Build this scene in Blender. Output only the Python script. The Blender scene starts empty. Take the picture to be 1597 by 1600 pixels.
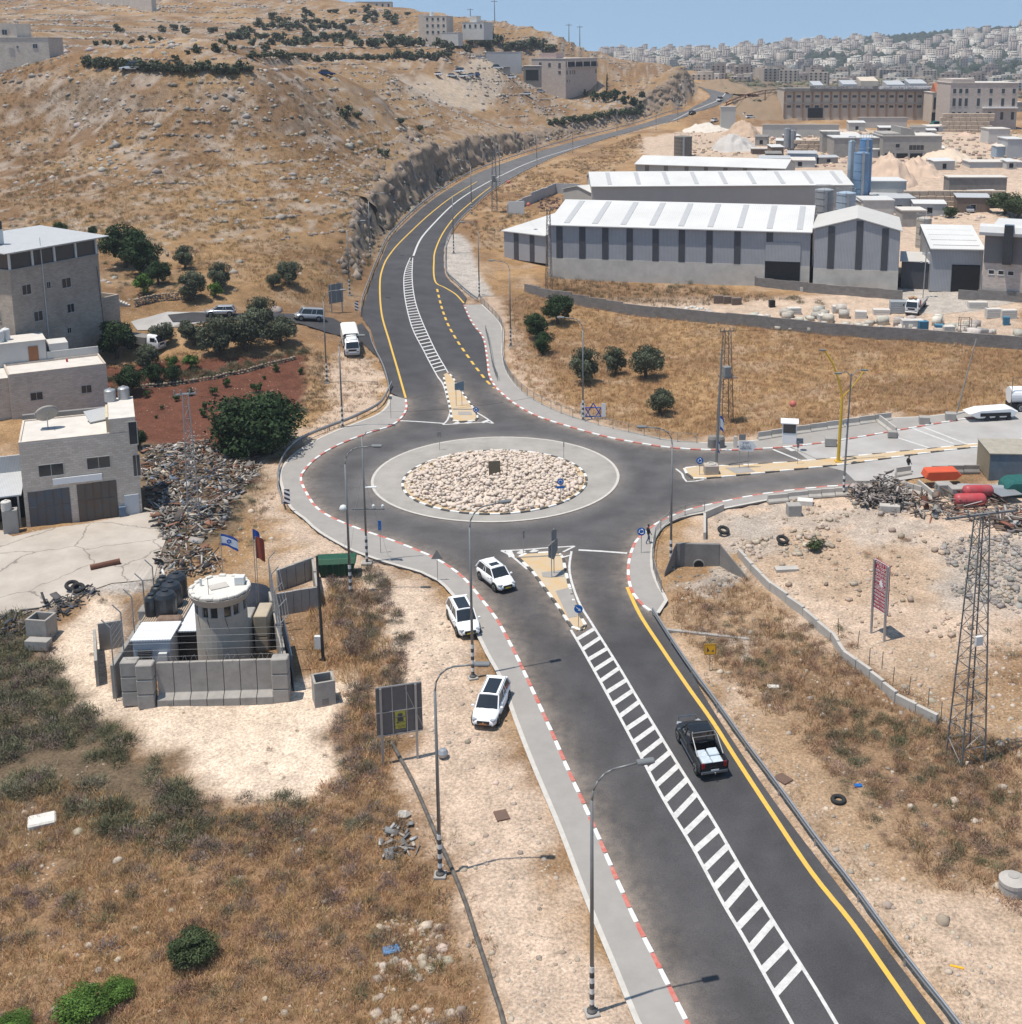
import bpy,bmesh,math,random
import numpy as np
from mathutils import Vector,Matrix
random.seed(7);RNG=np.random.default_rng(11)
SC=bpy.context.scene
COL=SC.collection
PI=math.pi
# ---- camera
FPX,CX,CY,CAMZ=1940.0,930.0,485.0,44.0
PITCH=math.atan(410/FPX);SP,CP=math.sin(PITCH),math.cos(PITCH)
cam_d=bpy.data.cameras.new('camera');cam=bpy.data.objects.new('camera',cam_d);COL.objects.link(cam)
cam.location=(0,0,CAMZ);cam.rotation_euler=(PI/2-PITCH,0,0)
cam_d.sensor_fit='HORIZONTAL';cam_d.sensor_width=36;cam_d.lens=36*FPX/1597
cam_d.shift_x=(798.5-CX)/1597;cam_d.shift_y=(CY-800)/1597
cam_d.clip_start=0.5;cam_d.clip_end=30000
SC.camera=cam
# ---- light
SUN_EL,SUN_DIR=math.radians(74),math.atan2(0.42,1.0)
W=bpy.data.worlds.new('World');SC.world=W;W.use_nodes=True
nt=W.node_tree;nt.nodes.clear()
sky=nt.nodes.new('ShaderNodeTexSky');sky.sky_type='NISHITA';sky.sun_disc=False
sky.sun_elevation=SUN_EL;sky.sun_rotation=math.radians(-113);sky.altitude=300
sky.air_density=1.0;sky.dust_density=0.3;sky.ozone_density=4.0
bg=nt.nodes.new('ShaderNodeBackground');bg.inputs[1].default_value=0.12
out=nt.nodes.new('ShaderNodeOutputWorld')
tcw=nt.nodes.new('ShaderNodeTexCoord');vad=nt.nodes.new('ShaderNodeVectorMath');vad.operation='ADD';vad.inputs[1].default_value=(0,0,.22)
vno=nt.nodes.new('ShaderNodeVectorMath');vno.operation='NORMALIZE'
nt.links.new(tcw.outputs['Generated'],vad.inputs[0]);nt.links.new(vad.outputs[0],vno.inputs[0]);nt.links.new(vno.outputs[0],sky.inputs['Vector'])
hsv=nt.nodes.new('ShaderNodeHueSaturation');hsv.inputs['Saturation'].default_value=.9;hsv.inputs['Hue'].default_value=.485
nt.links.new(sky.outputs[0],hsv.inputs['Color']);nt.links.new(hsv.outputs[0],bg.inputs[0]);nt.links.new(bg.outputs[0],out.inputs[0])
sl=bpy.data.lights.new('sun','SUN');sl.energy=4.1;sl.angle=math.radians(0.53);sl.color=(1,.93,.83)
sun=bpy.data.objects.new('sun',sl);COL.objects.link(sun)
h_=math.cos(SUN_EL)
ldir=Vector((h_*math.cos(SUN_DIR),h_*math.sin(SUN_DIR),-math.sin(SUN_EL)))
sun.rotation_euler=ldir.to_track_quat('-Z','Y').to_euler();sun.location=(-60,0,200)
SC.view_settings.view_transform='Standard';SC.view_settings.look='None'
SC.view_settings.exposure=0.36;SC.view_settings.gamma=1
SC.render.engine='CYCLES'
try:SC.cycles.max_bounces=5;SC.cycles.diffuse_bounces=2;SC.cycles.volume_bounces=0;SC.cycles.transparent_max_bounces=6
except Exception:pass
# ---- geometry of the view, used to read the photo off onto the ground
def ray(x,y):
 a=(x-CX)/FPX;b=(CY-y)/FPX
 return np.array([a,CP+b*SP,-SP+b*CP])
def atz(x,y,z):
 d=ray(x,y);return np.array([0,0,CAMZ])+d*((z-CAMZ)/d[2])
def ats(x,y,zc):return np.array([0,0,CAMZ])+ray(x,y)*zc
# ---- terrain
def tps_fit(P,Z,lam=0.3):
 n=len(P);r2=((P[:,None]-P[None])**2).sum(-1)
 K=np.where(r2>0,r2*np.log(r2+1e-12)*.5,0)+np.eye(n)*lam*100
 A=np.zeros((n+3,n+3));A[:n,:n]=K;A[:n,n]=1;A[:n,n+1:]=P;A[n:,:n]=A[:n,n:].T
 return P,np.linalg.solve(A,np.concatenate([Z,np.zeros(3)]))
def tps_eval(m,X,Y):
 P,w=m;X=np.asarray(X,float);Y=np.asarray(Y,float);out=w[-3]+w[-2]*X+w[-1]*Y
 for i in range(len(P)):
  r2=(X-P[i,0])**2+(Y-P[i,1])**2
  out=out+w[i]*(.5*r2*np.log(r2+1e-12))
 return out
LOWPX=[(925,1583,-2.2),(1300,1560,-2.2),(600,1500,-2.3),(60,1560,-2.6),(1550,1550,-2.3),(760,1100,-1),(300,1200,-1.3),(40,1150,-1.6),(1500,1150,-1),(1100,1150,-1),(300,1040,-.5),(100,900,0),(560,880,0),(1200,900,-.3),(1500,900,.3),(777,745,0),(480,745,0),(1035,745,0),(200,800,0),(20,840,0),(1000,600,.5),(1300,600,1),(1597,620,1.6),(1150,660,.4),(1000,500,1.6),(1300,530,1.6),(1597,545,1.8),(1200,490,2.6),(1500,500,3),(800,405,5.2),(950,415,4.8),(1100,430,4.5),(1400,446,4.2),(1597,470,4.2),(830,500,1.8),(1300,330,6),(1590,330,6.5),(1100,250,9.5),(1300,260,9.5),(1500,265,9.5),(1150,205,12),(1500,197,13),(1350,200,12.5),(1200,180,15),(1590,197,13),(690,640,.3),(600,580,1),(660,500,2.6),(580,480,3.6),(630,430,5),(690,420,5.2),(600,400,5.8),(690,390,6.4),(665,345,7.4),(720,340,7.4),(745,285,8.4),(785,290,8.2),(830,247,8.8),(895,228,9.3),(960,208,10.6),(1025,190,13.2),(1070,177,16),(1105,162,19.5),(1128,150,22.5),(1125,141,24.5),(1100,134,25.5),(800,350,6.8),(900,300,8),(950,255,8.6),(1010,215,10.6),(1160,150,22),(1250,165,18),(350,600,1.2),(480,650,.6),(200,560,3),(345,497,6),(480,503,4.5),(440,560,2.6),(1400,160,17),(1580,150,17)]
FAR=[(-500,700,30),(-500,1100,30),(-200,1300,28),(200,1200,18),(600,1200,12),(700,700,14),(500,420,10),(350,250,5),(260,120,2),(-120,60,-3),(-200,120,1),(120,60,-2),(0,20,-2.4)]
HILLPX=[(60,530,7),(200,430,9),(345,470,7.5),(480,455,6.8),(520,480,5),(555,455,5.6),(300,400,10),(420,400,9.6),(530,400,8.5),(100,300,17),(300,300,17),(450,300,16.5),(540,300,16),(585,330,13),(560,380,8.5),(100,200,27),(300,200,27.5),(500,200,26.5),(621,250,18),(590,270,17),(0,112,38.6),(205,110,39.2),(400,112,38.8)]
HILLS=[(78,92,285),(0,60,340),(120,92,300),(300,60,450),(450,60,500),(600,60,540),(750,90,500),(300,85,370),(450,87,400),(600,112,400),(300,-22,680),(0,-30,640),(450,-10,700),(520,0,700),(600,7,680),(700,22,650),(800,42,620),(870,65,610),(160,30,500),(600,35,600),(840,100,600),(1060,112,620),(1030,98,640),(980,100,640),(930,85,660),(600,150,335),(700,190,400),(750,160,470),(850,150,560),(890,144,585),(950,150,585),(1000,150,600),(620,200,340),(640,220,320)]
def _pts(L):return[atz(*q)for q in L]
_low=_pts(LOWPX)+[np.array(q,float)for q in FAR]
_hill=_pts(HILLPX)+[ats(*q)for q in HILLS]
_cut=[(150,560),(520,487),(566,470),(575,440),(590,400),(607,368),(640,333),(665,311),(706,284),(746,262),(787,247),(850,227),(902,213),(969,197),(1030,178),(1070,167),(1087,150),(1092,137),(1085,131)]
_hillfar=[(-420,900,60),(-150,950,55),(0,800,40),(-400,500,50),(-300,300,45),(-200,200,14),(-140,150,5),(-60,900,52),(60,820,30)]
_near=[q for q in _low if q[0]<-30 and 60<q[1]<210]
_hill+=_near+[np.array(q,float)for q in _hillfar]
def _arr(L):A=np.array(L);return A[:,:2],A[:,2]
M_LOW=tps_fit(*_arr(_low))
def low(X,Y):return tps_eval(M_LOW,X,Y)
def seg_dist(X,Y,poly):
 X=np.asarray(X,float);Y=np.asarray(Y,float);best=np.full(X.shape,1e18);
 for(x0,y0),(x1,y1)in zip(poly[:-1],poly[1:]):
  dx,dy=x1-x0,y1-y0;L=dx*dx+dy*dy+1e-9
  t=np.clip(((X-x0)*dx+(Y-y0)*dy)/L,0,1)
  best=np.minimum(best,(X-x0-t*dx)**2+(Y-y0-t*dy)**2)
 return np.sqrt(best)
def inside(X,Y,poly):
 X=np.asarray(X,float);Y=np.asarray(Y,float);c=np.zeros(X.shape,bool);n=len(poly)
 for i in range(n):
  x0,y0=poly[i];x1,y1=poly[(i+1)%n]
  if y0==y1:continue
  c^=((y0>Y)!=(y1>Y))&(X<(x1-x0)*(Y-y0)/(y1-y0)+x0)
 return c
def at_low(x,y):
 d=ray(x,y);t=200.0
 ts=np.concatenate([np.linspace(40,200,400),np.geomspace(200,1400,900)[1:]])
 Z=CAMZ+d[2]*ts-low(d[0]*ts,d[1]*ts)
 i=np.argmax(Z<0)if(Z<0).any()else len(ts)-1
 a,b=ts[max(i-1,0)],ts[i];za,zb=Z[max(i-1,0)],Z[i]
 t=a+(b-a)*(za/(za-zb+1e-12))if za>0>zb else b
 return np.array([d[0]*t,d[1]*t])
CUT=[at_low(*q)for q in _cut]
CUT=[(-150.,158.)]+[(float(a),float(b))for a,b in CUT]+[(float(CUT[-1][0])-30,float(CUT[-1][1])+60),(0.,1400.)]
_rise={4:3,5:4,6:7,7:8.5,8:9.5,9:10,10:8.5,11:7,12:4,13:3.5,14:5,15:8.5,16:12,17:13,18:10,19:7}
for i_,r_ in _rise.items():
 (x0,y0),(x1,y1)=CUT[i_-1],CUT[i_+1];l_=math.hypot(x1-x0,y1-y0);nx_,ny_=-(y1-y0)/l_,(x1-x0)/l_
 for d_,e_ in((0,0),(7,.5)):
  px_,py_=CUT[i_][0]+nx_*d_,CUT[i_][1]+ny_*d_;_hill.append(np.array([px_,py_,float(low(*CUT[i_]))+r_+e_]))
M_HILL=tps_fit(*_arr(_hill))
HILLPOLY=CUT+[(-900.,1400.),(-900.,158.)]
def vnoise(X,Y,s,seed=0):
 X=np.asarray(X,float)/s;Y=np.asarray(Y,float)/s
 xi=np.floor(X).astype(np.int64);yi=np.floor(Y).astype(np.int64);fx=X-xi;fy=Y-yi
 fx=fx*fx*(3-2*fx);fy=fy*fy*(3-2*fy)
 def hsh(a,b):
  h=(a*374761393+b*668265263+seed*1442695041)&0xffffffff
  h=((h^(h>>13))*1274126177)&0xffffffff;return((h^(h>>16))&0xffff)/65535.0
 return(hsh(xi,yi)*(1-fx)+hsh(xi+1,yi)*fx)*(1-fy)+(hsh(xi,yi+1)*(1-fx)+hsh(xi+1,yi+1)*fx)*fy
def fbm(X,Y,s,oct=4,seed=0):
 o=0;a=1;t=0
 for i in range(oct):o=o+a*vnoise(X,Y,s/2**i,seed+i*17);t+=a;a*=.55
 return o/t
def h0(X,Y,rough=False):
 X=np.asarray(X,float);Y=np.asarray(Y,float)
 L=low(X,Y)
 ins=inside(X,Y,HILLPOLY);sd=np.where(ins,seg_dist(X,Y,CUT),0)
 if rough:sd=np.where(ins,np.maximum(sd+(fbm(X,Y,7,4,3)-.5)*5+(vnoise(X,Y,1.6,9)-.5)*1.6,0),0)
 w=4.0+16*np.clip((215-Y)/50,0,1)+3*np.clip((Y-430)/60,0,1)
 t=np.clip((sd-1.0)/w,0,1);t=t*t*(3-2*t)
 Hh=np.where(t>0,tps_eval(M_HILL,X,Y),L)
 return L+t*(Hh-L)
TS=np.concatenate([np.linspace(40,200,500),np.geomspace(200,1300,1500)[1:]])
_DROP=[]
def at(x,y):
 """point of the ground seen at photo pixel (x, y)"""
 d=ray(x,y)
 Z=CAMZ+d[2]*TS-h0(d[0]*TS,d[1]*TS)
 if not(Z<0).any():i=len(TS)-1
 else:i=max(int(np.argmax(Z<0)),1)
 a,b,za,zb=TS[i-1],TS[i],Z[i-1],Z[i]
 t=a+(b-a)*(za/(za-zb))if za>0>zb else b
 return Vector((d[0]*t,d[1]*t,float(h0(d[0]*t,d[1]*t))))
def atl(x,y):
 p=at_low(x,y);return Vector((p[0],p[1],float(low(p[0],p[1]))))
def hz(x,y):return float(h0(x,y))
def proj(P):
 zc=P[1]*CP-(P[2]-CAMZ)*SP
 return CX+FPX*P[0]/zc,CY-FPX*(P[1]*SP+(P[2]-CAMZ)*CP)/zc
def zat(P,py):
 """height of the point above P that the photo shows at row py"""
 b=(CY-py)/FPX;
 return CAMZ+P[1]*(b*CP-SP)/(CP+b*SP)
def smooth(pts,step=1.0,closed=False):
 P=[Vector((p[0],p[1]))for p in pts];n=len(P);o=[]
 rng=range(n if closed else n-1)
 for i in rng:
  p0=P[(i-1)%n]if closed or i>0 else P[0];p1=P[i];p2=P[(i+1)%n]
  p3=P[(i+2)%n]if closed or i+2<n else P[-1]
  k=max(1,int((p2-p1).length/step))
  for j in range(k):
   t=j/k
   o.append(0.5*((2*p1)+(-p0+p2)*t+(2*p0-5*p1+4*p2-p3)*t*t+(-p0+3*p1-3*p2+p3)*t**3))
 if not closed:o.append(P[-1])
 return o
def resample(P,step):
 o=[P[0].copy()];acc=0
 for a,b in zip(P[:-1],P[1:]):
  L=(b-a).length
  while acc+L>=step and L>0:
   t=(step-acc)/L;a=a.lerp(b,t);o.append(a.copy());L=(b-a).length;acc=0
  acc+=L
 return o
# ---- materials
MATS={}
def pm(name,col,rough=.85,var=.25,scale=1.5,col2=None,metal=0,bump=0,bscale=8,spec=.3,wave=None,brick=None,vcol=None,emis=None,alpha=None,crack=None):
 """procedural material: two-scale noise between col and col2, optional corrugation, masonry joints, bump"""
 if name in MATS:return MATS[name]
 m=bpy.data.materials.new(name);m.use_nodes=True;T=m.node_tree;N=T.nodes;L=T.links
 b=N['Principled BSDF'];b.inputs['Roughness'].default_value=rough;b.inputs['Metallic'].default_value=metal
 b.inputs['Specular IOR Level'].default_value=spec
 geo=N.new('ShaderNodeNewGeometry')
 n1=N.new('ShaderNodeTexNoise');n1 .inputs['Scale'].default_value=scale;n1 .inputs['Detail'].default_value=6;n1 .inputs['Roughness'].default_value=.65
 L.new(geo.outputs['Position'],n1 .inputs['Vector'])
 mix=N.new('ShaderNodeMix');mix.data_type='RGBA'
 c2=col2 or tuple(c*(1-var)for c in col)
 cr=N.new('ShaderNodeMapRange');cr.inputs[1].default_value=.3;cr.inputs[2].default_value=.7
 L.new(n1 .outputs['Fac'],cr.inputs[0]);L.new(cr.outputs[0],mix.inputs['Factor'])
 mix.inputs['A'].default_value=(*col,1);mix.inputs['B'].default_value=(*c2,1)
 last=mix.outputs['Result']
 if vcol:
  at_=N.new('ShaderNodeAttribute');at_.attribute_name=vcol
  mm=N.new('ShaderNodeMix');mm.data_type='RGBA';mm.blend_type='MULTIPLY';mm.inputs['Factor'].default_value=1
  L.new(last,mm.inputs['A']);L.new(at_.outputs['Color'],mm.inputs['B']);last=mm.outputs['Result']
 hgt=None
 tc=N.new('ShaderNodeTexCoord')
 if brick:
  bw,bh,jc=brick
  sx=N.new('ShaderNodeSeparateXYZ');L.new(tc.outputs['Object'],sx.inputs[0])
  ad=N.new('ShaderNodeMath');ad.operation='ADD';L.new(sx.outputs[0],ad.inputs[0]);L.new(sx.outputs[1],ad.inputs[1])
  cb=N.new('ShaderNodeCombineXYZ');L.new(ad.outputs[0],cb.inputs[0]);L.new(sx.outputs[2],cb.inputs[1])
  bt=N.new('ShaderNodeTexBrick');bt.inputs['Scale'].default_value=1;bt.inputs['Brick Width'].default_value=bw;bt.inputs['Row Height'].default_value=bh
  bt.inputs['Mortar Size'].default_value=.022;bt.inputs['Color1'].default_value=(1,1,1,1);bt.inputs['Color2'].default_value=(.78,.76,.74,1)
  bt.inputs['Mortar'].default_value=(*jc,1);bt.inputs['Bias'].default_value=-.2
  L.new(cb.outputs[0],bt.inputs['Vector'])
  mm=N.new('ShaderNodeMix');mm.data_type='RGBA';mm.blend_type='MULTIPLY';mm.inputs['Factor'].default_value=1
  L.new(last,mm.inputs['A']);L.new(bt.outputs['Color'],mm.inputs['B']);last=mm.outputs['Result'];hgt=bt.outputs['Color']
 if wave:
  wv=N.new('ShaderNodeTexWave');wv.wave_type='BANDS';wv.bands_direction=wave[0];wv.inputs['Scale'].default_value=wave[1]
  L.new(tc.outputs['Object'],wv.inputs['Vector'])
  mp=N.new('ShaderNodeMapRange');mp.inputs[3].default_value=wave[2]if len(wave)>2 else.8;mp.inputs[4].default_value=1
  L.new(wv.outputs['Fac'],mp.inputs[0])
  mm=N.new('ShaderNodeMix');mm.data_type='RGBA';mm.blend_type='MULTIPLY';mm.inputs['Factor'].default_value=1
  L.new(last,mm.inputs['A']);L.new(mp.outputs[0],mm.inputs['B']);last=mm.outputs['Result'];hgt=wv.outputs['Fac']
 if crack:
  vo=N.new('ShaderNodeTexVoronoi');vo.feature='DISTANCE_TO_EDGE';vo.inputs['Scale'].default_value=crack;va=N.new('ShaderNodeVectorMath');va.operation='ADD';nz_=N.new('ShaderNodeTexNoise');nz_.inputs['Scale'].default_value=.9;nz_.inputs['Detail'].default_value=4
  L.new(geo.outputs['Position'],nz_.inputs['Vector']);L.new(geo.outputs['Position'],va.inputs[0]);L.new(nz_.outputs['Color'],va.inputs[1]);L.new(va.outputs[0],vo.inputs['Vector'])
  mp=N.new('ShaderNodeMapRange');mp.inputs[1].default_value=0;mp.inputs[2].default_value=.012;mp.inputs[3].default_value=.45;mp.inputs[4].default_value=1;L.new(vo.outputs['Distance'],mp.inputs[0])
  mm=N.new('ShaderNodeMix');mm.data_type='RGBA';mm.blend_type='MULTIPLY';mm.inputs['Factor'].default_value=1;L.new(last,mm.inputs['A']);L.new(mp.outputs[0],mm.inputs['B']);last=mm.outputs['Result']
 L.new(last,b.inputs['Base Color'])
 if emis:b.inputs['Emission Color'].default_value=(*emis[:3],1);b.inputs['Emission Strength'].default_value=emis[3]
 if alpha is not None:b.inputs['Alpha'].default_value=alpha
 if bump or hgt is not None:
  bp=N.new('ShaderNodeBump');bp.inputs['Distance'].default_value=.05;bp.inputs['Strength'].default_value=bump or.4
  if hgt is None:
   n2=N.new('ShaderNodeTexNoise');n2 .inputs['Scale'].default_value=bscale;n2 .inputs['Detail'].default_value=5
   L.new(geo.outputs['Position'],n2 .inputs['Vector']);hgt=n2 .outputs['Fac']
  L.new(hgt,bp.inputs['Height']);L.new(bp.outputs[0],b.inputs['Normal'])
 MATS[name]=m;return m
# ---- object helpers
def tag(o,label=None,cat=None,group=None,kind=None):
 if label:o['label']=label
 if cat:o['category']=cat
 if group:o['group']=group
 if kind:o['kind']=kind
 return o
def link(name,me,mat=None,parent=None,loc=None,rz=0):
 o=bpy.data.objects.new(name,me);COL.objects.link(o)
 if mat is not None and me is not None and len(me.materials)==0:
  for m in(mat if isinstance(mat,(list,tuple))else[mat]):me.materials.append(m)
 if parent:o.parent=parent
 if loc is not None:o.location=loc
 if rz:o.rotation_euler[2]=rz
 return o
def thing(name,label,cat,loc=(0,0,0),rz=0,group=None):
 o=bpy.data.objects.new(name,None);COL.objects.link(o);o.location=loc;o.rotation_euler=(0,0,rz)
 o.empty_display_size=.3
 return tag(o,label,cat,group)
def npmesh(name,V,F,colors=None,smooth_=False,matidx=None):
 """fast mesh from numpy: V (n,3), F (m,k) all faces with k corners"""
 me=bpy.data.meshes.new(name);V=np.asarray(V,np.float32);F=np.asarray(F,np.int32);k=F.shape[1]
 me.vertices.add(len(V));me.vertices.foreach_set('co',V.ravel())
 me.loops.add(F.size);me.loops.foreach_set('vertex_index',F.ravel())
 me.polygons.add(len(F));me.polygons.foreach_set('loop_start',np.arange(0,F.size,k,dtype=np.int32));me.polygons.foreach_set('loop_total',np.full(len(F),k,np.int32))
 if matidx is not None:me.polygons.foreach_set('material_index',np.asarray(matidx,np.int32))
 if smooth_:me.polygons.foreach_set('use_smooth',np.ones(len(F),bool))
 if colors is not None:
  ca=me.color_attributes.new('Col','FLOAT_COLOR','POINT');c=np.ones((len(V),4),np.float32);c[:,:3]=colors;ca.data.foreach_set('color',c.ravel())
 me.update(calc_edges=True);return me
class MB:
 """collects boxes, prisms, tubes into one mesh; mi = material slot"""
 def __init__(s):s.v=[];s.f=[];s.m=[]
 def add(s,v,f,mi=0):
  n=len(s.v);s.v+=[tuple(p)for p in v];s.f+=[tuple(i+n for i in q)for q in f];s.m+=[mi]*len(f);return s
 def box(s,x0,x1,y0,y1,z0,z1,mi=0,rz=0,c=None):
  v=[(x0,y0,z0),(x1,y0,z0),(x1,y1,z0),(x0,y1,z0),(x0,y0,z1),(x1,y0,z1),(x1,y1,z1),(x0,y1,z1)]
  if rz:
   cx,cy=c if c else((x0+x1)/2,(y0+y1)/2);ca,sa=math.cos(rz),math.sin(rz)
   v=[(cx+(x-cx)*ca-(y-cy)*sa,cy+(x-cx)*sa+(y-cy)*ca,z)for x,y,z in v]
  return s.add(v,[(0,3,2,1),(4,5,6,7),(0,1,5,4),(1,2,6,5),(2,3,7,6),(3,0,4,7)],mi)
 def cbox(s,c,sz,mi=0,R=None):
  hx,hy,hz_=sz[0]/2,sz[1]/2,sz[2]/2;v=[Vector((a*hx,b*hy,d*hz_))for d in(-1,1)for a,b in((-1,-1),(1,-1),(1,1),(-1,1))]
  if R is not None:v=[R@p for p in v]
  c=Vector(c);return s.add([p+c for p in v],[(0,3,2,1),(4,5,6,7),(0,1,5,4),(1,2,6,5),(2,3,7,6),(3,0,4,7)],mi)
 def tube(s,p0,p1,r0,r1=None,n=8,mi=0,caps=True):
  r1=r0 if r1 is None else r1;p0=Vector(p0);p1=Vector(p1);d=(p1-p0)
  if d.length<1e-6:return s
  d.normalize();u=d.orthogonal().normalized();w=d.cross(u);v=[];
  for k in range(n):
   a=2*PI*k/n;q=u*math.cos(a)+w*math.sin(a);v.append(p0+q*r0);v.append(p1+q*r1)
  f=[(2*k,2*((k+1)%n),2*((k+1)%n)+1,2*k+1)for k in range(n)]
  if caps:f+=[tuple(2*k for k in range(n-1,-1,-1)),tuple(2*k+1 for k in range(n))]
  return s.add(v,f,mi)
 def path(s,pts,r,n=6,mi=0):
  for a,b in zip(pts[:-1],pts[1:]):s.tube(a,b,r,r,n,mi)
  return s
 def lathe(s,prof,n=16,c=(0,0,0),mi=0):
  v=[];f=[]
  for r,z in prof:
   for k in range(n):a=2*PI*k/n;v.append((c[0]+r*math.cos(a),c[1]+r*math.sin(a),c[2]+z))
  for i in range(len(prof)-1):
   for k in range(n):f.append((i*n+k,i*n+(k+1)%n,(i+1)*n+(k+1)%n,(i+1)*n+k))
  f.append(tuple(range(n-1,-1,-1)));f.append(tuple((len(prof)-1)*n+k for k in range(n)))
  return s.add(v,f,mi)
 def prism(s,poly,z0,z1,mi=0):
  n=len(poly);v=[(p[0],p[1],z0)for p in poly]+[(p[0],p[1],z1)for p in poly]
  f=[(i,(i+1)%n,(i+1)%n+n,i+n)for i in range(n)]+[tuple(range(n-1,-1,-1)),tuple(range(n,2*n))]
  return s.add(v,f,mi)
 def extr(s,prof,x0,x1,mi=0,axis='x'):
  """profile in (y,z) swept along x (or (x,z) along y)"""
  n=len(prof);mk=(lambda a,p:(a,p[0],p[1]))if axis=='x' else(lambda a,p:(p[0],a,p[1]))
  v=[mk(x0,p)for p in prof]+[mk(x1,p)for p in prof]
  f=[(i,(i+1)%n,(i+1)%n+n,i+n)for i in range(n)]+[tuple(range(n-1,-1,-1)),tuple(range(n,2*n))]
  return s.add(v,f,mi)
 def mesh(s,name,smooth_=False,bevel=0):
  me=bpy.data.meshes.new(name);me.from_pydata(s.v,[],s.f)
  for p,m in zip(me.polygons,s.m):p.material_index=m;p.use_smooth=smooth_
  b=bmesh.new();b.from_mesh(me);bmesh.ops.recalc_face_normals(b,faces=b.faces)
  if bevel:bmesh.ops.bevel(b,geom=list(b.edges),offset=bevel,segments=1,affect='EDGES',profile=.5)
  b.to_mesh(me);b.free();return me
 def build(s,name,mat,parent=None,loc=None,rz=0,smooth_=False,bevel=0):
  return link(name,s.mesh(name,smooth_,bevel),mat,parent,loc,rz)
def kids(o):return[c for c in o.children]
def copy_tree(o,parent=None,depth=0):
 c=o.copy();COL.objects.link(c);c.parent=parent
 if parent is not None:c.matrix_parent_inverse=o.matrix_parent_inverse.copy()
 for ch in list(o.children):copy_tree(ch,c,depth+1)
 return c
def dup(o,loc,rz=0,label=None,sc=None):
 c=copy_tree(o);c.location=loc;c.rotation_euler=(0,0,rz)
 if sc:c.scale=(sc,sc,sc)
 if label:c['label']=label
 return c
# ---- sheets draped on the ground, in world XY
def drape(name,poly,dz,mat,parent=None,step=4.0,hf=None,skirt=0,kind=None):
 hf=hf or h0
 bm=bmesh.new();vs=[bm.verts.new((p[0],p[1],0))for p in poly];bm.faces.new(vs)
 xs=[p[0]for p in poly];ys=[p[1]for p in poly]
 def cut(a0,a1,no):
  k=int((a1-a0)/step)
  for i in range(1,k+1):
   co=(a0+i*step,0,0)if no[0]else(0,a0+i*step,0)
   bmesh.ops.bisect_plane(bm,geom=list(bm.verts)+list(bm.edges)+list(bm.faces),plane_co=co,plane_no=no)
 cut(min(ys),max(ys),(0,1,0));cut(min(xs),max(xs),(1,0,0))
 bmesh.ops.triangulate(bm,faces=bm.faces)
 bmesh.ops.recalc_face_normals(bm,faces=bm.faces)
 bm.verts.ensure_lookup_table()
 X=np.array([v.co.x for v in bm.verts]);Y=np.array([v.co.y for v in bm.verts]);Z=hf(X,Y)+dz
 for v,z in zip(bm.verts,Z):v.co.z=z
 if bm.faces and sum(f.normal.z for f in bm.faces)<0:bmesh.ops.reverse_faces(bm,faces=bm.faces)
 if skirt:
  be=[e for e in bm.edges if len(e.link_faces)==1]
  r=bmesh.ops.extrude_edge_only(bm,edges=be)
  for g in r['geom']:
   if isinstance(g,bmesh.types.BMVert):g.co.z-=skirt
 me=bpy.data.meshes.new(name);bm.to_mesh(me);bm.free()
 o=link(name,me,mat,parent)
 if kind:o['kind']=kind
 return o
def ribbon(line,width,closed=False):
 """left and right offset polylines of a 2D line"""
 n=len(line);A=[];B=[]
 for i,p in enumerate(line):
  q=line[(i+1)%n]if closed or i+1<n else p;r=line[i-1]if closed or i>0 else p
  t=(q-r)
  if t.length<1e-6:t=Vector((1,0))
  t.normalize();nn=Vector((-t.y,t.x));A.append(p+nn*width/2);B.append(p-nn*width/2)
 return A,B
def strip_mesh(name,line,width,dz,mat,parent=None,closed=False,hf=None,dash=None,thick=0):
 hf=hf or h0
 A,B=ribbon(line,width,closed);n=len(line);X=np.array([p.x for p in A+B]);Y=np.array([p.y for p in A+B]);Z=hf(X,Y)+dz
 V=np.stack([X,Y,Z],1);F=[]
 acc=0
 for i in range(n if closed else n-1):
  j=(i+1)%n;L=(line[j]-line[i]).length
  if dash is None or(acc%(dash[0]+dash[1]))<dash[0]:F.append((i,i+n,j+n,j))
  acc+=L
 me=npmesh(name,V,np.array(F));return link(name,me,mat,parent)
# ==== SETTING: roads, pavements, ground
def W2(L,f=at_low):return[Vector((float(q[0]),float(q[1])))for q in(f(*p)for p in L)]
# outlines read from the photo, turned into metres on the ground
KERB_W=W2([(1085,1625),(1071,1596),(1026,1506),(988,1431),(943,1329),(917,1269),(888,1206),(866,1155),(836,1089),(806,1025),(776,969),(753,939),(727,907),(700.6,886),(670,869),(644,858),(610,845),(561,828),(520,811),(494,794),(477,768),(470,749),(477,734),(498,714),(531,695),(580,676),(610,667),(626,655),(635,640),(634,625)])
WALK_W=W2([(1010,1625),(996,1600),(962,1517),(917,1408),(875.7,1299),(832,1194.5),(806,1127),(783,1063),(760.7,1021.7),(738,976.6),(708,931.5),(685.5,909),(659,896),(606.6,881),(550,861),(500,833),(475,811),(455,795),(441,762),(438,740),(445,727),(464,708),(505,683.6),(550,665),(588,650),(605,636),(611,618)])
EDGE_NW=W2([(611,614),(606,599),(588,546),(578,513),(565,494),(569,475),(580,441),(596,404),(611,372),(638,345),(665,321),(706,292.5),(746.5,270.5),(787,255),(854.7,233),(902,220),(969.6,203),(1030.5,184),(1070,174),(1085,166),(1097,160),(1109,152),(1107,145),(1093.6,136.5),(1085,133)])
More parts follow.
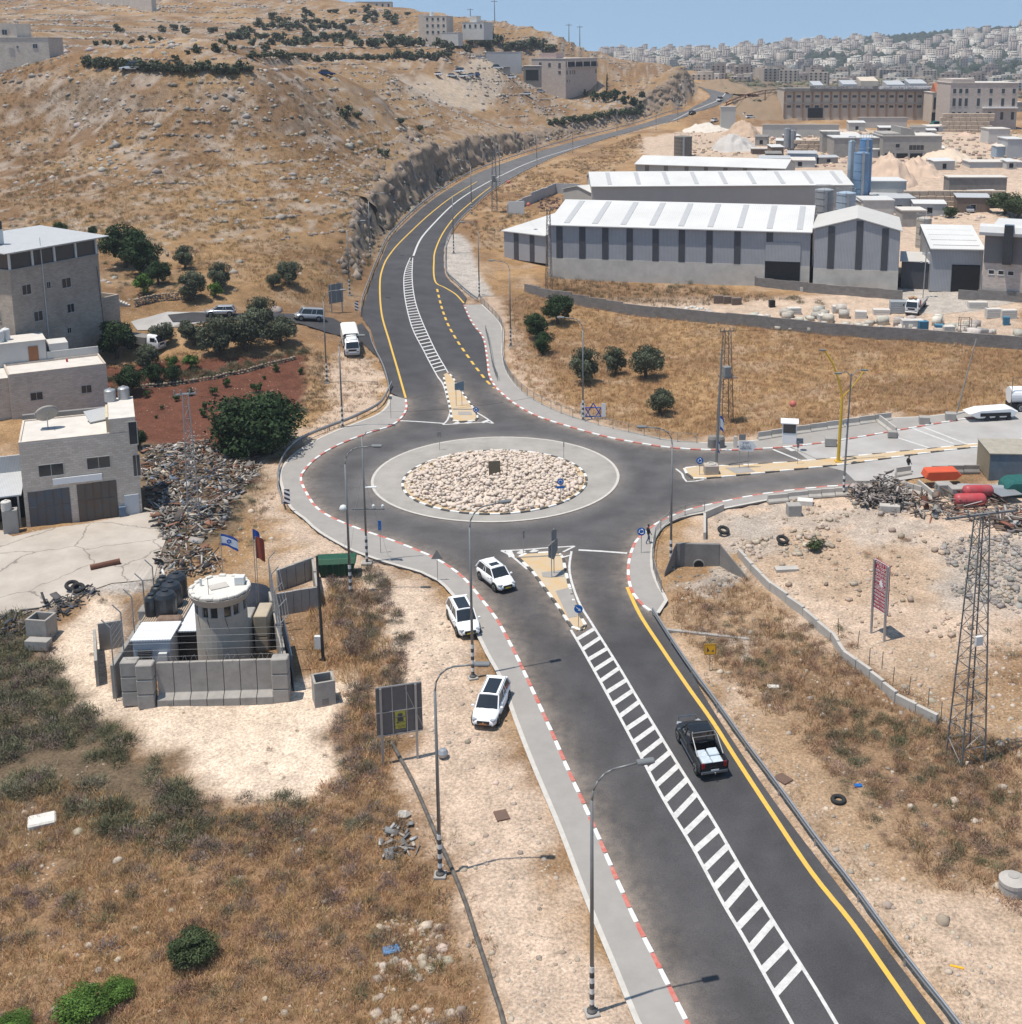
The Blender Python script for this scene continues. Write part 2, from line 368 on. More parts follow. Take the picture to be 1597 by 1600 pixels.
EDGE_NE=W2([(1103,133),(1120.5,135.5),(1140,143),(1142,151),(1127,161),(1093.6,173),(1060,186.6),(1003.5,200),(919,225.5),(868,244),(834,259.5),(800.5,277.5),(766.7,298),(739.7,321.5),(712.6,349),(697,375),(693,400),(696,430),(712,447),(729,465),(725,477)])
KERB_NE=W2([(725,477),(738,505),(755,528),(761,558),(765,588),(776,607),(798,627),(824.5,644),(851,655.5),(888,667),(926,678),(963.5,687),(1000,693.5),(1052,701),(1112,704),(1168,703.5),(1243,698),(1318,688),(1374,678.5),(1448.6,665.4),(1504.7,656),(1560,649)])
WALK_NE=W2([(753,477),(783,509),(785,550),(790,577),(806,603),(832,625),(869.6,644),(907,657),(945,668.6),(1000,680),(1037,688),(1093,693.5),(1160,692),(1187,689),(1225,682),(1280,672),(1340,661),(1392,655),(1450,652),(1504,645),(1560,640)])
KERB_SE=W2([(1327,759),(1261.7,764.5),(1187,774),(1131,785),(1075,798),(1030,817),(1007,834),(995,845),(984,872),(982,905),(990,930),(1000,943),(1013,955),(1028,961)])
WALK_SE=W2([(1320,767),(1261.7,773),(1198,783),(1101,802),(1060,811),(1037,824),(1022,845),(1018.7,887),(1030,920),(1041,940),(1028,960)])
EDGE_SE=W2([(1028,961),(1060,1016),(1108,1100),(1160,1180),(1224,1272),(1321.5,1399),(1400,1502),(1475,1600),(1495,1626)])
EAST_N=W2([(1600,641),(1700,628)]);EAST_S=W2([(1700,690),(1600,722),(1500,735),(1400,750)])
S1=lambda L,st=1.2:smooth(L,st)
asph=S1(KERB_W)+S1(EDGE_NW,3)+S1(EDGE_NE,3)+S1(KERB_NE)+EAST_N+EAST_S+S1(KERB_SE)+S1(EDGE_SE)
ASPH=[(p.x,p.y)for p in asph]
CONC=W2([(1320,737),(1336,752),(1400,752),(1500,737),(1597,724),(1700,702),(1700,628),(1597,640),(1504,656),(1374,678),(1235,699),(1270,724)])
SIDE_R=W2([(592,560),(560,530),(520,522),(470,506),(420,500),(370,500),(320,503),(270,503),(262,492),(300,488),(360,490),(420,489),(470,491),(520,497),(548,512),(566,505),(577,520)],lambda x,y:at(x,y)[:2])
IC=Vector((-10.4,122.5));AC=Vector((-10.4,124.0));R_IN,R_AP=9.4,12.7
m_asph=None
def asphalt_mat():
 m=bpy.data.materials.new('asphalt');m.use_nodes=True;N=m.node_tree.nodes;L=m.node_tree.links;b=N['Principled BSDF']
 geo=N.new('ShaderNodeNewGeometry')
 def noise(s,d,map_=None):
  n=N.new('ShaderNodeTexNoise');n.inputs['Scale'].default_value=s;n.inputs['Detail'].default_value=d;L.new(geo.outputs['Position'],n.inputs['Vector']);return n
 at_=N.new('ShaderNodeAttribute');at_.attribute_name='Col'
 a=noise(.35,5);c=noise(14,4);e=noise(1.6,6)
 mr=N.new('ShaderNodeMapRange');L.new(c.outputs['Fac'],mr.inputs[0]);mr.inputs[1].default_value=.35;mr.inputs[2].default_value=.65;mr.inputs[3].default_value=.82;mr.inputs[4].default_value=1.15
 m2=N.new('ShaderNodeMapRange');L.new(a.outputs['Fac'],m2 .inputs[0]);m2 .inputs[1].default_value=.35;m2 .inputs[2].default_value=.65;m2 .inputs[3].default_value=.85;m2 .inputs[4].default_value=1.12
 # dust carried in from the verges: amount in Col, broken up by noise
 sp=N.new('ShaderNodeSeparateColor');L.new(at_.outputs['Color'],sp.inputs[0])
 ml=N.new('ShaderNodeMath');ml.operation='MULTIPLY';L.new(mr.outputs[0],ml.inputs[0]);L.new(m2 .outputs[0],ml.inputs[1])
 dn=N.new('ShaderNodeMapRange');L.new(e.outputs['Fac'],dn.inputs[0]);dn.inputs[1].default_value=.3;dn.inputs[2].default_value=.7;dn.inputs[3].default_value=.55;dn.inputs[4].default_value=1.35
 dm=N.new('ShaderNodeMath');dm.operation='MULTIPLY';dm.use_clamp=True;L.new(sp.outputs[0],dm.inputs[0]);L.new(dn.outputs[0],dm.inputs[1])
 x0=N.new('ShaderNodeMix');x0 .data_type='RGBA';L.new(sp.outputs[1],x0 .inputs['Factor']);x0 .inputs['A'].default_value=(.052,.051,.055,1);x0 .inputs['B'].default_value=(.145,.14,.14,1)
 x1=N.new('ShaderNodeMix');x1 .data_type='RGBA';L.new(dm.outputs[0],x1 .inputs['Factor']);L.new(x0 .outputs['Result'],x1 .inputs['A']);x1 .inputs['B'].default_value=(.40,.32,.25,1)
 x2=N.new('ShaderNodeVectorMath');x2 .operation='SCALE';L.new(x1 .outputs['Result'],x2 .inputs[0]);L.new(ml.outputs[0],x2 .inputs['Scale'])
 L.new(x2 .outputs[0],b.inputs['Base Color']);b.inputs['Roughness'].default_value=.88;b.inputs['Specular IOR Level'].default_value=.25
 bp=N.new('ShaderNodeBump');bp.inputs['Strength'].default_value=.12;bp.inputs['Distance'].default_value=.02;L.new(c.outputs['Fac'],bp.inputs['Height']);L.new(bp.outputs[0],b.inputs['Normal'])
 return m
m_asph=asphalt_mat()
m_walk=pm('paving',(.315,.295,.275),.9,.16,.6,bump=.1,bscale=12)
m_kerbc=pm('kerb_concrete',(.52,.49,.45),.9,.2,2)
m_red=pm('kerb_red_paint',(.47,.085,.065),.7,.35,3,col2=(.46,.24,.20))
m_white=pm('white_paint',(.74,.73,.70),.6,.22,2.5)
m_black=pm('black_paint',(.045,.043,.042),.7,.5,3,col2=(.12,.115,.11))
m_line=pm('road_line_white',(.62,.61,.59),.65,.28,3,col2=(.42,.41,.40))
m_yel=pm('road_line_yellow',(.70,.42,.05),.65,.25,3,col2=(.50,.34,.1))
m_sand=pm('ochre_sand',(.50,.335,.16),.95,.2,.7,col2=(.44,.38,.30),bump=.15)
m_apron=pm('apron_concrete',(.35,.325,.295),.9,.2,.35,col2=(.25,.235,.215),bump=.1)
m_conc=pm('concrete_grey',(.36,.34,.315),.9,.25,.8,bump=.15)
m_concl=pm('concrete_light',(.47,.44,.40),.9,.22,.7,bump=.15)
m_concd=pm('concrete_dark',(.24,.225,.21),.9,.3,.8,bump=.2)
m_croad=pm('concrete_road',(.40,.385,.37),.9,.2,.25,col2=(.30,.285,.27),bump=.05)
m_steel=pm('galvanised_steel',(.42,.43,.44),.45,.15,4,metal=.6)
m_pole=pm('pole_grey',(.24,.25,.25),.5,.2,3,metal=.4)
m_dark=pm('painted_void_shade',(.02,.02,.022),.9,.3,2)  # near-black colour stands in for the shade inside openings and hollows
m_glass=pm('window_glass',(.035,.042,.05),.12,.4,.8,spec=.6)
m_rubber=pm('tyre_rubber',(.03,.03,.03),.85,.3,4)
def dusty(o,gray=True):
 """dust and age amounts for the asphalt as vertex data: dust lies along kerbs, old bleached asphalt on the east arm"""
 me=o.data;n=len(me.vertices);co=np.zeros(n*3,np.float32);me.vertices.foreach_get('co',co);co=co.reshape(-1,3);X,Y=co[:,0],co[:,1]
 d=np.full(n,1e9)
 for L in(KERB_W,KERB_NE[5:],KERB_SE):d=np.minimum(d,seg_dist(X,Y,[(p.x,p.y)for p in L]))
 dm=np.full(n,1e9)
 for L in MEDL:dm=np.minimum(dm,seg_dist(X,Y,L))
 dust=.6*np.exp(-d/.8)+.65*np.exp(-dm/.8)+.10*np.exp(-d/3)
 dist_c=np.hypot(X-AC.x,Y-AC.y)
 dust+=.4*np.exp(-np.abs(dist_c-R_AP)/.7)
 dust*=(.65+.7*fbm(X,Y,5,3,5));trk=seg_dist(X,Y,[(p.x,p.y)for p in W2([(888,900),(915,985),(980,1105),(1075,1275),(1190,1490),(1280,1625)])]);trb=np.exp(-((trk-2.4)/.55)**2)+np.exp(-((trk-4.3)/.55)**2)
 age=np.clip((Y-300)/40,0,1)*.6+np.clip((X-9)/6,0,1)*np.clip((Y-105)/8,0,1)*np.clip((150-Y)/6,0,1)*.42
 age=age+.08+.16*fbm(X,Y,9,3,8)-.08
 ring=np.exp(-((dist_c-15.4)/1.3)**2)+np.exp(-((dist_c-18.5)/.9)**2)*.4
 age=age+.35*np.exp(-((dist_c-13.6)/1.6)**2)-ring*.12+.25*np.clip(1-abs(dist_c-17)/6,0,1)
 age=age-.10*trb+.05
 c=np.zeros((n,4),np.float32);c[:,0]=np.clip(dust*.62,0,.85);c[:,1]=np.clip(age,0,1);c[:,3]=1
 ca=me.color_attributes.new('Col','FLOAT_COLOR','POINT');ca.data.foreach_set('color',c.ravel())
 # medians
MED_N=W2([(693,587),(697,610),(701,628),(704,641),(706,657),(712,660),(742,659),(747,653),(741,641),(730,625),(717,607),(707,590),(700,583)])
MED_S=W2([(810,873),(832,894),(851,920),(873,950),(893,981),(901,987),(914,985),(915,978),(907,965),(896,940),(888,912),(882,885),(879,869),(868,864),(815,867)])
MED_E=W2([(1069,733),(1074,743),(1085,750),(1110,748),(1150,744),(1224,736.5),(1329,725.5),(1448,708.5),(1523,699.5),(1597,691.5),(1680,683),(1680,679),(1597,688),(1523,695),(1448,703),(1374,710),(1318,716),(1224,724),(1150,728.5),(1085,730)])
MEDL=[[(p.x,p.y)for p in M_+M_[:1]]for M_ in(MED_N,MED_S,MED_E)]
road=drape('road',asph,.03,m_asph,kind='structure',step=1.0);dusty(road)
tag(road,'dark asphalt road running through the roundabout','road')
drape('side_road',SIDE_R,.035,m_asph,kind='structure',step=3)
cr=drape('concrete_road',CONC,.045,m_croad,kind='structure',step=4)
for a,b in(((1235,699),(1290,724)),((1388,680),(1463,704)),((1410,664),(1490,694)),((1438,666),(1512,695)),((1208,703),(1255,722))):
 pa,pb=W2([a,b]);strip_mesh('expansion_joint' if a[0]==1235 else 'painted_line',[pa,pb],.12 if a[0]==1235 else.3,.06,m_concd if a[0]==1235 else m_line,cr)
# ---- roundabout
def disc(c,r,n=96):return[Vector((c.x+r*math.cos(2*PI*k/n),c.y+r*math.sin(2*PI*k/n)))for k in range(n)]
drape('roundabout_apron',disc(AC,R_AP),.07,m_apron,kind='structure',step=3,skirt=.1)
strip_mesh('apron_edge',disc(AC,R_AP+.12),.28,.085,m_kerbc,closed=True)['kind']='structure'
KERBM={}
def kerbstone(kind_):
 if kind_ not in KERBM:
  me=MB().box(-.5,.5,-.13,.13,-.12,.15).mesh('kerb_stone',bevel=.02);me.materials.append({'r':m_red,'w':m_white,'k':m_black,'c':m_kerbc}[kind_]);KERBM[kind_]=me
 return KERBM[kind_]
def kerb(parent,line,kinds,L=1.0,hf=None,closed=False,dz=0):
 P=resample(line+(line[:1]if closed else[]),L);hf=hf or h0
 X=np.array([(a.x+b.x)/2 for a,b in zip(P[:-1],P[1:])]);Y=np.array([(a.y+b.y)/2 for a,b in zip(P[:-1],P[1:])]);Z=hf(X,Y)
 for i,(a,b)in enumerate(zip(P[:-1],P[1:])):
  o=link('kerb_stone',kerbstone(kinds[i%len(kinds)]),None,parent,(X[i],Y[i],Z[i]+dz));d=b-a
  o.rotation_euler[2]=math.atan2(d.y,d.x);o.scale=(d.length*.985,1,1)
def pavement(name,kline,wline,kinds,L=1.0):
 kl=S1(kline);wl=S1(wline)
 o=drape(name,kl+wl[::-1],.13,m_walk,kind='structure',step=3,skirt=.25)
 kerb(o,kl,kinds,L)
 strip_mesh('edging',wl,.3,.145,m_kerbc,o)
 return o
pavement('pavement',KERB_W,WALK_W,'rw',1.15)
pavement('pavement',KERB_NE,WALK_NE,'rw',1.15)
pavement('pavement',KERB_SE,WALK_SE,'rw',1.15)
isl=drape('roundabout_island',disc(IC,R_IN),.12,m_sand,kind='structure',step=3,skirt=.2)
kerb(isl,disc(IC,R_IN+.1,120),'kw',1.0,closed=True,dz=.05)
for nm,M_ in(('median',MED_N),('median',MED_S),('median',MED_E)):
 o=drape(nm,M_,.14,m_sand,kind='structure',step=3,skirt=.2)
 kerb(o,M_+M_[:1],'kw' if M_ is not MED_E else 'wk',1.05 if M_ is not MED_E else 1.6)
 # slots crossing the islands and grey paving patches on them
for pg in([(708,640.5),(738,640.5),(739,642),(708,642)],[(812,872.5),(878,869),(878,870.5),(813,874)]):
 drape('dropped_strip',W2(pg),.16,m_concd,step=9)['kind']='structure'
for pg in([(846,897),(878,893),(882,903),(862,905),(848,904)],[(868,926),(892,920),(904,955),(902,966),(888,968)],[(1133,733),(1168,731),(1180,739),(1150,742)],[(716,645),(736,645),(738,650),(716,650)]):
 drape('paving_patch',W2(pg),.158,m_walk,step=9)['kind']='structure'
# ---- markings
def wline(L,w,mat,dash=None,st=.8,dz=.045,nm='painted_line'):return strip_mesh(nm,smooth(W2(L),st),w,dz,mat,road,dash=dash)
wline([(634,622),(622,580),(610,539),(597,494),(593.5,449),(597,422.5),(609,398),(640,364),(669,337),(706,308),(745,284)],.26,m_yel)
wline([(980,918),(1000,961),(1037,1018),(1075,1074),(1112,1126),(1149.5,1185),(1209,1276),(1269,1365),(1329,1440),(1374,1504),(1441,1600),(1460,1627)],.3,m_yel)
wline([(725,474),(712,460),(694,449),(682,443),(678,430),(678,410),(680,392),(693,363),(712,338),(739,314),(767,292)],.26,m_yel)
wline([(683,452),(690,480),(700,507),(714,532),(731,557),(748,580),(762,597),(772,607)],.34,m_yel,dash=(1.7,1.5),st=.1)
HN_L=[(641,403),(634,420),(631,437),(633,467),(644,512),(663,550),(684,589)];HN_R=[(645,403),(644,434),(648,467),(659,501),(678,543),(697,577),(704,590)]
HS_L=[(892,985),(907,1010),(945,1078),(1000,1180),(1037,1249.5),(1082,1324),(1131,1414),(1164.5,1470),(1235.5,1597),(1252,1627)]
HS_R=[(893,862),(890,894),(903.5,939),(926,977),(963.6,1037),(1000,1098),(1056,1190),(1112,1279),(1164.5,1369),(1213,1448),(1269,1537),(1306.5,1600),(1323,1627)]
for L in(HN_L,HN_R):wline(L,.16,m_line)
for L in(HS_L,HS_R):wline(L,.2,m_line)
wline([(1103,134),(1131,141),(1128,152),(1100,166),(1070,179),(969.6,211),(885,235),(827.6,254),(784,274),(746,294),(712.6,316),(682,345),(658.5,372),(646,400)][::-1],.35,m_line,st=1.5)
wline([(608,657),(650,659),(693,662)],.3,m_line);wline([(904,860),(940,862),(980,865)],.3,m_line)
for L in([(692,664),(760,660),(770,662)],[(692,664),(699,657),(704,644)],[(745,645),(760,654),(771,662)],[(783,861),(812,860),(850,857),(898,854)],[(783,861),(800,870),(824,890)],[(898,854),(880,863)],[(892,868),(880,871)],[(1056,733),(1066,741),(1073,753),(1100,750)],[(684,589),(693,602),(699,622),(704,644)]):
 wline(L,.22,m_line)
for a,b in(((711,663),(716,660)),((728,662),(736,659)),((795,861),(800,871)),((811,866),(818,861)),((831,864),(838,859.5)),((753,661),(764,657)),((1240,705),(1226,698))):wline([a,b],.55,m_line,st=5)
def hatch(La,Lb,sp,w,y_from=None,off=.0,skip0=0):
 A=resample(smooth(W2(La),.5),.25);B=resample(smooth(W2(Lb),.5),.25);BA=np.array([(p.x,p.y)for p in B]);V=[];F=[]
 s_=resample(A,sp);n=0
 for i,a in enumerate(s_[:-1]):
  t=(s_[i+1]-a).normalized()
  if i<skip0:continue
  # bar leaves the left line at about 60 degrees and ends on the right line
  d=Vector((t.x*off-t.y,t.y*off+t.x)).normalized();if_=(BA[:,0]-a.x)*(-d.y)+(BA[:,1]-a.y)*d.x;k=int(np.argmin(np.abs(if_)));b=B[k]
  if(b-a).length<.25 or(b-a).length>9:continue
  q=t*(w/2);V+=[a-q,a+q,b+q,b-q];F.append((n,n+3,n+2,n+1));n+=4
 X=np.array([v.x for v in V]);Y=np.array([v.y for v in V]);
 m_=h0(X,Y)+.05
 for f in F:
  me=npmesh('hatch_bar',np.stack([X[list(f)],Y[list(f)],m_[list(f)]],1),np.array([(0,1,2,3)]));link('hatch_bar',me,m_line,road)
hatch(HS_L,HS_R,1.58,.5,off=-.68,skip0=1)
hatch(HN_L,HN_R,1.55,.4,off=-.6,skip0=2)
# ---- ground
def grow(x0,x1,s0,far,k):
 o=[x0];s=s0
 while o[-1]<far:s=min(s*k,9);o.append(o[-1]+s)
 return o
ys=list(np.arange(44,215,.75));s=.75
while ys[-1]<1380:s=min(s*1.018,9);ys.append(ys[-1]+s)
xs=list(np.arange(-72,95,.8));r_=[xs[-1]];s=.8
while r_[-1]<640:s=min(s*1.035,9);r_.append(r_[-1]+s)
l_=[xs[0]];s=.8
while l_[-1]>-620:s=min(s*1.018,9);l_.append(l_[-1]-s)
xs=np.array(sorted(set(l_+list(xs)+r_)));ys=np.array([-60,-20,10,30,40]+ys)
GX,GY=np.meshgrid(xs,ys);gx,gy=GX.ravel(),GY.ravel()
gz=h0(gx,gy,True);gz0=h0(gx,gy)
d_as=seg_dist(gx,gy,ASPH+ASPH[:1]);in_as=inside(gx,gy,ASPH)
in_pv=np.zeros(len(gx),bool)
for K_,W_ in((KERB_W,WALK_W),(KERB_NE,WALK_NE),(KERB_SE,WALK_SE)):in_pv|=inside(gx,gy,[(p.x,p.y)for p in S1(K_)+S1(W_)[::-1]])
paved=in_as|in_pv|inside(gx,gy,[(p.x,p.y)for p in CONC])|inside(gx,gy,[(p.x,p.y)for p in SIDE_R])
dp=np.where(paved,0,np.minimum(d_as,1e9))
for K_ in(WALK_W,WALK_NE,WALK_SE):dp=np.minimum(dp,np.where(paved,0,seg_dist(gx,gy,[(p.x,p.y)for p in K_])))
nz=np.clip((dp-.8)/5,0,1)
rough_amp=.22+.5*np.clip((gz0-12)/10,0,1)
gz=np.where(paved|(dp<1.5),gz0,gz)+nz*((fbm(gx,gy,6,4,21)-.5)*rough_amp*2+(fbm(gx,gy,1.8,3,31)-.5)*.28)
gz=gz-.22*paved-.02
# terraces on the far hillside
mt=inside(gx,gy,HILLPOLY)&(gy>300)&(gx<30)&(gz0>40)
tz=gz0/2.6;fr=tz-np.floor(tz);gz=np.where(mt,(np.floor(tz)+np.clip((fr-.72)/.28,0,1))*2.6*.75+gz*.25,gz)
nx,ny=len(xs),len(ys);I=np.arange(nx*ny).reshape(ny,nx)
F=np.stack([I[:-1,:-1].ravel(),I[:-1,1:].ravel(),I[1:,1:].ravel(),I[1:,:-1].ravel()],1)
gyy,gxx=np.gradient(gz.reshape(ny,nx),ys,xs);slope=np.hypot(gyy,gxx).ravel()
# colour of the soil and its cover, by plot
C=dict(gold=(.235,.14,.072),gold2=(.33,.21,.108),bare=(.47,.36,.275),pale=(.60,.48,.375),brown=(.21,.13,.075),scrub=(.115,.09,.062),red=(.12,.05,.032),conc=(.40,.36,.32),rock=(.22,.185,.155),rub=(.36,.31,.265),dgreen=(.09,.085,.05),tan=(.34,.235,.15),chalk=(.58,.50,.41))
C={k:np.array(v)for k,v in C.items()}
n1=fbm(gx,gy,14,4,41);n2=fbm(gx,gy,4,4,51);n3=fbm(gx,gy,40,3,61)
def mixc(a,b,t):t=np.clip(t,0,1)[:,None];return a*(1-t)+b*t
gc=mixc(np.tile(C['gold'],(len(gx),1)),C['gold2'],(n1-.4)*4)
gc=mixc(gc,C['tan'],(n2-.52)*5);gc=mixc(gc,C['brown'],(.42-n1)*5)
def zone(px,col,soft=1.5,amt=1.0,f=None,jit=2.5):
 global gc
 poly=[tuple(q)for q in W2(px,f or(lambda x,y:at(x,y)[:2]))]
 soft=soft*.5;X=gx+(fbm(gx,gy,3,4,71)-.5)*jit*2.6;Y=gy+(fbm(gx,gy,3,4,81)-.5)*jit*2.6
 ins=inside(X,Y,poly);near=seg_dist(X,Y,poly+poly[:1])
 t=np.where(ins,.5+near/soft/2,.5-near/soft/2);t=np.clip(t,0,1)*amt
 gc=mixc(gc,col if isinstance(col,np.ndarray)and col.ndim==2 else C[col]if isinstance(col,str)else np.array(col),t)
hx=[(x,y)for x,y in zip(gx,gy)]
# south and near verges
zone([(0,1010),(60,960),(200,930),(560,900),(640,960),(660,1200),(700,1320),(760,1600),(800,1640),(-200,1640),(-200,1000)],'brown',3,.75)
zone([(-100,980),(80,1000),(160,1110),(300,1240),(340,1330),(200,1340),(60,1300),(-100,1300)],'scrub',3,.8)
zone([(1000,950),(1100,940),(1180,880),(1260,960),(1420,1080),(1600,1150),(1700,1400),(1560,1640),(1480,1600),(1100,1100),(1030,970)],'tan',2,.9)
zone([(1200,1000),(1330,1010),(1450,1120),(1600,1180),(1600,1420),(1450,1350),(1300,1180),(1180,1080)],'brown',3,.7)
zone([(1040,990),(1120,1050),(1200,1180),(1330,1340),(1400,1400),(1600,1430),(1650,1640),(1500,1640),(1400,1500),(1100,1080)],'bare',2,.85)
zone([(430,740),(460,800),(560,865),(640,895),(700,935),(760,1040),(800,1150),(870,1320),(960,1540),(1010,1640),(800,1640),(740,1500),(700,1380),(650,1200),(600,1050),(560,960),(480,900),(430,830),(400,780)],'bare',1.8,1)
zone([(590,900),(700,960),(720,1060),(640,1050),(600,980)],'pale',3,.5)
zone([(80,1010),(110,970),(150,930),(190,930),(190,1020),(160,1070),(200,1090),(440,1090),(480,1050),(540,1050),(540,1110),(510,1160),(540,1220),(480,1260),(380,1255),(310,1230),(290,1190),(190,1130),(110,1100)],'pale',1.2,1,jit=1.2)
zone([(-150,760),(20,840),(220,800),(300,830),(260,880),(240,920),(140,930),(40,960),(-150,980)],'conc',1,1,jit=1)
zone([(205,660),(440,680),(400,760),(370,810),(300,880),(230,880),(215,790)],'scrub',1.5,.8)
zone([(150,575),(310,560),(478,557),(482,600),(470,640),(330,700),(200,690),(140,640)],'red',.8,1,jit=.8)
zone([(528,560),(560,545),(590,570),(608,612),(560,650),(470,690),(425,740),(380,770),(430,690),(520,640)],'bare',1.2,.95)
zone([(694,368),(716,364),(735,380),(745,420),(770,460),(744,468),(712,446),(695,425)],'conc',.8,1,jit=.5)
zone([(740,470),(790,460),(830,560),(900,640),(1040,684),(1180,684),(1400,640),(1420,655),(1180,700),(900,665),(800,600),(780,520)],'bare',1.5,.7)
zone([(860,470),(1000,480),(1200,500),(1597,540),(1597,470),(1420,455),(1200,465),(1020,462)],'bare',1.5,1,jit=1)
zone([(1350,445),(1560,455),(1590,470),(1520,488),(1440,490),(1400,470)],'conc',1,1,jit=.6)
zone([(860,430),(1100,450),(1250,465),(1150,475),(1000,478),(880,470)],'brown',1.5,.6)
# east rubble yard
zone([(1060,800),(1200,775),(1330,770),(1500,760),(1720,740),(1720,900),(1597,980),(1460,1080),(1350,1040),(1230,960),(1150,870),(1090,850)],'bare',2,1)
zone([(1100,810),(1180,800),(1230,840),(1180,880),(1110,860)],'rub',2,.8)
zone([(1470,850),(1640,830),(1700,930),(1560,960),(1460,930)],'rub',3,.9)
zone([(1040,905),(1090,890),(1150,880),(1165,910),(1120,935),(1080,925)],'rub',1,.9)
zone([(1135,995),(1180,985),(1215,1010),(1180,1030)],'rub',1,.8)
# industry
zone([(1180,860),(1300,840),(1420,860),(1480,900),(1420,960),(1300,930),(1200,900)],'tan',3,.55,jit=4);zone([(1330,1000),(1500,1000),(1640,1060),(1640,1180),(1480,1120),(1380,1060)],'tan',3,.6,jit=4);zone([(1130,800),(1330,790),(1500,830),(1420,850),(1300,830),(1150,840)],'rub',2,.7,jit=4)
zone([(-60,1010),(60,975),(100,950),(150,915),(170,905),(150,925),(110,960),(60,990),(-60,1040)],'brown',.6,.5,jit=.8);zone([(0,915),(80,905),(150,880),(230,862),(150,890),(60,925),(40,960),(0,960)],'brown',.5,.35,jit=1);zone([(60,860),(200,830),(235,815),(236,818),(200,836),(60,868)],'brown',.3,.5,jit=.5)
zone([(1095,130),(1290,120),(1290,150),(1225,185),(1150,170),(1146,150)],(.17,.135,.10),3,.85,f=at_low);zone([(1290,110),(1700,110),(1700,150),(1290,150)],'scrub',5,.8,f=at_low)
zone([(1000,215),(1140,195),(1600,210),(1700,440),(1430,440),(1300,330),(1000,240)],'bare',2,1,f=at_low)
zone([(560,270),(640,240),(700,215),(700,300),(600,400),(560,380)],'rock',3,.5)
zone([(620,118),(700,118),(840,128),(780,150),(640,150)],'chalk',2,.55)
zone([(0,60),(300,40),(600,40),(900,70),(900,100),(500,90),(200,95),(0,95)],'brown',10,.45)
zone([(300,90),(600,95),(680,100),(600,104),(300,98)],'tan',2,.8)
gc=mixc(gc,C['rock']*(.75+.5*n2)[:,None],(slope-.75)*2.2)
gc=gc*np.where(inside(gx,gy,HILLPOLY),.84,1)[:,None];gc=mixc(gc,C['rub'],np.clip((fbm(gx,gy,2.2,4,57)-.58)*9,0,.6)*(gz0>11)*inside(gx,gy,HILLPOLY))
gc=gc*(.86+.28*n3)[:,None]
def ground_mat():
 m=bpy.data.materials.new('soil_and_dry_grass');m.use_nodes=True;N=m.node_tree.nodes;L=m.node_tree.links;b=N['Principled BSDF']
 b.inputs['Roughness'].default_value=.95;b.inputs['Specular IOR Level'].default_value=.1
 geo=N.new('ShaderNodeNewGeometry');a=N.new('ShaderNodeAttribute');a.attribute_name='Col'
 def noise(s,d):n=N.new('ShaderNodeTexNoise');n.inputs['Scale'].default_value=s;n.inputs['Detail'].default_value=d;n.inputs['Roughness'].default_value=.7;L.new(geo.outputs['Position'],n.inputs['Vector']);return n.outputs['Fac']
 def mr(x,a0,a1,b0,b1):
  r=N.new('ShaderNodeMapRange');L.new(x,r.inputs[0]);r.inputs[1].default_value=a0;r.inputs[2].default_value=a1;r.inputs[3].default_value=b0;r.inputs[4].default_value=b1;return r.outputs[0]
 fine=mr(noise(5.5,8),.33,.67,.55,1.38);mid=mr(noise(.55,6),.35,.65,.8,1.2)
 mu=N.new('ShaderNodeMath');mu.operation='MULTIPLY';L.new(fine,mu.inputs[0]);L.new(mid,mu.inputs[1])
 sc=N.new('ShaderNodeVectorMath');sc.operation='SCALE';L.new(a.outputs['Color'],sc.inputs[0]);L.new(mu.outputs[0],sc.inputs['Scale'])
 # pale stone specks
 vo=N.new('ShaderNodeTexVoronoi');vo.inputs['Scale'].default_value=2.2;L.new(geo.outputs['Position'],vo.inputs['Vector'])
 st=mr(vo.outputs['Distance'],.13,.21,.85,0);gate=mr(noise(.25,4),.5,.62,0,1)
 sm=N.new('ShaderNodeMath');sm.operation='MULTIPLY';L.new(st,sm.inputs[0]);L.new(gate,sm.inputs[1])
 mx=N.new('ShaderNodeMix');mx.data_type='RGBA';L.new(sm.outputs[0],mx.inputs['Factor']);L.new(sc.outputs[0],mx.inputs['A']);mx.inputs['B'].default_value=(.52,.46,.39,1)
 L.new(mx.outputs['Result'],b.inputs['Base Color'])
 bp=N.new('ShaderNodeBump');bp.inputs['Strength'].default_value=.55;bp.inputs['Distance'].default_value=.22;L.new(noise(2.6,8),bp.inputs['Height']);L.new(bp.outputs[0],b.inputs['Normal'])
 return m
m_ground=ground_mat()
ground=link('ground',npmesh('ground',np.stack([gx,gy,gz],1),F,np.clip(gc,0,1),smooth_=True),m_ground);ground['kind']='structure'
YARD=[(-150,760),(20,838),(222,803),(250,800),(262,835),(250,870),(240,905),(175,912),(140,925),(60,950),(-60,975),(-150,980)]
def gh(x,y):
 """height of the built ground mesh (bilinear)"""
 x=np.asarray(x,float);y=np.asarray(y,float);G=gz.reshape(ny,nx)
 i=np.clip(np.searchsorted(ys,y)-1,0,ny-2);j=np.clip(np.searchsorted(xs,x)-1,0,nx-2)
 v=(y-ys[i])/(ys[i+1]-ys[i]);u=(x-xs[j])/(xs[j+1]-xs[j])
 return(G[i,j]*(1-u)+G[i,j+1]*u)*(1-v)+(G[i+1,j]*(1-u)+G[i+1,j+1]*u)*v
def gcol(x,y):
 i=np.clip(np.searchsorted(ys,y)-1,0,ny-2);j=np.clip(np.searchsorted(xs,x)-1,0,nx-2);return gc.reshape(ny,nx,3)[i,j]
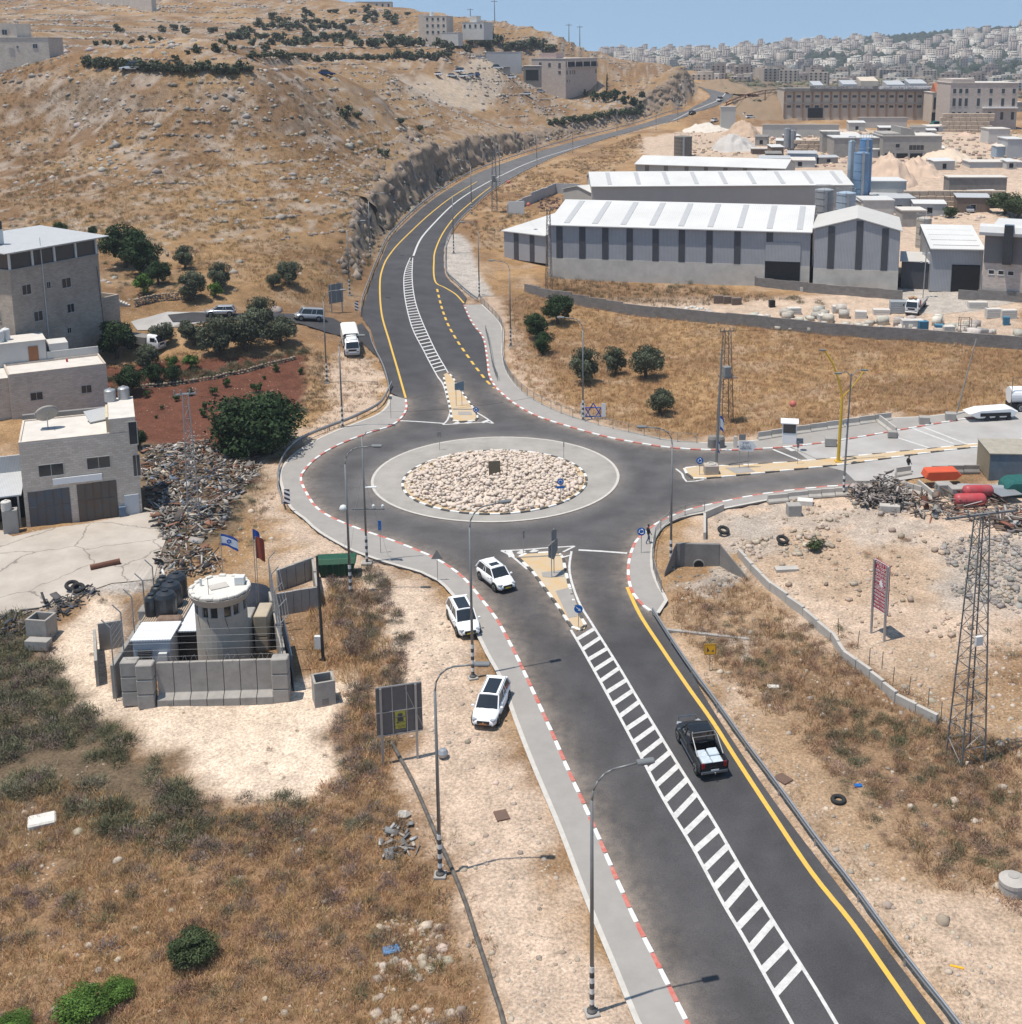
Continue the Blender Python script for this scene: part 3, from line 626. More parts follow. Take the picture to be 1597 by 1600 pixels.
def gpaved(x,y):
 i=np.clip(np.searchsorted(ys,y),0,ny-1);j=np.clip(np.searchsorted(xs,x),0,nx-1);P_=dp.reshape(ny,nx)
 return np.minimum(P_[i,j],P_[np.maximum(i-1,0),np.maximum(j-1,0)])
drape('concrete_yard',W2(YARD),.07,pm('yard_concrete',(.47,.42,.365),.9,.25,.22,col2=(.33,.285,.245),crack=.13),kind='structure',step=1.0,hf=gh)
# ==== ground cover, rocks, trees
def ico(sub,seed,rough=.28,flat=.7):
 b=bmesh.new();bmesh.ops.create_icosphere(b,subdivisions=sub,radius=1);r=random.Random(seed)
 k=[Vector((r.uniform(-1,1),r.uniform(-1,1),r.uniform(-1,1))).normalized()for _ in range(7)];a=[r.uniform(.55,.95)for _ in k]
 for v in b.verts:
  p=v.co.copy()
  for n_,d in zip(k,a):
   e=p.dot(n_)
   if e>d:p-=n_*(e-d)*.9
  v.co=p*(1+r.uniform(-rough,rough)*.4);v.co.z*=flat
 V=np.array([v.co[:]for v in b.verts]);F=np.array([[v.index for v in f.verts]for f in b.faces]);b.free();return V,F
ROCK0=[ico(1,i,.5)for i in range(6)];ROCK1=[ico(2,20+i,.2,.75)for i in range(6)]
def blades(n,seed,spread=.5,lean=.5,w=.05,h=1.0,dome=False,z0=0):
 r=np.random.default_rng(seed);a=r.uniform(0,2*PI,n);rad=spread*np.sqrt(r.uniform(0,1,n));bx,by=rad*np.cos(a),rad*np.sin(a)
 if dome:
  el=np.arccos(r.uniform(.05,1,n));L=r.uniform(.6,1,n)*h;dx,dy,dz=np.sin(el)*np.cos(a),np.sin(el)*np.sin(a),np.cos(el)*.8
  b0=np.stack([dx*L,dy*L,dz*L],1)*r.uniform(.25,.9,n)[:,None];q=r.normal(size=(n,3));q[:,2]+=.5;q/=np.linalg.norm(q,axis=1)[:,None];tip=b0+(q*.6+np.stack([dx,dy,dz],1)*.6)*r.uniform(.12,.34,n)[:,None]
 else:
  L=r.uniform(.5,1,n)*h;b0=np.stack([bx,by,np.zeros(n)],1)
  tip=b0+np.stack([r.normal(0,lean,n)*.5*L+bx*.3,r.normal(0,lean,n)*.5*L+by*.3,L],1)
 ph=r.uniform(0,PI,n);wv=np.stack([np.cos(ph),np.sin(ph),np.zeros(n)],1)*w
 V=np.stack([b0-wv,b0+wv,tip],1).reshape(-1,3);F=np.arange(3*n).reshape(n,3);return V,F
TUFT=[blades(14,i,.5,.9,.035)for i in range(5)];BUSH=[blades(235,50+i,0,0,.021,1,True)for i in range(5)];TALL=[blades(16,90+i,.5,.5,.04)for i in range(4)]
def scatter(name,protos,P,S,col,mat,label=None,zs=None,jit=.12,kind='stuff',cat=None,smooth_=False):
 P=np.asarray(P,float);n=len(P)
 if n==0:return None
 S=np.broadcast_to(np.asarray(S,float),(n,))if np.ndim(S)<2 else np.asarray(S);rz=RNG.uniform(0,2*PI,n);w=RNG.integers(0,len(protos),n);Vs=[];Fs=[];Cs=[];off=0
 zs=np.ones(n)if zs is None else zs;col=np.asarray(col,float);col=np.broadcast_to(col,(n,3))*RNG.uniform(1-jit,1+jit,(n,1))*RNG.uniform(1-jit*.3,1+jit*.3,(n,3))
 for k,(V,F_)in enumerate(protos):
  I_=np.where(w==k)[0]
  if not len(I_):continue
  c,s_=np.cos(rz[I_])[:,None],np.sin(rz[I_])[:,None];sc=S[I_][:,None]
  x=(V[None,:,0]*c-V[None,:,1]*s_)*sc+P[I_,0][:,None];y=(V[None,:,0]*s_+V[None,:,1]*c)*sc+P[I_,1][:,None]
  z=V[None,:,2]*sc*zs[I_][:,None]+P[I_,2][:,None]
  Vs.append(np.stack([x,y,z],-1).reshape(-1,3));Fs.append((F_[None]+(np.arange(len(I_))*len(V))[:,None,None]+off).reshape(-1,3));off+=len(I_)*len(V)
  Cs.append(np.repeat(col[I_],len(V),0))
 o=link(name,npmesh(name,np.concatenate(Vs),np.concatenate(Fs),np.clip(np.concatenate(Cs),0,1),smooth_),mat)
 tag(o,label,cat,None,kind);return o
def foliage_mat(name,tr=.25):
 m=bpy.data.materials.new(name);m.use_nodes=True;N=m.node_tree.nodes;L=m.node_tree.links;b=N['Principled BSDF'];a=N.new('ShaderNodeAttribute');a.attribute_name='Col'
 L.new(a.outputs['Color'],b.inputs['Base Color']);b.inputs['Roughness'].default_value=.75;b.inputs['Specular IOR Level'].default_value=.15
 return m
m_blade=foliage_mat('dry_blades');m_leaf=foliage_mat('leaves');
m_rock=pm('limestone',(1,1,1),.95,.3,1.2,col2=(.62,.6,.58),vcol='Col',bump=.5,bscale=5)
def zpts(poly_px,dens,f=None,n_gate=None,seed=0):
 """random points in a ground polygon read from the photo"""
 poly=[tuple(q)for q in W2(poly_px,f or(lambda x,y:at(x,y)[:2]))];A=np.array(poly);x0,y0=A.min(0);x1,y1=A.max(0)
 n=int((x1-x0)*(y1-y0)*dens);X=RNG.uniform(x0,x1,n);Y=RNG.uniform(y0,y1,n);k=inside(X,Y,poly)
 if n_gate:s_,th=n_gate;k&=fbm(X,Y,s_,3,seed)>th
 X,Y=X[k],Y[k];k=gpaved(X,Y)>.5;return X[k],Y[k]
def put(X,Y,dz=0):return np.stack([X,Y,gh(X,Y)+dz],1)
def clear(X,Y,rects):
 k=np.ones(len(X),bool)
 for(px,py,r)in rects:q=at_low(px,py);k&=np.hypot(X-q[0],Y-q[1])>r
 return X[k],Y[k]
# --- hillside outcrops and stones
X=RNG.uniform(-330,40,85000);Y=RNG.uniform(170,660,85000);k=inside(X,Y,HILLPOLY)&(RNG.uniform(0,1,85000)<(.05+1.5*np.clip((fbm(X,Y*1.8,22,4,101)-.52)*6,0,1))*np.clip(300/Y,.2,1));k&=gpaved(X,Y)>3;X,Y=X[k],Y[k]
S=.2+RNG.exponential(.22,len(X))*(.7+Y/500);S=np.clip(S,.2,1.5)
gcr=np.array([.40,.36,.32])*(RNG.uniform(.7,1.15,(len(X),1)))
scatter('hillside_rocks',ROCK0,put(X,Y,-.12),S*.8,gcr,m_rock,'grey limestone outcrops and boulders scattered over the dry hillside',jit=.15)
X=RNG.uniform(-330,30,260000);Y=RNG.uniform(215,660,260000);zf=h0(X,Y)/2.6;zf=zf-np.floor(zf);k=inside(X,Y,HILLPOLY)&(zf<.07)&(fbm(X,Y,38,3,131)>.47)&(X>-.52*Y);X,Y=X[k][:9000],Y[k][:9000]
scatter('terrace_stones',ROCK0,put(X,Y,-.05),RNG.uniform(.3,.85,len(X)),np.array([.34,.29,.24])*RNG.uniform(.55,1.2,(len(X),1)),m_rock,'low dry stone terrace walls following the contours of the hillside',jit=.15)
# --- rock of the road cutting
_l=resample([Vector(p)for p in CUT[6:20]],.6);_d=np.arange(.2,11,.32);P0=np.array([(p.x,p.y)for p in _l]);Tn=np.gradient(P0,axis=0);Tn=np.array([np.convolve(np.pad(Tn[:,k],6,'edge'),np.ones(13)/13,'valid')for k in(0,1)]).T;Tn/=np.linalg.norm(Tn,axis=1)[:,None];Nn=np.stack([-Tn[:,1],Tn[:,0]],1)
PX=P0[:,None,0]+Nn[:,None,0]*_d[None];PY=P0[:,None,1]+Nn[:,None,1]*_d[None];PZ=h0(PX.ravel(),PY.ravel()).reshape(PX.shape);st_=np.clip(np.abs(np.gradient(PZ,axis=1))/.32-.25,0,1);sl=np.arange(len(_l))[:,None]*.6+PX*0
dis=(fbm(sl,PZ*1.5,4.5,5,201)-.42)*3.6+(np.abs(fbm(sl,PZ*.8,1.6,3,211)-.5)-.12)*1.6+np.floor(PZ/1.7+fbm(sl,sl*0,9,2,5))%2*.25
QX=PX-Nn[:,None,0]*dis*st_;QY=PY-Nn[:,None,1]*dis*st_;QZ=PZ+.12+(fbm(PX,PY,1.4,3,221)-.45)*.7;QZ[:,0]-=.5;QZ[:,-1]-=.9;n_,m_=PX.shape;I_=np.arange(n_*m_).reshape(n_,m_)
F_=np.stack([I_[:-1,:-1].ravel(),I_[1:,:-1].ravel(),I_[1:,1:].ravel(),I_[:-1,1:].ravel()],1);tn=(fbm(sl,PZ*2,2.2,4,231))[...,None];cc=np.array((.40,.30,.215))*tn+np.array((.17,.125,.09))*(1-tn);cc=np.where((fbm(PX,PY,5,3,9)[...,None]>.5)&(st_[...,None]<.3),np.array((.26,.17,.09)),cc)
o=link('rock_cutting',npmesh('rock_cutting',np.stack([QX,QY,QZ],-1).reshape(-1,3),F_,cc.reshape(-1,3)*1.1),m_rock);o['kind']='structure'
cl=[Vector(p)for p in CUT[4:21]];cr_=resample(cl,1.1);X=[];Y=[];
for p,q in zip(cr_[:-1],cr_[1:]):
 t=(q-p).normalized();n_=Vector((-t.y,t.x));
 for _ in range(3):d=random.uniform(1.5,9);e=p+n_*d;X.append(e.x);Y.append(e.y)
X=np.array(X);Y=np.array(Y);sl_=slope.reshape(ny,nx)[np.clip(np.searchsorted(ys,Y),0,ny-1),np.clip(np.searchsorted(xs,X),0,nx-1)];k=(sl_>.45)&(gpaved(X,Y)>.8);X,Y=X[k],Y[k]
scatter('cutting_rock',ROCK0,put(X,Y,-.2),RNG.uniform(.3,1.0,len(X)),np.array([.25,.205,.17])*RNG.uniform(.6,1.25,(len(X),1)),m_rock,'rough grey brown rock face of the road cutting',zs=RNG.uniform(1.1,2.6,len(X)))
# --- dry grass
def grass(name,zones,protos,mat,label,hz_=(.25,.5)):
 Ps=[];Ss=[];Cc=[]
 for px,dens,hs,tint,gate in zones:
  X,Y=zpts(px,dens,n_gate=gate);Ps.append(put(X,Y,-.02));Ss.append(RNG.uniform(hs[0],hs[1],len(X)));c=gcol(X,Y);t=np.array(tint[:3]);a=tint[3];Cc.append((c*(1-a)+t*a))
 return scatter(name,protos,np.concatenate(Ps),np.concatenate(Ss),np.concatenate(Cc),mat,label,jit=.3)
FIELD=[(790,470),(860,440),(1000,480),(1150,500),(1597,550),(1650,620),(1500,650),(1400,645),(1340,655),(1187,686),(1040,682),(930,660),(840,620),(800,570)]
HILLZ=[(0,112),(200,112),(400,114),(560,150),(700,190),(830,210),(900,190),(1000,180),(1000,150),(700,190),(600,250),(560,330),(520,470),(460,480),(300,420),(150,400),(-80,420),(-80,112)]
SWZ=[(-60,1250),(100,1220),(300,1280),(480,1250),(600,1150),(640,1330),(700,1420),(760,1640),(-60,1640)]
grass('dry_grass',[(FIELD,3.2,(.35,.75),(.52,.33,.17,.7),None),(HILLZ,1.5,(.35,.85),(.46,.30,.14,.6),(12,.4)),(SWZ,20,(.2,.5),(.58,.37,.19,.75),(3,.25)),([(590,1150),(680,1180),(760,1400),(800,1640),(600,1640),(590,1300)],3,(.2,.5),(.42,.27,.15,.6),(3,.5)),([(480,940),(560,900),(600,960),(640,1100),(600,1200),(560,1180),(480,1060)],9,(.3,.7),(.56,.36,.19,.75),(3,.3)),([(1040,930),(1160,900),(1280,1000),(1450,1100),(1597,1170),(1597,1420),(1450,1380),(1300,1200),(1150,1080),(1060,990)],6,(.3,.65),(.40,.25,.14,.7),(4,.40)),([(1060,1000),(1300,1300),(1597,1640),(1500,1640),(1250,1300),(1100,1090)],5,(.15,.35),(.25,.19,.12,.6),None),([(1300,1000),(1597,1000),(1597,1200),(1450,1150),(1330,1080)],2.5,(.2,.5),(.28,.19,.12,.5),(5,.48)),([(850,430),(1100,450),(1250,466),(1100,478),(880,475)],1.6,(.4,.9),(.17,.13,.07,.7),None),([(530,540),(600,540),(600,620),(540,680),(440,760),(400,830),(380,760),(470,660)],2.5,(.25,.6),(.30,.20,.11,.6),(4,.45)),([(140,570),(480,540),(520,560),(500,650),(480,640),(470,560),(160,580)],3,(.3,.7),(.26,.17,.09,.5),None),([(720,300),(820,270),(1000,210),(1010,240),(930,270),(850,320),(790,400),(740,380),(715,340)],1,(.4,.8),(.30,.19,.10,.6),(8,.42))],TUFT,m_blade,'golden dry grass standing over the fields and verges')
# --- low scrub
def shr(zones,name,label):
 Ps=[];Ss=[];Cc=[]
 for px,dens,hs,cols,gate,sd in zones:
  X,Y=zpts(px,dens,n_gate=gate,seed=sd);Ps.append(put(X,Y,-.05));Ss.append(RNG.uniform(hs[0],hs[1],len(X)));ci=np.array(cols)[RNG.integers(0,len(cols),len(X))];Cc.append(ci)
 return scatter(name,BUSH,np.concatenate(Ps),np.concatenate(Ss),np.concatenate(Cc),m_blade,label,jit=.22)
G1,G2,G3,B1,B2,B3=(.105,.108,.062),(.14,.135,.08),(.20,.185,.125),(.24,.155,.105),(.32,.20,.115),(.20,.15,.13)
shr([([(-60,960),(60,960),(110,1090),(300,1220),(340,1330),(200,1320),(60,1300),(-60,1300)],3.2,(.5,1.4),[G1,G2,G1,G3,B3],(4,.36),3),([(300,1250),(480,1240),(600,1270),(500,1330),(330,1330)],2.2,(.4,1.1),[G2,G3,B3],(4,.4),4),(SWZ,1.1,(.4,1.1),[B1,B2,B3,G2,B1,(.24,.18,.16)],(5,.44),5),([(510,900),(600,880),(640,1000),(610,1180),(540,1240),(520,1150),(560,1060),(530,980)],3,(.4,1.15),[B3,(.2,.17,.14),G2,B1],(4,.36),6),([(1050,930),(1200,960),(1400,1080),(1560,1190),(1597,1300),(1597,1430),(1400,1350),(1250,1150),(1100,1010)],1.9,(.35,.95),[B1,B2,G2,B1,(.28,.19,.15)],(5,.45),7),([(1270,1080),(1400,1120),(1597,1170),(1597,1280),(1480,1260),(1300,1180)],1.8,(.4,1.0),[G1,G2,B1],(5,.46),8),([(1220,960),(1330,970),(1360,1010),(1280,1010),(1200,985)],1.0,(.35,.8),[G2,B1],(4,.4),9),([(165,588),(300,582),(400,565),(475,545),(480,556),(400,578),(300,597),(170,614)],1.6,(.6,1.3),[G1,G2,G1,G3],None,23),([(160,400),(260,410),(330,440),(320,470),(200,470),(160,440)],.35,(.5,1.2),[G1,G2,G3],(5,.45),24),([(230,690),(420,690),(400,760),(340,850),(250,870),(225,780)],.35,(.4,1.0),[B1,G2,G3],(5,.5),21),([(1180,870),(1330,790),(1480,830),(1597,1000),(1597,1180),(1400,1080)],.22,(.3,.8),[B1,G3,B2],(6,.5),22),([(160,945),(270,900),(300,880),(420,870),(420,800),(380,770),(330,830),(200,920),(60,970),(60,1000)],.8,(.3,.8),[G2,B1,G3],(4,.45),10),([(400,560),(460,540),(520,560),(510,640),(470,650),(470,560)],.5,(.4,1.0),[G2,B1,G3],(4,.42),11),([(1040,440),(1090,445),(1300,470),(1300,478),(1040,462)],.35,(.7,1.5),[G1,G2],(6,.5),12),([(560,280),(640,250),(700,230),(760,215),(700,300),(600,400),(520,470),(480,440)],.25,(.6,1.3),[G1,G2,B1],(10,.45),13),([(0,112),(400,114),(600,160),(700,200),(560,330),(300,400),(0,390)],.2,(.35,1.1),[G1,G2,B1],(15,.45),14),([(720,300),(1000,210),(1000,250),(850,330),(760,400)],.08,(.6,1.3),[G1,G2,B1],(10,.48),15)],'low_scrub','brown and grey green thorn scrub on the waste ground')
X,Y=zpts([(85,1000),(190,940),(160,1070),(440,1095),(540,1050),(540,1200),(480,1255),(380,1250),(300,1180)],.12);scatter('sparse_scrub',BUSH,put(X,Y),RNG.uniform(.2,.45,len(X)),[(.20,.17,.12)],m_blade,'thin thorny weeds on the pale sandy clearing')
X=RNG.uniform(50,420,2600);Y=RNG.uniform(560,1090,2600);k=(X>.1*Y)&(gh(X,Y)>-5)&(fbm(X,Y,60,3,8)>.42);scatter('distant_scrub',[blades(50,7,0,0,.07,1,True),ROCK0[0]],put(X[k],Y[k]),RNG.uniform(1.2,3,k.sum()),[(.13,.125,.085)],m_blade,'grey green scrub and rocks on the land behind the long factory',jit=.3)
def blockproto():
 m=MB().box(-.6,.6,-.4,.4,0,.7);V=np.array(m.v);F_=[];
 for q in m.f:F_+=[(q[0],q[1],q[2]),(q[0],q[2],q[3])]
 return V,np.array(F_)
BLK=[blockproto()]
# --- stones and rubble
def stones(name,zones,label,mat=None):
 Ps=[];Ss=[];Cc=[]
 for px,dens,ex,col,gate in zones:
  X,Y=zpts(px,dens,n_gate=gate);Ps.append(put(X,Y,-.02));Ss.append(np.clip(.04+RNG.exponential(ex,len(X)),.04,.5));Cc.append(np.array(col)*RNG.uniform(.7,1.2,(len(X),1)))
 return scatter(name,ROCK0[:1]+BLK*4 if name=='rubble' else ROCK0,np.concatenate(Ps),np.concatenate(Ss),np.concatenate(Cc),mat or m_rock,label,jit=.12)
L1,L2,L3=(.50,.42,.34),(.42,.36,.30),(.30,.29,.28)
stones('verge_stones',[([(560,890),(640,900),(740,990),(860,1280),(990,1600),(780,1640),(690,1350),(620,1050)],4,.045,L1,(4,.4)),([(1040,960),(1300,1250),(1597,1560),(1597,1640),(1480,1600),(1100,1090)],5,.045,L1,None),([(590,1430),(680,1420),(750,1640),(580,1640)],22,.085,L1,(3,.42)),(SWZ,.7,.065,L1,(5,.5)),([(1050,900),(1330,1010),(1597,1180),(1597,1500),(1300,1200),(1100,1050)],.9,.07,L1,None),([(300,900),(430,760),(470,800),(560,870),(480,900)],2,.05,L1,None),([(1340,1000),(1597,1000),(1597,1180),(1450,1120)],4,.06,L1,None)],'pale limestone pebbles and stones on the verges')
stones('rubble',[([(1090,822),(1250,775),(1340,800),(1420,830),(1597,850),(1597,960),(1450,1010),(1300,960),(1180,900)],3.0,.085,(.46,.37,.29),(3,.5)),([(1470,850),(1597,830),(1600,960),(1490,930)],14,.10,(.36,.33,.30),(3,.4)),([(1140,850),(1290,820),(1310,860),(1180,880)],7,.13,L1,(4,.42)),([(1320,780),(1340,740),(1420,750),(1440,790),(1400,810),(1340,800)],5,.15,(.33,.29,.26),None),([(1140,880),(1320,860),(1400,960),(1240,950)],2,.06,L1,(4,.5)),([(1035,900),(1090,890),(1160,885),(1130,940),(1060,920)],3,.06,L3,None)],'broken stone and builders rubble heaped across the east yard')
# cut stone blocks and slabs in the stone yard
X,Y=zpts([(1175,500),(1290,480),(1597,520),(1597,530),(1420,528),(1280,522),(1160,512)],.35,n_gate=(7,.42));BX=MB();
scatter('cut_stone_blocks',BLK,put(X,Y),RNG.uniform(.5,1.5,len(X)),np.array([.60,.56,.50])*RNG.uniform(.75,1.1,(len(X),1)),m_rock,'pale cut stone blocks and slabs stored in the stone yard',zs=RNG.uniform(.5,1.6,len(X)))
X,Y=zpts([(1025,482),(1100,480),(1130,498),(1060,500),(1030,494)],3);scatter('stone_offcuts',ROCK0,put(X,Y),RNG.uniform(.2,.5,len(X)),[(.62,.59,.55)],m_rock,'heap of white stone offcuts in the near left of the stone yard')
# --- scrap heap west of the compound: bars, sheets, tyres as loose debris
def junk(name,px,dens,hgt,label,cols,smax=1.2):
 X,Y=zpts(px,dens);n=len(X);P=put(X,Y);P[:,2]+=RNG.uniform(0,1,n)**1.5*hgt*np.clip(fbm(X,Y,5,3,7)*2-.4,.1,1);V=[];F_=[];Cc=[]
 pal=np.array(cols)
 for i in range(n):
  L_,w_,t_=RNG.uniform(.15,smax)*RNG.uniform(.4,1.4),RNG.uniform(.03,.2)*(1+3*(RNG.random()<.15)),RNG.uniform(.02,.12);R=Matrix.Rotation(RNG.uniform(0,6.28),3,'Z')@Matrix.Rotation(RNG.normal(0,.45),3,'X')@Matrix.Rotation(RNG.normal(0,.35),3,'Y')
  R=np.array(R);b=np.array([(a*L_/2,c*w_/2,d*t_/2)for d in(-1,1)for a,c in((-1,-1),(1,-1),(1,1),(-1,1))])@R.T+P[i]+(0,0,.1);k=len(V)*8;V.append(b)
  F_+=[(k,k+3,k+2),(k,k+2,k+1),(k+4,k+5,k+6),(k+4,k+6,k+7),(k,k+1,k+5),(k,k+5,k+4),(k+1,k+2,k+6),(k+1,k+6,k+5),(k+2,k+3,k+7),(k+2,k+7,k+6),(k+3,k,k+4),(k+3,k+4,k+7)]
  Cc.append(np.tile(pal[RNG.integers(len(pal))]*RNG.uniform(.4,1.05),(8,1)))
 o=link(name,npmesh(name,np.concatenate(V),np.array(F_),np.clip(np.concatenate(Cc),0,1)),m_leaf);return tag(o,label,None,None,'stuff')
JC=[(.14,.12,.11),(.30,.27,.24),(.44,.40,.36),(.22,.12,.08),(.06,.06,.06),(.58,.55,.52),(.16,.20,.26),(.30,.15,.10),(.36,.32,.28),(.5,.44,.36)]
junk('scrap_heap',[(225,700),(300,690),(400,710),(410,740),(370,780),(350,830),(300,850),(260,860),(235,800),(222,750)],8,.9,'heaps of scrap metal and broken parts beside the grey stone workshop',JC)
junk('scrap_heap',[(240,870),(290,845),(330,860),(350,890),(300,900),(250,900)],6,.7,'dark scrap strewn behind the guard post at the edge of the concrete yard',JC)
junk('scrap_strip',[(0,965),(60,950),(150,915),(160,930),(60,985),(0,1000)],6,.7,'line of old car parts dumped along the edge of the concrete yard',[(.06,.06,.065),(.14,.13,.13),(.10,.11,.14),(.2,.18,.16)])
junk('scrap_mound',[(1325,778),(1345,748),(1390,752),(1425,782),(1400,802),(1350,796)],16,2.4,'mound of twisted scrap and cable beside the east road',[(.30,.26,.235),(.36,.31,.28),(.22,.19,.17),(.12,.11,.10),(.42,.36,.33)])
junk('yard_junk',[(1400,790),(1470,770),(1597,790),(1700,850),(1597,835),(1480,812),(1430,812)],3.5,1.0,'planks pipes and scrap lying round the red tanks',[(.28,.22,.18),(.16,.12,.10),(.40,.38,.36),(.24,.10,.07),(.3,.27,.24)],2.2)
junk('roadside_litter',[(590,1300),(640,1280),(660,1330),(600,1340)],8,.2,'broken slats and litter in the dry grass',[(.4,.4,.4),(.2,.2,.2),(.5,.45,.4)],1.0)
# ---- trees
def crown_arr(seed,lobes,leaves,leaf,r=1.0,hflat=.8,hole=.15):
 g=np.random.default_rng(seed);C_=[];R_=[]
 for i in range(lobes):
  v=g.normal(size=3);v/=np.linalg.norm(v);d=.72*r*g.uniform(.35,1)**.5;C_.append(v*d);R_.append(r*g.uniform(.2,.42))
 w=g.integers(0,lobes,leaves);C_=np.array(C_)[w];R_=np.array(R_)[w]
 v=g.normal(size=(leaves,3));v/=np.linalg.norm(v,axis=1)[:,None]
 p=C_+v*(R_*g.uniform(.7,1.15,leaves))[:,None];p[:,2]*=hflat
 a1=g.normal(size=(leaves,3));a1/=np.linalg.norm(a1,axis=1)[:,None];a2=np.cross(a1,v);a2/=np.linalg.norm(a2,axis=1)[:,None]+1e-6
 s=leaf*g.uniform(.6,1.3,leaves)[:,None];V=np.stack([p-a1*s,p+a1*s,p+a2*s*1.1],1).reshape(-1,3);F_=np.arange(3*leaves).reshape(-1,3)
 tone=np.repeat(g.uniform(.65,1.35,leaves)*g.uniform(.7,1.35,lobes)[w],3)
 # solid core added inside the crown to block light, in a darker tone
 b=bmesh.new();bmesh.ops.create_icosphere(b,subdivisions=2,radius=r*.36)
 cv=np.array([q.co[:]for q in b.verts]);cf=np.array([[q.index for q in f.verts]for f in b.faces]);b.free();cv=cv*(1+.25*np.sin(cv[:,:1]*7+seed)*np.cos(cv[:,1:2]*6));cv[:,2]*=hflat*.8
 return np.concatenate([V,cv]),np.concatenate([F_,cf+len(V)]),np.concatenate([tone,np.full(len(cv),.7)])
TREE={}
m_bark=pm('bark',(.13,.10,.075),.95,.3,6,bump=.4)
def crown_mesh(kind,seed,big):
 k=(kind,seed,big)
 if k in TREE:return TREE[k]
 col=dict(olive=(.088,.098,.062),dark=(.030,.052,.020),green=(.045,.078,.022),mid=(.052,.07,.03),bright=(.07,.13,.025),dry=(.14,.13,.09),cypress=(.026,.04,.02))[kind]
 lv={0:300,1:1700,2:6500,3:12000}[big];lf={0:.17,1:.09,2:.055,3:.045}[big]
 V,F_,t=crown_arr(seed*7+len(kind),{0:8,1:14,2:24,3:44}[big],lv,lf,1.0,.8 if kind!='cypress' else 2.6)
 if kind=='cypress':V[:,:2]*=.42*(1.25-np.clip(V[:,2:3]/3.2,-.6,1))
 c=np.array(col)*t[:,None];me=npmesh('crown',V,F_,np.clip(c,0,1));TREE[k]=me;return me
def tree(px,py,hgt,wid,kind,label,big=1,seed=None,group=None,name='tree',f=None,parts=True,P=None,lift=None):
 P=P or(f or at)(px,py);P=Vector((P.x,P.y,float(gh(P.x,P.y))if P.y<1380 and f is None else P.z));seed=random.randrange(4)if seed is None else seed
 ch=hgt*.58;r=wid/2*1.08;cz=hgt*.54 if lift is None else lift;cm=crown_mesh(kind,seed,big)
 if not parts:
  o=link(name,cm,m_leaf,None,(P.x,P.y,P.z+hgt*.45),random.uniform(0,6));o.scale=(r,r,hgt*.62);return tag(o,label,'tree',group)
 t=thing(name,label,'tree',P,random.uniform(0,6),group)
 m=MB();k=random.Random(seed*3+1);m.tube((0,0,-.3),(.1*r,0,cz*.55),.09*r+.05,.07*r+.03,7)
 for i in range(5):a=i*1.26+k.random();m.tube((.1*r,0,cz*.5),(r*.5*math.cos(a),r*.5*math.sin(a),cz+.1*hgt),.05*r+.02,.02,5)
 m.build('trunk',m_bark,t,smooth_=True)
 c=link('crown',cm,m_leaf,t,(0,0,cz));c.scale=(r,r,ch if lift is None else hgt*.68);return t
# ==== STREET FURNITURE
def lampproto():
 t=thing('street_lamp','x','street lamp')
 m=MB();m.tube((0,0,2.6),(0,0,10.6),.105,.075,10)
 m.mesh('p');pl=m.build('pole',m_pole,t,smooth_=True)
 m=MB();
 for i in range(8):m.tube((0,0,.25+i*.3),(0,0,.55+i*.3-.002),.125,.125,10,mi=i%2)
 m.build('striped_sleeve',[m_black,m_white],t,smooth_=False)
 pts=[(0,0,10.5)]+[(1.25-1.25*math.cos(a),0,10.6+1.3*math.sin(a))for a in(.35,.7,1.05,1.4)]+[(2.3,0,12.0)]
 MB().path(pts,.05,7).build('arm',m_pole,t,smooth_=True)
 h=MB();h.extr([(-.17,11.93),(.17,11.93),(.19,12.03),(.1,12.13),(-.1,12.13),(-.19,12.03)],2.2,3.05).build('lamp_head',m_lampw,t,bevel=.03)
 MB().box(2.4,2.95,-.13,.13,11.9,11.928).build('lens',m_glass,t)
 MB().box(-.35,.35,-.35,.35,-.3,.12).build('footing',m_conc,t,bevel=.03)
 MB().lathe([(.26,.12),(.26,.2),(.15,.28)],12).build('base_flange',m_black,t)
 return t
m_lampw=pm('lamp_housing',(.62,.63,.62),.5,.1,3);m_lampd=pm('lamp_housing_dark',(.16,.17,.175),.5,.1,3)
LAMP0=lampproto();_lu=[0]
def lamp(base,head,label,dark=False,f=None,group='street lamps along the road',hmax=13.2):
 P=(f or at)(*base);P.z=float(gh(P.x,P.y))
 hgt=zat(P,head[1])-P.z;hgt=min(max(hgt,9),hmax)
 H_=atz(head[0],head[1],P.z+hgt);a=math.atan2(H_[1]-P.y,H_[0]-P.x);d=math.hypot(H_[0]-P.x,H_[1]-P.y)
 if _lu[0]==0:o=LAMP0;_lu[0]=1;o.location=P;o.rotation_euler=(0,0,a)
 else:o=dup(LAMP0,P,a)
 # scale each part so the pole keeps its thickness and the sleeve its height
 k=(hgt-2.6)/(12-2.6)
 for c in o.children:
  n_=c.name.split('.')[0]
  if n_ in('pole','arm','lamp_head','lens'):c.scale=(1,1,k);c.location=(0,0,2.6-2.6*k)
  if n_=='lamp_head':c.scale=(1,1,1);c.location=(0,0,2.6+(12.03-2.6)*k-12.03)
  if n_=='lens':c.scale=(1,1,1);c.location=(0,0,2.6+(12.03-2.6)*k-12.03)
  if n_=='lamp_head' and dark:c.data=HEADD
 tag(o,label,'street lamp',group);return o
HEADD=[c for c in LAMP0 .children if c.name.startswith('lamp_head')][0].data.copy();HEADD.materials[0]=m_lampd
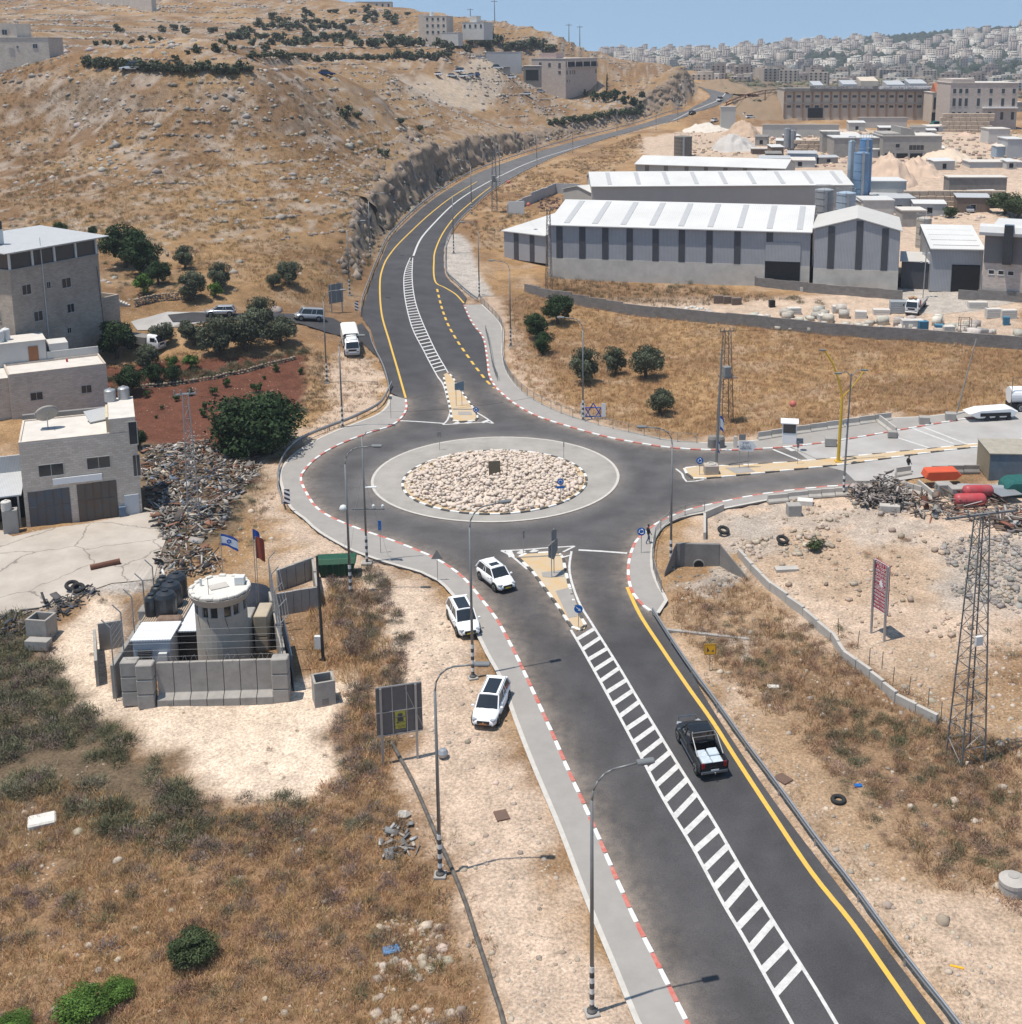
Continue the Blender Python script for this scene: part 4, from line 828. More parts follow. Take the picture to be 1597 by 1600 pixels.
for b,h,l,d in[((925,1583),(1003,1191),'grey street lamp with striped foot on a concrete block, nearest the bottom of the picture',1),((688,1368),(722,1038),'street lamp with white head standing by the black pipe below the billboard back',0),((739,1059),(781,785),'street lamp on a footing between the two parked white cars',1),((548,927),(566,697),'street lamp behind the green dumpster with a round lamp on its shaft',0),((911,657),(896,496),'street lamp beside the star shaped flag frame on the north east pavement',1),((1048,888),(1026,667),'street lamp at the corner of the concrete culvert',1),((511,598),(524,453),'street lamp at the mouth of the side road, left of the parked lorry',0),((535.5,669),(530,524),'street lamp beside the sandy lay-by, near the west guardrail',1),((546.5,462),(558,345),'street lamp above the back of the grey road sign by the side road',0),((579,402),(593,302),'street lamp at the foot of the rock cutting where the guardrail begins to bend',0),((749,464),(736,347),'street lamp at the lower end of the bare white verge strip',1),((798,541),(784,407),'street lamp left of the three dark bushes in the field',1),((709,396),(702,293),'street lamp with striped foot at the top of the bare white verge strip',1),((737,335),(724,250),'street lamp on the right of the bend, near the pole transformer',1),((781,288),(772,216),'street lamp on the right of the road, just past the pole transformer',1),((839,261),(830,203),'street lamp on the right verge, fifth up the road from the white verge strip',1),((895,239),(887,186),'street lamp on the right verge opposite the end of the dark rock face',1),((964,217),(957,168),'street lamp on the right verge below the cypress hedge',1),((1025,203),(1019,155),'street lamp on the right verge opposite the rusty shed on the bank',1),((1059,190),(1054,150),'farthest street lamp on the straight before the top bend',1)]:
 lamp(b,h,l,bool(d))
for o in[x for x in COL.objects if x.name.startswith('street_lamp')and 'round lamp on its shaft' in x.get('label','')]:
 MB().lathe([(.02,-.3),(.24,-.22),(.34,0),(.22,.22),(.03,.3)],12,(-.3,0,7.6)).build('round_lamp',m_lampw,o,smooth_=True);MB().tube((0,0,7.6),(-.3,0,7.6),.03).build('bracket',m_pole,o)
 # camera mast beside lamp 4
P=at(573.6,881);t=thing('camera_mast','tall mast with cameras on a cross arm and striped foot, beside the green dumpster','camera mast',P)
m=MB();m.tube((0,0,2.4),(0,0,11.6),.1,.06,10).build('pole',m_pole,t,smooth_=True)
m=MB();[m.tube((0,0,.2+i*.3),(0,0,.498+i*.3),.12,.12,10,mi=i%2)for i in range(8)];m.build('striped_sleeve',[m_black,m_white],t)
MB().box(-1.1,1.7,-.04,.04,5.0,5.1).build('cross_arm',m_pole,t)
for x in(.75,1.55):MB().lathe([(.1,0),(.13,.12),(.13,.3),(.03,.4)],10,(x,0,5.1)).build('camera',m_lampw,t)
MB().extr([(-.14,7.0),(.14,7.0),(.16,7.1),(-.16,7.1)],.1,1.1).build('lamp_head',m_lampw,t,bevel=.03)
MB().path([(0,0,11.5),(.4,.1,12.0),(1.0,.2,12.15),(1.5,.3,12.15)],.045).build('arm',m_pole,t)
MB().box(-.45,.45,-.45,.45,-.2,.2).build('footing',m_conc,t,bevel=.04)
for e,h2 in(((-2.0,2.8),9),((1.6,1.6),8),((-2.2,-2.0),8)):MB().tube((0,0,h2),(e[0],e[1],0),.012,n=4).build('guy_wire',m_steel,t)
# pole with box on the shared kerb, thin signal pole with blue plate
def sign_post(px,py,h,label,cat='road sign',name='road_sign',rz=0,group=None,r=.03):
 P=at(px,py);P.z=float(gh(P.x,P.y))+.12;t=thing(name,label,cat,P,rz,group);MB().tube((0,0,0),(0,0,h),r,n=8).build('post',m_steel,t);return t
m_blue=pm('sign_blue',(.012,.13,.42),.4,.08,3);m_wsign=pm('sign_white',(.75,.75,.75),.45,.05,3);m_sback=pm('sign_back_grey',(.22,.225,.22),.6,.15,3);m_redp=pm('sign_red',(.42,.03,.035),.5,.12,3)
m_orange=pm('sign_orange',(.85,.42,.02),.5,.1,3);m_reddk=pm('red_metal',(.42,.04,.05),.55,.3,2,col2=(.30,.08,.07))
def disc_part(t,r,z,y=-.05,mat=None,name='sign_face',th=.02):
 m=MB();m.tube((0,y,z),(0,y-th,z),r,r,24);return m.build(name,mat,t)
def text_part(t,s,size,loc,mat,rx=PI/2,rz=0,name='lettering',ext=.004,align='CENTER',sp=1.0):
 c=bpy.data.curves.new('txt','FONT');c.body=s;c.size=size;c.align_x=align;c.align_y='CENTER';c.extrude=ext;c.resolution_u=1;c.space_line=sp
 o=bpy.data.objects.new('tmp_text',c);COL.objects.link(o);bpy.context.view_layer.update()
 me=bpy.data.meshes.new_from_object(o.evaluated_get(bpy.context.evaluated_depsgraph_get()));bpy.data.objects.remove(o,do_unlink=True);bpy.data.curves.remove(c)
 me.name=name;me.materials.clear();q=link(name,me,mat,t,loc);q.rotation_euler=(rx,0,rz);return q
def arrow_part(t,z,ang,r=.2,y=-.082):
 m=MB();R=Matrix.Rotation(ang,3,'Y')
 def q(pts):return[tuple(Vector((0,y,z))+R@Vector((a*r,0,b*r)))for a,b in pts]
 sh=[(-.9,-.12),(.2,-.12),(.2,-.45),(.95,0),(.2,.45),(.2,.12),(-.9,.12)];v=q(sh);v2=[(a,b-.01,c)for a,b,c in v];n=len(v)
 m.add(v+v2,[tuple(range(n,2*n))]+[(i,(i+1)%n,(i+1)%n+n,i+n)for i in range(n)]);return m.build('arrow',m_wsign,t)
def ring_arrows(t,z,r=.3,y=-.08):
 for k in range(3):
  m=MB();a0=k*2.094;pts=[(r*.62*math.cos(a0+i*.25),r*.62*math.sin(a0+i*.25))for i in range(6)]
  for(x0,z0),(x1,z1)in zip(pts[:-1],pts[1:]):m.tube((x0,y,z+z0),(x1,y,z+z1),.028,n=5)
  x,zz=pts[-1];a=a0+1.25+PI/2;m.tube((x,y,z+zz),(x+.1*math.cos(a),y,z+zz+.1*math.sin(a)),.075,.0,5);m.build('arrow',m_wsign,t)
t=sign_post(904,983,2.0,'round blue keep right sign with white arrow on the tip of the south median');disc_part(t,.34,1.85,mat=m_blue);arrow_part(t,1.85,math.radians(42),.27)
t=sign_post(744,655,1.35,'round blue roundabout sign on the foot of the north median');disc_part(t,.34,1.3,mat=m_blue);ring_arrows(t,1.3,.28)
t=sign_post(1093,744,2.0,'round blue sign with white arrows on the east median beside the concrete planter');disc_part(t,.37,1.85,mat=m_blue);ring_arrows(t,1.85,.3)
t=sign_post(1002,866,2.5,'round blue roundabout sign beside the walking person');disc_part(t,.38,2.3,mat=m_blue);ring_arrows(t,2.3,.32)
t=sign_post(876,785,2.2,'round blue sign over a small blue plate standing among the stones of the island');disc_part(t,.34,2.3,mat=m_blue);disc_part(t,.2,2.3,-.072,m_wsign,'ring');disc_part(t,.15,2.3,-.094,m_blue,'centre');MB().box(-.42,.42,-.09,-.05,1.6,1.85).build('arrow_plate',m_blue,t)
def backsign(px,py,h,label,shape='rect',w=.5,hh=.6,rz=0,mat=None):
 t=sign_post(px,py,h,label,rz=rz)
 if shape=='rect':MB().box(-w/2,w/2,-.06,-.035,h-hh,h).build('sign_face',mat or m_sback,t)
 if shape=='tri':MB().extr([(-w/2,h-hh),(w/2,h-hh),(0,h)],-.06,-.035,axis='y').build('sign_face',mat or m_sback,t)
 return t
backsign(684,909,2.9,'grey back of a triangular sign on the west pavement','tri',1.0,.85)
backsign(595,866,3.3,'narrow blue plate on a thin post at the pavement by the camera mast',w=.28,hh=.9,mat=m_blue)
backsign(687,704,2.3,'back of a round sign on a post at the left rim of the island',w=.5,hh=.55,mat=m_concd)
backsign(881,724,2.6,'thin edge-on sign post at the right rim of the island',w=.1,hh=.6,rz=.3)
backsign(818,866,2.4,'small dark edge-on sign at the head of the south median',w=.22,hh=.75,rz=1.0,mat=m_sback)
backsign(1246,727,2.8,'narrow oval grey sign on the east median',w=.25,hh=.7)
backsign(611,655,3.0,'round mirror like sign on the kerb end of the north west pavement',w=.4,hh=.4)
# double post guide signs
P=at(862,904);t=thing('guide_sign','grey back of an arrow shaped guide sign on two posts on the south median','road sign',(P.x,P.y,P.z+.14),.55)
MB().tube((0,0,0),(0,0,3.1),.04).build('post',m_steel,t);MB().tube((.55,.55,0),(.55,.55,4.1),.04).build('post',m_steel,t)
MB().add([(-.35,-.06,1.9),(.25,.1,1.5),(1.1,.95,1.9),(1.1,.95,3.0),(.25,.1,3.2),(-.35,-.06,2.9),(-.33,-.1,1.9),(.28,.05,1.5),(1.13,.9,1.9),(1.13,.9,3.0),(.28,.05,3.2),(-.33,-.1,2.9)],[(5,4,3,2,1,0),(6,7,8,9,10,11),(0,1,7,6),(1,2,8,7),(2,3,9,8),(3,4,10,9),(4,5,11,10),(5,0,6,11)]).build('sign_back',m_sback,t)
MB().box(.3,.8,.5,.54,3.0,4.0).build('upper_plate',m_sback,t)
P=at(713,636);t=thing('guide_sign','blue grey direction sign on two posts on the north median','road sign',(P.x,P.y,P.z+.14),.2)
MB().tube((0,0,0),(0,0,3.0),.035).build('post',m_steel,t);MB().tube((.75,.35,0),(.75,.35,3.0),.035).build('post',m_steel,t)
MB().extr([(-.15,2.1),(1.0,2.0),(1.0,3.2),(-.15,2.9)],-.1,-.06,axis='y').build('sign_face',pm('sign_greyblue',(.16,.22,.28),.5,.3,4),t)
P=at(1155,733);t=thing('guide_sign','white arrow shaped town sign pointing right on the east median','road sign',(P.x,P.y,P.z+.14))
for x in(0,.95):MB().tube((x,0,0),(x,0,2.9),.04).build('post',m_steel,t)
MB().extr([(-.1,1.95),(1.35,1.85),(1.75,2.4),(1.35,3.0),(-.1,3.1)],-.12,-.06,axis='y').build('sign_face',m_wsign,t)
for s_,z in(('ןורבח',2.82),('الخليل',2.5),('HEBRON',2.18)):text_part(t,s_,.3,(.62,-.13,z),m_black)
MB().box(-.1,.6,-.1,-.06,3.12,3.75).build('upper_plate',m_sback,t)
# ---- billboard backs and notice boards
def board(A,B,z0,z1,label,cat='billboard',name='billboard',legs=(.12,.88),mat=None,th=.08,legm=None,f=None):
 f=f or at;pa,pb=f(*A),f(*B);d=Vector((pb.x-pa.x,pb.y-pa.y));L_=d.length;rz=math.atan2(d.y,d.x);zb=min(pa.z,pb.z)
 t=thing(name,label,cat,(pa.x,pa.y,zb),rz);MB().box(0,L_,-th/2,th/2,z0,z1).build('panel',mat or m_sback,t)
 for u in legs:MB().box(u*L_-.07,u*L_+.07,-th/2-.16,-th/2-.01,-.4,z1-.05).build('post',legm or m_steel,t)
 return t,L_
t,L_=board((591,1192),(662,1180),1.9,5.3,'large grey back of a roadside billboard with a small yellow poster, above the black pipe',legs=(.1,.86),mat=pm('board_back',(.17,.15,.14),.7,.2,2))
m=MB();[m.box(L_*u-.03,L_*u+.03,-.09,-.045,1.95,5.25)for u in(.35,.66)];m.box(0,L_,-.1,-.06,1.86,1.95);m.box(0,L_,-.1,-.06,3.5,3.56);m.box(0,L_,-.1,-.04,5.25,5.33);m.build('bracing',m_steel,t)
MB().box(L_*.40,L_*.63,-.075,-.047,2.25,3.5).build('poster',pm('poster_yellow',(.50,.44,.07),.6,.15,3),t)
m=MB();m.lathe([(.0,0),(.33,.02),(.36,.06),(.16,.09),(.15,.28),(.0,.32)],12,(L_*.51,-.08,3.03));m.box(L_*.45,L_*.58,-.1,-.078,2.75,3.02);v0=m.build('printed_figure',m_black,t)
v0 .scale=(1,.12,1);v0 .location=(0,-.078,0)
text_part(t,'ידוהיה',.24,(L_*.515,-.08,2.66),m_black);text_part(t,'תירוקמה',.28,(L_*.515,-.08,2.4),m_black)
MB().tube((L_*.62,-.3,5.2),(L_*1.0,-.3,2.2),.02,n=5).build('stay',m_steel,t)
pm('stay',(.6,.6,.6))
m_signred=pm('notice_red',(.36,.022,.04),.5,.1,2)
t,L_=board((1362,986),(1385,1002),2.1,6.1,'tall red notice board covered in white writing, on two posts in the east yard','notice board','notice_board',legs=(.06,.94),mat=m_signred)
t.rotation_euler[2]=math.atan2(at(1385,1002).y-at(1362,986).y,at(1385,1002).x-at(1362,986).x)
lines=['תליבומ וז ךרד','A חטשל','תיניתסלפה תושרה תטילשב','הרוסא םילארשיל הסינכה','םכייחל תנכוסמ','תילילפ הריבע הווהמו','هذه الطريق تؤدي الى منطقة','THIS ROAD LEADS TO AREA "A"','UNDER THE PALESTINIAN AUTHORITY','THE ENTRANCE FOR ISRAELI','CITIZENS IS FORBIDDEN,','DANGEROUS TO YOUR LIVES','AND IS AGAINST THE ISRAELI LAW']
for i,s_ in enumerate(lines):
 q=text_part(t,s_,.34 if i<7 else.27,(L_/2,-.048,5.85-i*.29),m_wsign);w=q.dimensions.x if q.dimensions.x else 1
 k=min(1.0,L_*.88/max(w,.01));q.scale=(k,1,1)
m=MB();m.box(0,L_,-.06,-.045,2.1,2.16);m.box(0,L_,-.06,-.045,6.04,6.1);m.box(0,.05,-.06,-.045,2.1,6.1);m.box(L_-.05,L_,-.06,-.045,2.1,6.1);m.build('border',m_wsign,t)
m=MB();g_=random.Random(3);pts=[(L_*.5+(.3 if i%2 else.14)*math.cos(i*PI/8)*g_.uniform(.7,1.3),4.35+(.42 if i%2 else.2)*math.sin(i*PI/8)*g_.uniform(.7,1.3))for i in range(16)]
m.extr(pts,-.056,-.05,axis='y').build('paint_splash',m_wsign,t)
t,L_=board((515,488),(537,487),1.6,4.6,'grey back of a road sign on the bank above the side road','road sign','guide_sign');MB().box(L_*.48,L_*.52,-.09,-.05,1.6,4.6).build('brace',m_steel,t)
P=at(1109,1048);t=thing('warning_sign','square orange roadworks sign on a thin post behind the south guardrail','road sign',P,.05);MB().tube((0,0,-.1),(0,0,1.5),.03).build('post',m_steel,t)
MB().box(-.44,.44,-.06,-.03,1.3,2.15).build('sign_face',m_orange,t);m=MB();m.extr([(-.25,1.5),(-.05,1.62),(-.25,1.95)],-.068,-.062,axis='y');m.extr([(.08,1.55),(.28,1.55),(.22,1.72)],-.068,-.062,axis='y');m.build('symbol',m_black,t)
m=MB();[m.box(*b_,-.068,-.062,*c_)for b_,c_ in(((-.41,.41),(1.33,1.36)),((-.41,.41),(2.09,2.12)),((-.41,-.38),(1.36,2.09)),((.38,.41),(1.36,2.09)))];m.build('border',m_black,t)
for(px,py),l in(((450,801),'blue and white chevron board at the end of the west guardrail'),((558,494),'blue and white chevron board at the guardrail beside the parked lorry')):
 t=sign_post(px,py,2.3,l);w_=.55;MB().box(-w_/2,w_/2,-.06,-.035,.8,2.3).build('sign_face',pm('chev_dark',(.03,.04,.08),.5,.1),t);m=MB()
 for k in range(3):z=.95+k*.48;m.extr([(-w_/2,z+.15),(w_/2,z-.1),(w_/2,z+.14),(-w_/2,z+.39 if z<1.8 else z+.35)],-.07,-.062,axis='y')
 m.build('stripes',m_wsign,t)
# ---- guardrails: W beam on posts
def guardrail(px,label,f=at,h=.75,double=False,post_gap=3.2,group=None,off=0):
 line=resample(smooth(W2(px,lambda x,y:f(x,y)[:2]),1.0),1.6);A=line[0];zA=float(gh(A.x,A.y));t=thing('guardrail',label,'guardrail',(A.x,A.y,zA),0,group)
 X=np.array([p.x for p in line]);Y=np.array([p.y for p in line]);Z=np.maximum(gh(X,Y),h0(X,Y));L_,R_=ribbon(line,.09);prof=[(.0,.30),(1,.33),(1,.40),(.2,.46),(.2,.52),(1,.58),(1,.65),(0,.68)]
 V=[];F_=[];k=len(prof)
 for i in range(len(line)):
  for u,z in prof:q=L_[i].lerp(R_[i],u);V.append((q.x-A.x,q.y-A.y,Z[i]-zA+z+h-.68))
 for i in range(len(line)-1):
  for j in range(k):F_.append((i*k+j,(i+1)*k+j,(i+1)*k+(j+1)%k,i*k+(j+1)%k))
 link('beam',npmesh('beam',V,F_),m_steel,t)
 pm_=MB().box(-.05,.05,-.05,.05,-.3,h-.02).mesh('post');pm_.materials.append(m_steel);acc=99
 for i in range(len(line)):
  if acc>=post_gap:link('post',pm_,None,t,(X[i]-A.x-.0,Y[i]-A.y,Z[i]-zA));acc=0
  if i+1<len(line):acc+=(line[i+1]-line[i]).length
 return t
guardrail([(612,604),(600,628),(588,640),(550,659),(505,676),(470,692),(448,712),(437,735),(434,760),(440,785),(447,803)],'curved steel guardrail around the west pavement of the roundabout')
guardrail([(609,618),(606,600),(598,575),(583,545),(578,528)],'short steel guardrail between the lay-by and the road')
guardrail([(563,494),(566,472),(577,441),(591,406),(606,374),(632,345),(660,320),(700,292),(741,269),(781,254),(848,232),(900,217)],'long steel guardrail along the foot of the rock cutting')
guardrail([(900,217),(966,201),(1028,182),(1068,171)],'far guardrail stretch on the left edge of the road beyond the cutting')
guardrail([(1020,963),(1045,1003),(1075,1048),(1116,1104),(1165,1173),(1212,1236),(1277,1326),(1336,1402),(1412,1507),(1488,1603),(1504,1625)],'steel guardrail along the right edge of the south road')
guardrail([(1062,188),(1004,202),(921,227),(870,246),(836,262),(803,279),(769,300),(742,324),(716,350),(699,377),(696,402),(698,428),(714,445),(733,462),(750,474)],'steel guardrail on the outer side of the bend beside the white verge strip')
guardrail([(1087,131),(1110,137),(1138,141),(1144,151),(1128,163),(1096,175)],'guardrail round the far top bend of the road')
m_railg=pm('railing_grey',(.30,.31,.31),.5,.15,3,metal=.3)
def railing(px,label,h=1.1,gap=2.2,name='railing',bar=.13):
 line=resample(smooth(W2(px,lambda x,y:at(x,y)[:2]),1.0),gap);A=line[0];zA=hz(A.x,A.y);t=thing(name,label,'railing',(A.x,A.y,zA));bars=MB();pmsh=MB().box(-.035,.035,-.035,.035,0,h+.05).mesh('post');pmsh.materials.append(m_railg);rails=MB()
 for i,p in enumerate(line):
  z=hz(p.x,p.y)+.1-zA;link('post',pmsh,None,t,(p.x-A.x,p.y-A.y,z))
  if i+1<len(line):
   q=line[i+1];zq=hz(q.x,q.y)+.1-zA;a=Vector((p.x-A.x,p.y-A.y,z));b=Vector((q.x-A.x,q.y-A.y,zq))
   for zz in(.12,h):rails.tube(a+Vector((0,0,zz)),b+Vector((0,0,zz)),.025,n=4)
   k=int((b-a).length/bar)
   for j in range(1,k):c=a.lerp(b,j/k);bars.tube(c+Vector((0,0,.12)),c+Vector((0,0,h)),.009,n=3,caps=False)
 rails.build('rails',m_railg,t);o=bars.build('bars',m_railg,t);o['kind']='stuff';return t
railing([(751,474),(771,494),(784,511),(785,530),(785,552),(789,577),(806,604),(832,626),(870,645),(907,658),(945,669),(1000,681),(1040,690),(1093,694)],'long grey barred railing along the north east pavement')
railing([(759,520),(765,545),(770,575),(779,600)],'short inner railing at the start of the north east pavement')
railing([(1101,801),(1060,810),(1038,824),(1024,845),(1020,870),(1020,890),(1030,920),(1041,945)],'curved grey railing round the south east pavement above the culvert')
# ==== VEHICLES (x forward, y left)
m_carw=pm('car_white',(.80,.80,.80),.28,.03,2,spec=.5);m_cars=pm('car_silver',(.50,.51,.53),.3,.05,2,metal=.5,spec=.5);m_carb=pm('car_black',(.012,.013,.015),.18,.2,2,spec=.6)
m_trim=pm('black_trim',(.02,.02,.021),.5,.2,3);m_chrome=pm('chrome',(.42,.43,.44),.28,.05,3,metal=1);m_redl=pm('tail_lamp',(.35,.015,.015),.3,.1,3);m_hl=pm('headlamp_glass',(.35,.37,.4),.15,.2,3,spec=.6)
m_plate=pm('number_plate_yellow',(.62,.45,.05),.5,.1,3);m_cglass=pm('car_glass',(.018,.021,.026),.06,.2,1,spec=.8)
def loft(stations,prof):
 """stations: (x, fn) ; prof(x) -> list of (y, z) half profile bottom centre to top centre"""
 V=[];k=None
 for x in stations:
  h=prof(x);r=h+[(-y,z)for y,z in h[::-1][1:-1]];k=len(r);V+=[(x,y,z)for y,z in r]
 n=len(stations);F_=[(i*k+j,i*k+(j+1)%k,(i+1)*k+(j+1)%k,(i+1)*k+j)for i in range(n-1)for j in range(k)]
 F_+=[tuple(range(k-1,-1,-1)),tuple((n-1)*k+j for j in range(k))];return V,F_
def interp(x,T):
 for(a,u),(b,v)in zip(T[:-1],T[1:]):
  if a<=x<=b:t=(x-a)/(b-a+1e-9);t=t*t*(3-2*t);return u+(v-u)*t
 return T[-1][1]if x>T[-1][0]else T[0][1]
def wheel(t,x,y,r=.34,w=.24):
 s=1 if y>0 else-1;m=MB();m.tube((x,y-w/2,r),(x,y+w/2,r),r,r,22);o=m.build('wheel',m_rubber,t,smooth_=False)
 m=MB();m.tube((x,y+s*(w/2+.005),r),(x,y+s*(w/2-.05),r),r*.64,r*.6,16)
 m.build('rim',m_steel,o);m=MB()
 for k in range(5):a=k*2*PI/5;m.tube((x+.05*math.cos(a),y+s*(w/2+.012),r+.05*math.sin(a)),(x+r*.58*math.cos(a),y+s*(w/2+.012),r+r*.58*math.sin(a)),.035,.028,4)
 m.build('spokes',m_trim,o);return o
def car(label,kind='suv',paint=None,L=4.5,Wd=1.86,H=1.66,cat='car',name='parked_car',roof='pano',plate=None,group=None):
 paint=paint or m_carw;t=thing(name,label,cat,(0,0,0),0,group);hl=L/2;w=Wd/2
 pick=kind=='pickup';van=kind=='van'
 cab0,cab1=(-.35,1.25)if pick else(-hl+.12,hl-1.35 if not van else hl-1.0);belt=1.0 if not pick else 1.15;hood=(.98 if not pick else 1.12)if kind!='hatch' else.9
 if kind=='hatch':belt=.92
 ztop=[(-hl,belt-.15 if not pick else belt),(-hl+.2,belt+.0),(cab1,belt+.01),(cab1+.25,hood),(hl-.35,hood-.14),(hl-.08,hood-.3),(hl,hood-.42)]
 wid=[(-hl,w*.86),(-hl+.35,w*.98),(0,w),(hl-.8,w*.98),(hl-.2,w*.86),(hl,w*.74)]
 zb=[(-hl,.42),(-hl+.5,.24),(hl-.5,.22),(hl,.34)]
 def prof(x):W_=interp(x,wid);zt=interp(x,ztop);z0=interp(x,zb)+(.15 if pick else 0);return[(0,z0),(W_*.88,z0),(W_*.985,z0+.12),(W_,(z0+zt)/2),(W_*.985,zt-.12),(W_*.90,zt-.01),(W_*.5,zt+.035),(0,zt+.045)]
 st=[-hl,-hl+.06,-hl+.2,-hl+.45,-hl+.9,-hl+1.4,-.5,0,.5,1.0,hl-1.2,hl-.9,hl-.6,hl-.35,hl-.15,hl-.05,hl]
 st=sorted(set([round(s_,3)for s_ in st]))
 if pick:
  stf=[s_ for s_ in st if s_>cab0+.02];V,F_=loft([cab0]+stf,prof);me=npm_poly('body',V,F_);link('body',me,paint,t)
  # open load bed: floor, sides, tailgate
  def bx(nm,*a,mat=paint,bv=.015):return MB().box(*a).build(nm,mat,t,bevel=bv)
  bx('bed_side',-hl,cab0-.01,w*.84,w*.99,.5,belt+.02);bx('bed_side',-hl,cab0-.01,-w*.99,-w*.84,.5,belt+.02);bx('tailgate',-hl-.02,-hl+.06,-w*.835,w*.835,.55,belt+.02);bx('bed_floor',-hl+.07,cab0-.02,-w*.83,w*.83,.5,.62,mat=m_trim,bv=0)
  MB().box(-hl-.14,-hl-.03,-w*.9,w*.9,.48,.66).build('rear_bumper',m_chrome,t,bevel=.02)
 else:V,F_=loft(st,prof);link('body',npm_poly('body',V,F_),paint,t)
 # glasshouse
 gz1=H-.05;rk=.38 if kind!='van' else.06;fk=.75 if kind!='van' else.45
 if pick:rk,fk=.18,.62
 xb0,xb1=(cab0+.02,cab1+.3)if not pick else(cab0+.02,cab1+.25);xt0,xt1=xb0+rk,xb1-fk
 wb,wt=w*.90,w*.74
 q=[(xb0,-wb,belt-.02),(xb1,-wb*.93,belt-.06),(xb1+.08,0,belt-.05),(xb1,wb*.93,belt-.06),(xb0,wb,belt-.02),(xb0-.04,0,belt-.02)]
 r_=[(xt0,-wt,gz1),(xt1,-wt*.97,gz1-.02),(xt1+.06,0,gz1),(xt1,wt*.97,gz1-.02),(xt0,wt,gz1),(xt0-.03,0,gz1)]
 MB().add(q+r_,[(i,(i+1)%6,(i+1)%6+6,i+6)for i in range(6)]+[(5,4,3,2,1,0),(6,7,8,9,10,11)]).build('glasshouse',m_cglass,t)
 V,F_=loft([xt0-.06,xt0+.05,xt0+.3,(xt0+xt1)/2,xt1-.25,xt1+.03],lambda x:(lambda e:[(0,gz1-.03),(wt*1.02*e,gz1-.03),(wt*1.03*e,gz1+.0),(wt*.9*e,gz1+.035),(0,gz1+.06)])(1 if xt0<x<xt1 else.95));link('roof',npm_poly('roof',V,F_),paint,t)
 m=MB()
 for s_ in(-1,1):
  m.tube((xb1-.02,s_*wb*.95,belt-.05),(xt1,s_*wt*.99,gz1),.05,.045,6);m.tube((xb0,s_*wb,belt-.03),(xt0,s_*wt,gz1),.09 if not pick else.05,.07,6)
  if not pick:m.tube((xb0+1.15,s_*wb*1.0,belt-.03),(xt0+.95,s_*wt*1.01,gz1),.035,.03,6)
  m.tube(((xb0+xb1)/2+.1,s_*wb*1.0,belt-.03),((xt0+xt1)/2+.15,s_*wt*1.01,gz1),.03,.03,6)
 m.build('pillars',paint,t)
 if roof=='pano':MB().box(xt0+.35,xt1-.12,-wt*.68,wt*.68,gz1+.052,gz1+.068).build('sunroof',m_cglass,t,bevel=.006)
 if roof=='small':MB().box(xt1-.95,xt1-.35,-wt*.6,wt*.6,gz1+.05,gz1+.068).build('sunroof',m_cglass,t,bevel=.006)
 if roof:[MB().tube((xt0+.1,s_*wt*.93,gz1+.06),(xt1-.1,s_*wt*.93,gz1+.06),.02,n=5).build('roof_rail',m_steel,t)for s_ in(-1,1)]
 rr=.35 if not pick else.42;xw=hl-.85
 for x in(-xw,xw):
  for s_ in(-1,1):
   MB().tube((x,s_*(w-.3),rr+.02),(x,s_*(w+.004),rr+.02),rr+.07,rr+.07,20).build('wheel_arch',m_trim,t);wheel(t,x,s_*(w-.1),rr)
 for s_ in(-1,1):
  MB().cbox((hl-.2,s_*w*.68,hood-.26),(.3,w*.34,.12),R=Matrix.Rotation(-s_*.45,3,'Z')).build('headlight',m_hl,t,bevel=.03);MB().cbox((-hl+.04,s_*w*.74,belt-.16),(.14,.22,.34 if pick else.18)).build('tail_light',m_redl,t,bevel=.02)
  MB().cbox((cab1+.12 if not pick else cab1+.05,s_*(w+.07),belt+.06),(.16,.2,.15)).build('mirror',paint if not pick else m_chrome,t,bevel=.03)
  MB().box(-xw+rr+.1,xw-rr-.1,s_*w*.93 if s_>0 else-w-.006,w+.006 if s_>0 else-w*.93,.24+(.14 if pick else 0),.42+(.1 if pick else 0)).build('side_step' if pick else 'sill',m_chrome if pick else m_trim,t,bevel=.02)
  MB().box(.22,.4,s_*w-.01,s_*w+.02,belt-.2,belt-.17).build('door_handle',m_chrome,t)
 MB().cbox((hl-.035,0,hood-.42),(.1,w*.95,.24)).build('grille',m_trim,t,bevel=.03);MB().cbox((hl-.03,0,.36),(.1,w*1.3,.16)).build('lower_grille',m_trim,t,bevel=.03);MB().cbox((hl+.024,0,hood-.42),(.02,.1,.1)).build('badge',m_chrome,t)
 MB().box(hl+.02,hl+.035,-.26,.26,.42,.53).build('number_plate',plate or m_plate,t);MB().box(-hl-(.165 if pick else.02),-hl-(.15 if pick else.005),-.26,.26,.62 if not pick else.68,.73 if not pick else.79).build('number_plate',plate or m_plate,t)
 MB().tube((xb1+.03,-.55,belt),(xb1-.22,.1,belt+.18),.012,n=4).build('wiper',m_trim,t)
 return t
def npm_poly(name,V,F_):
 me=bpy.data.meshes.new(name);me.from_pydata(V,[],F_);b=bmesh.new();b.from_mesh(me);bmesh.ops.recalc_face_normals(b,faces=b.faces);b.to_mesh(me);b.free()
 for p in me.polygons:p.use_smooth=len(p.vertices)==4
 return me
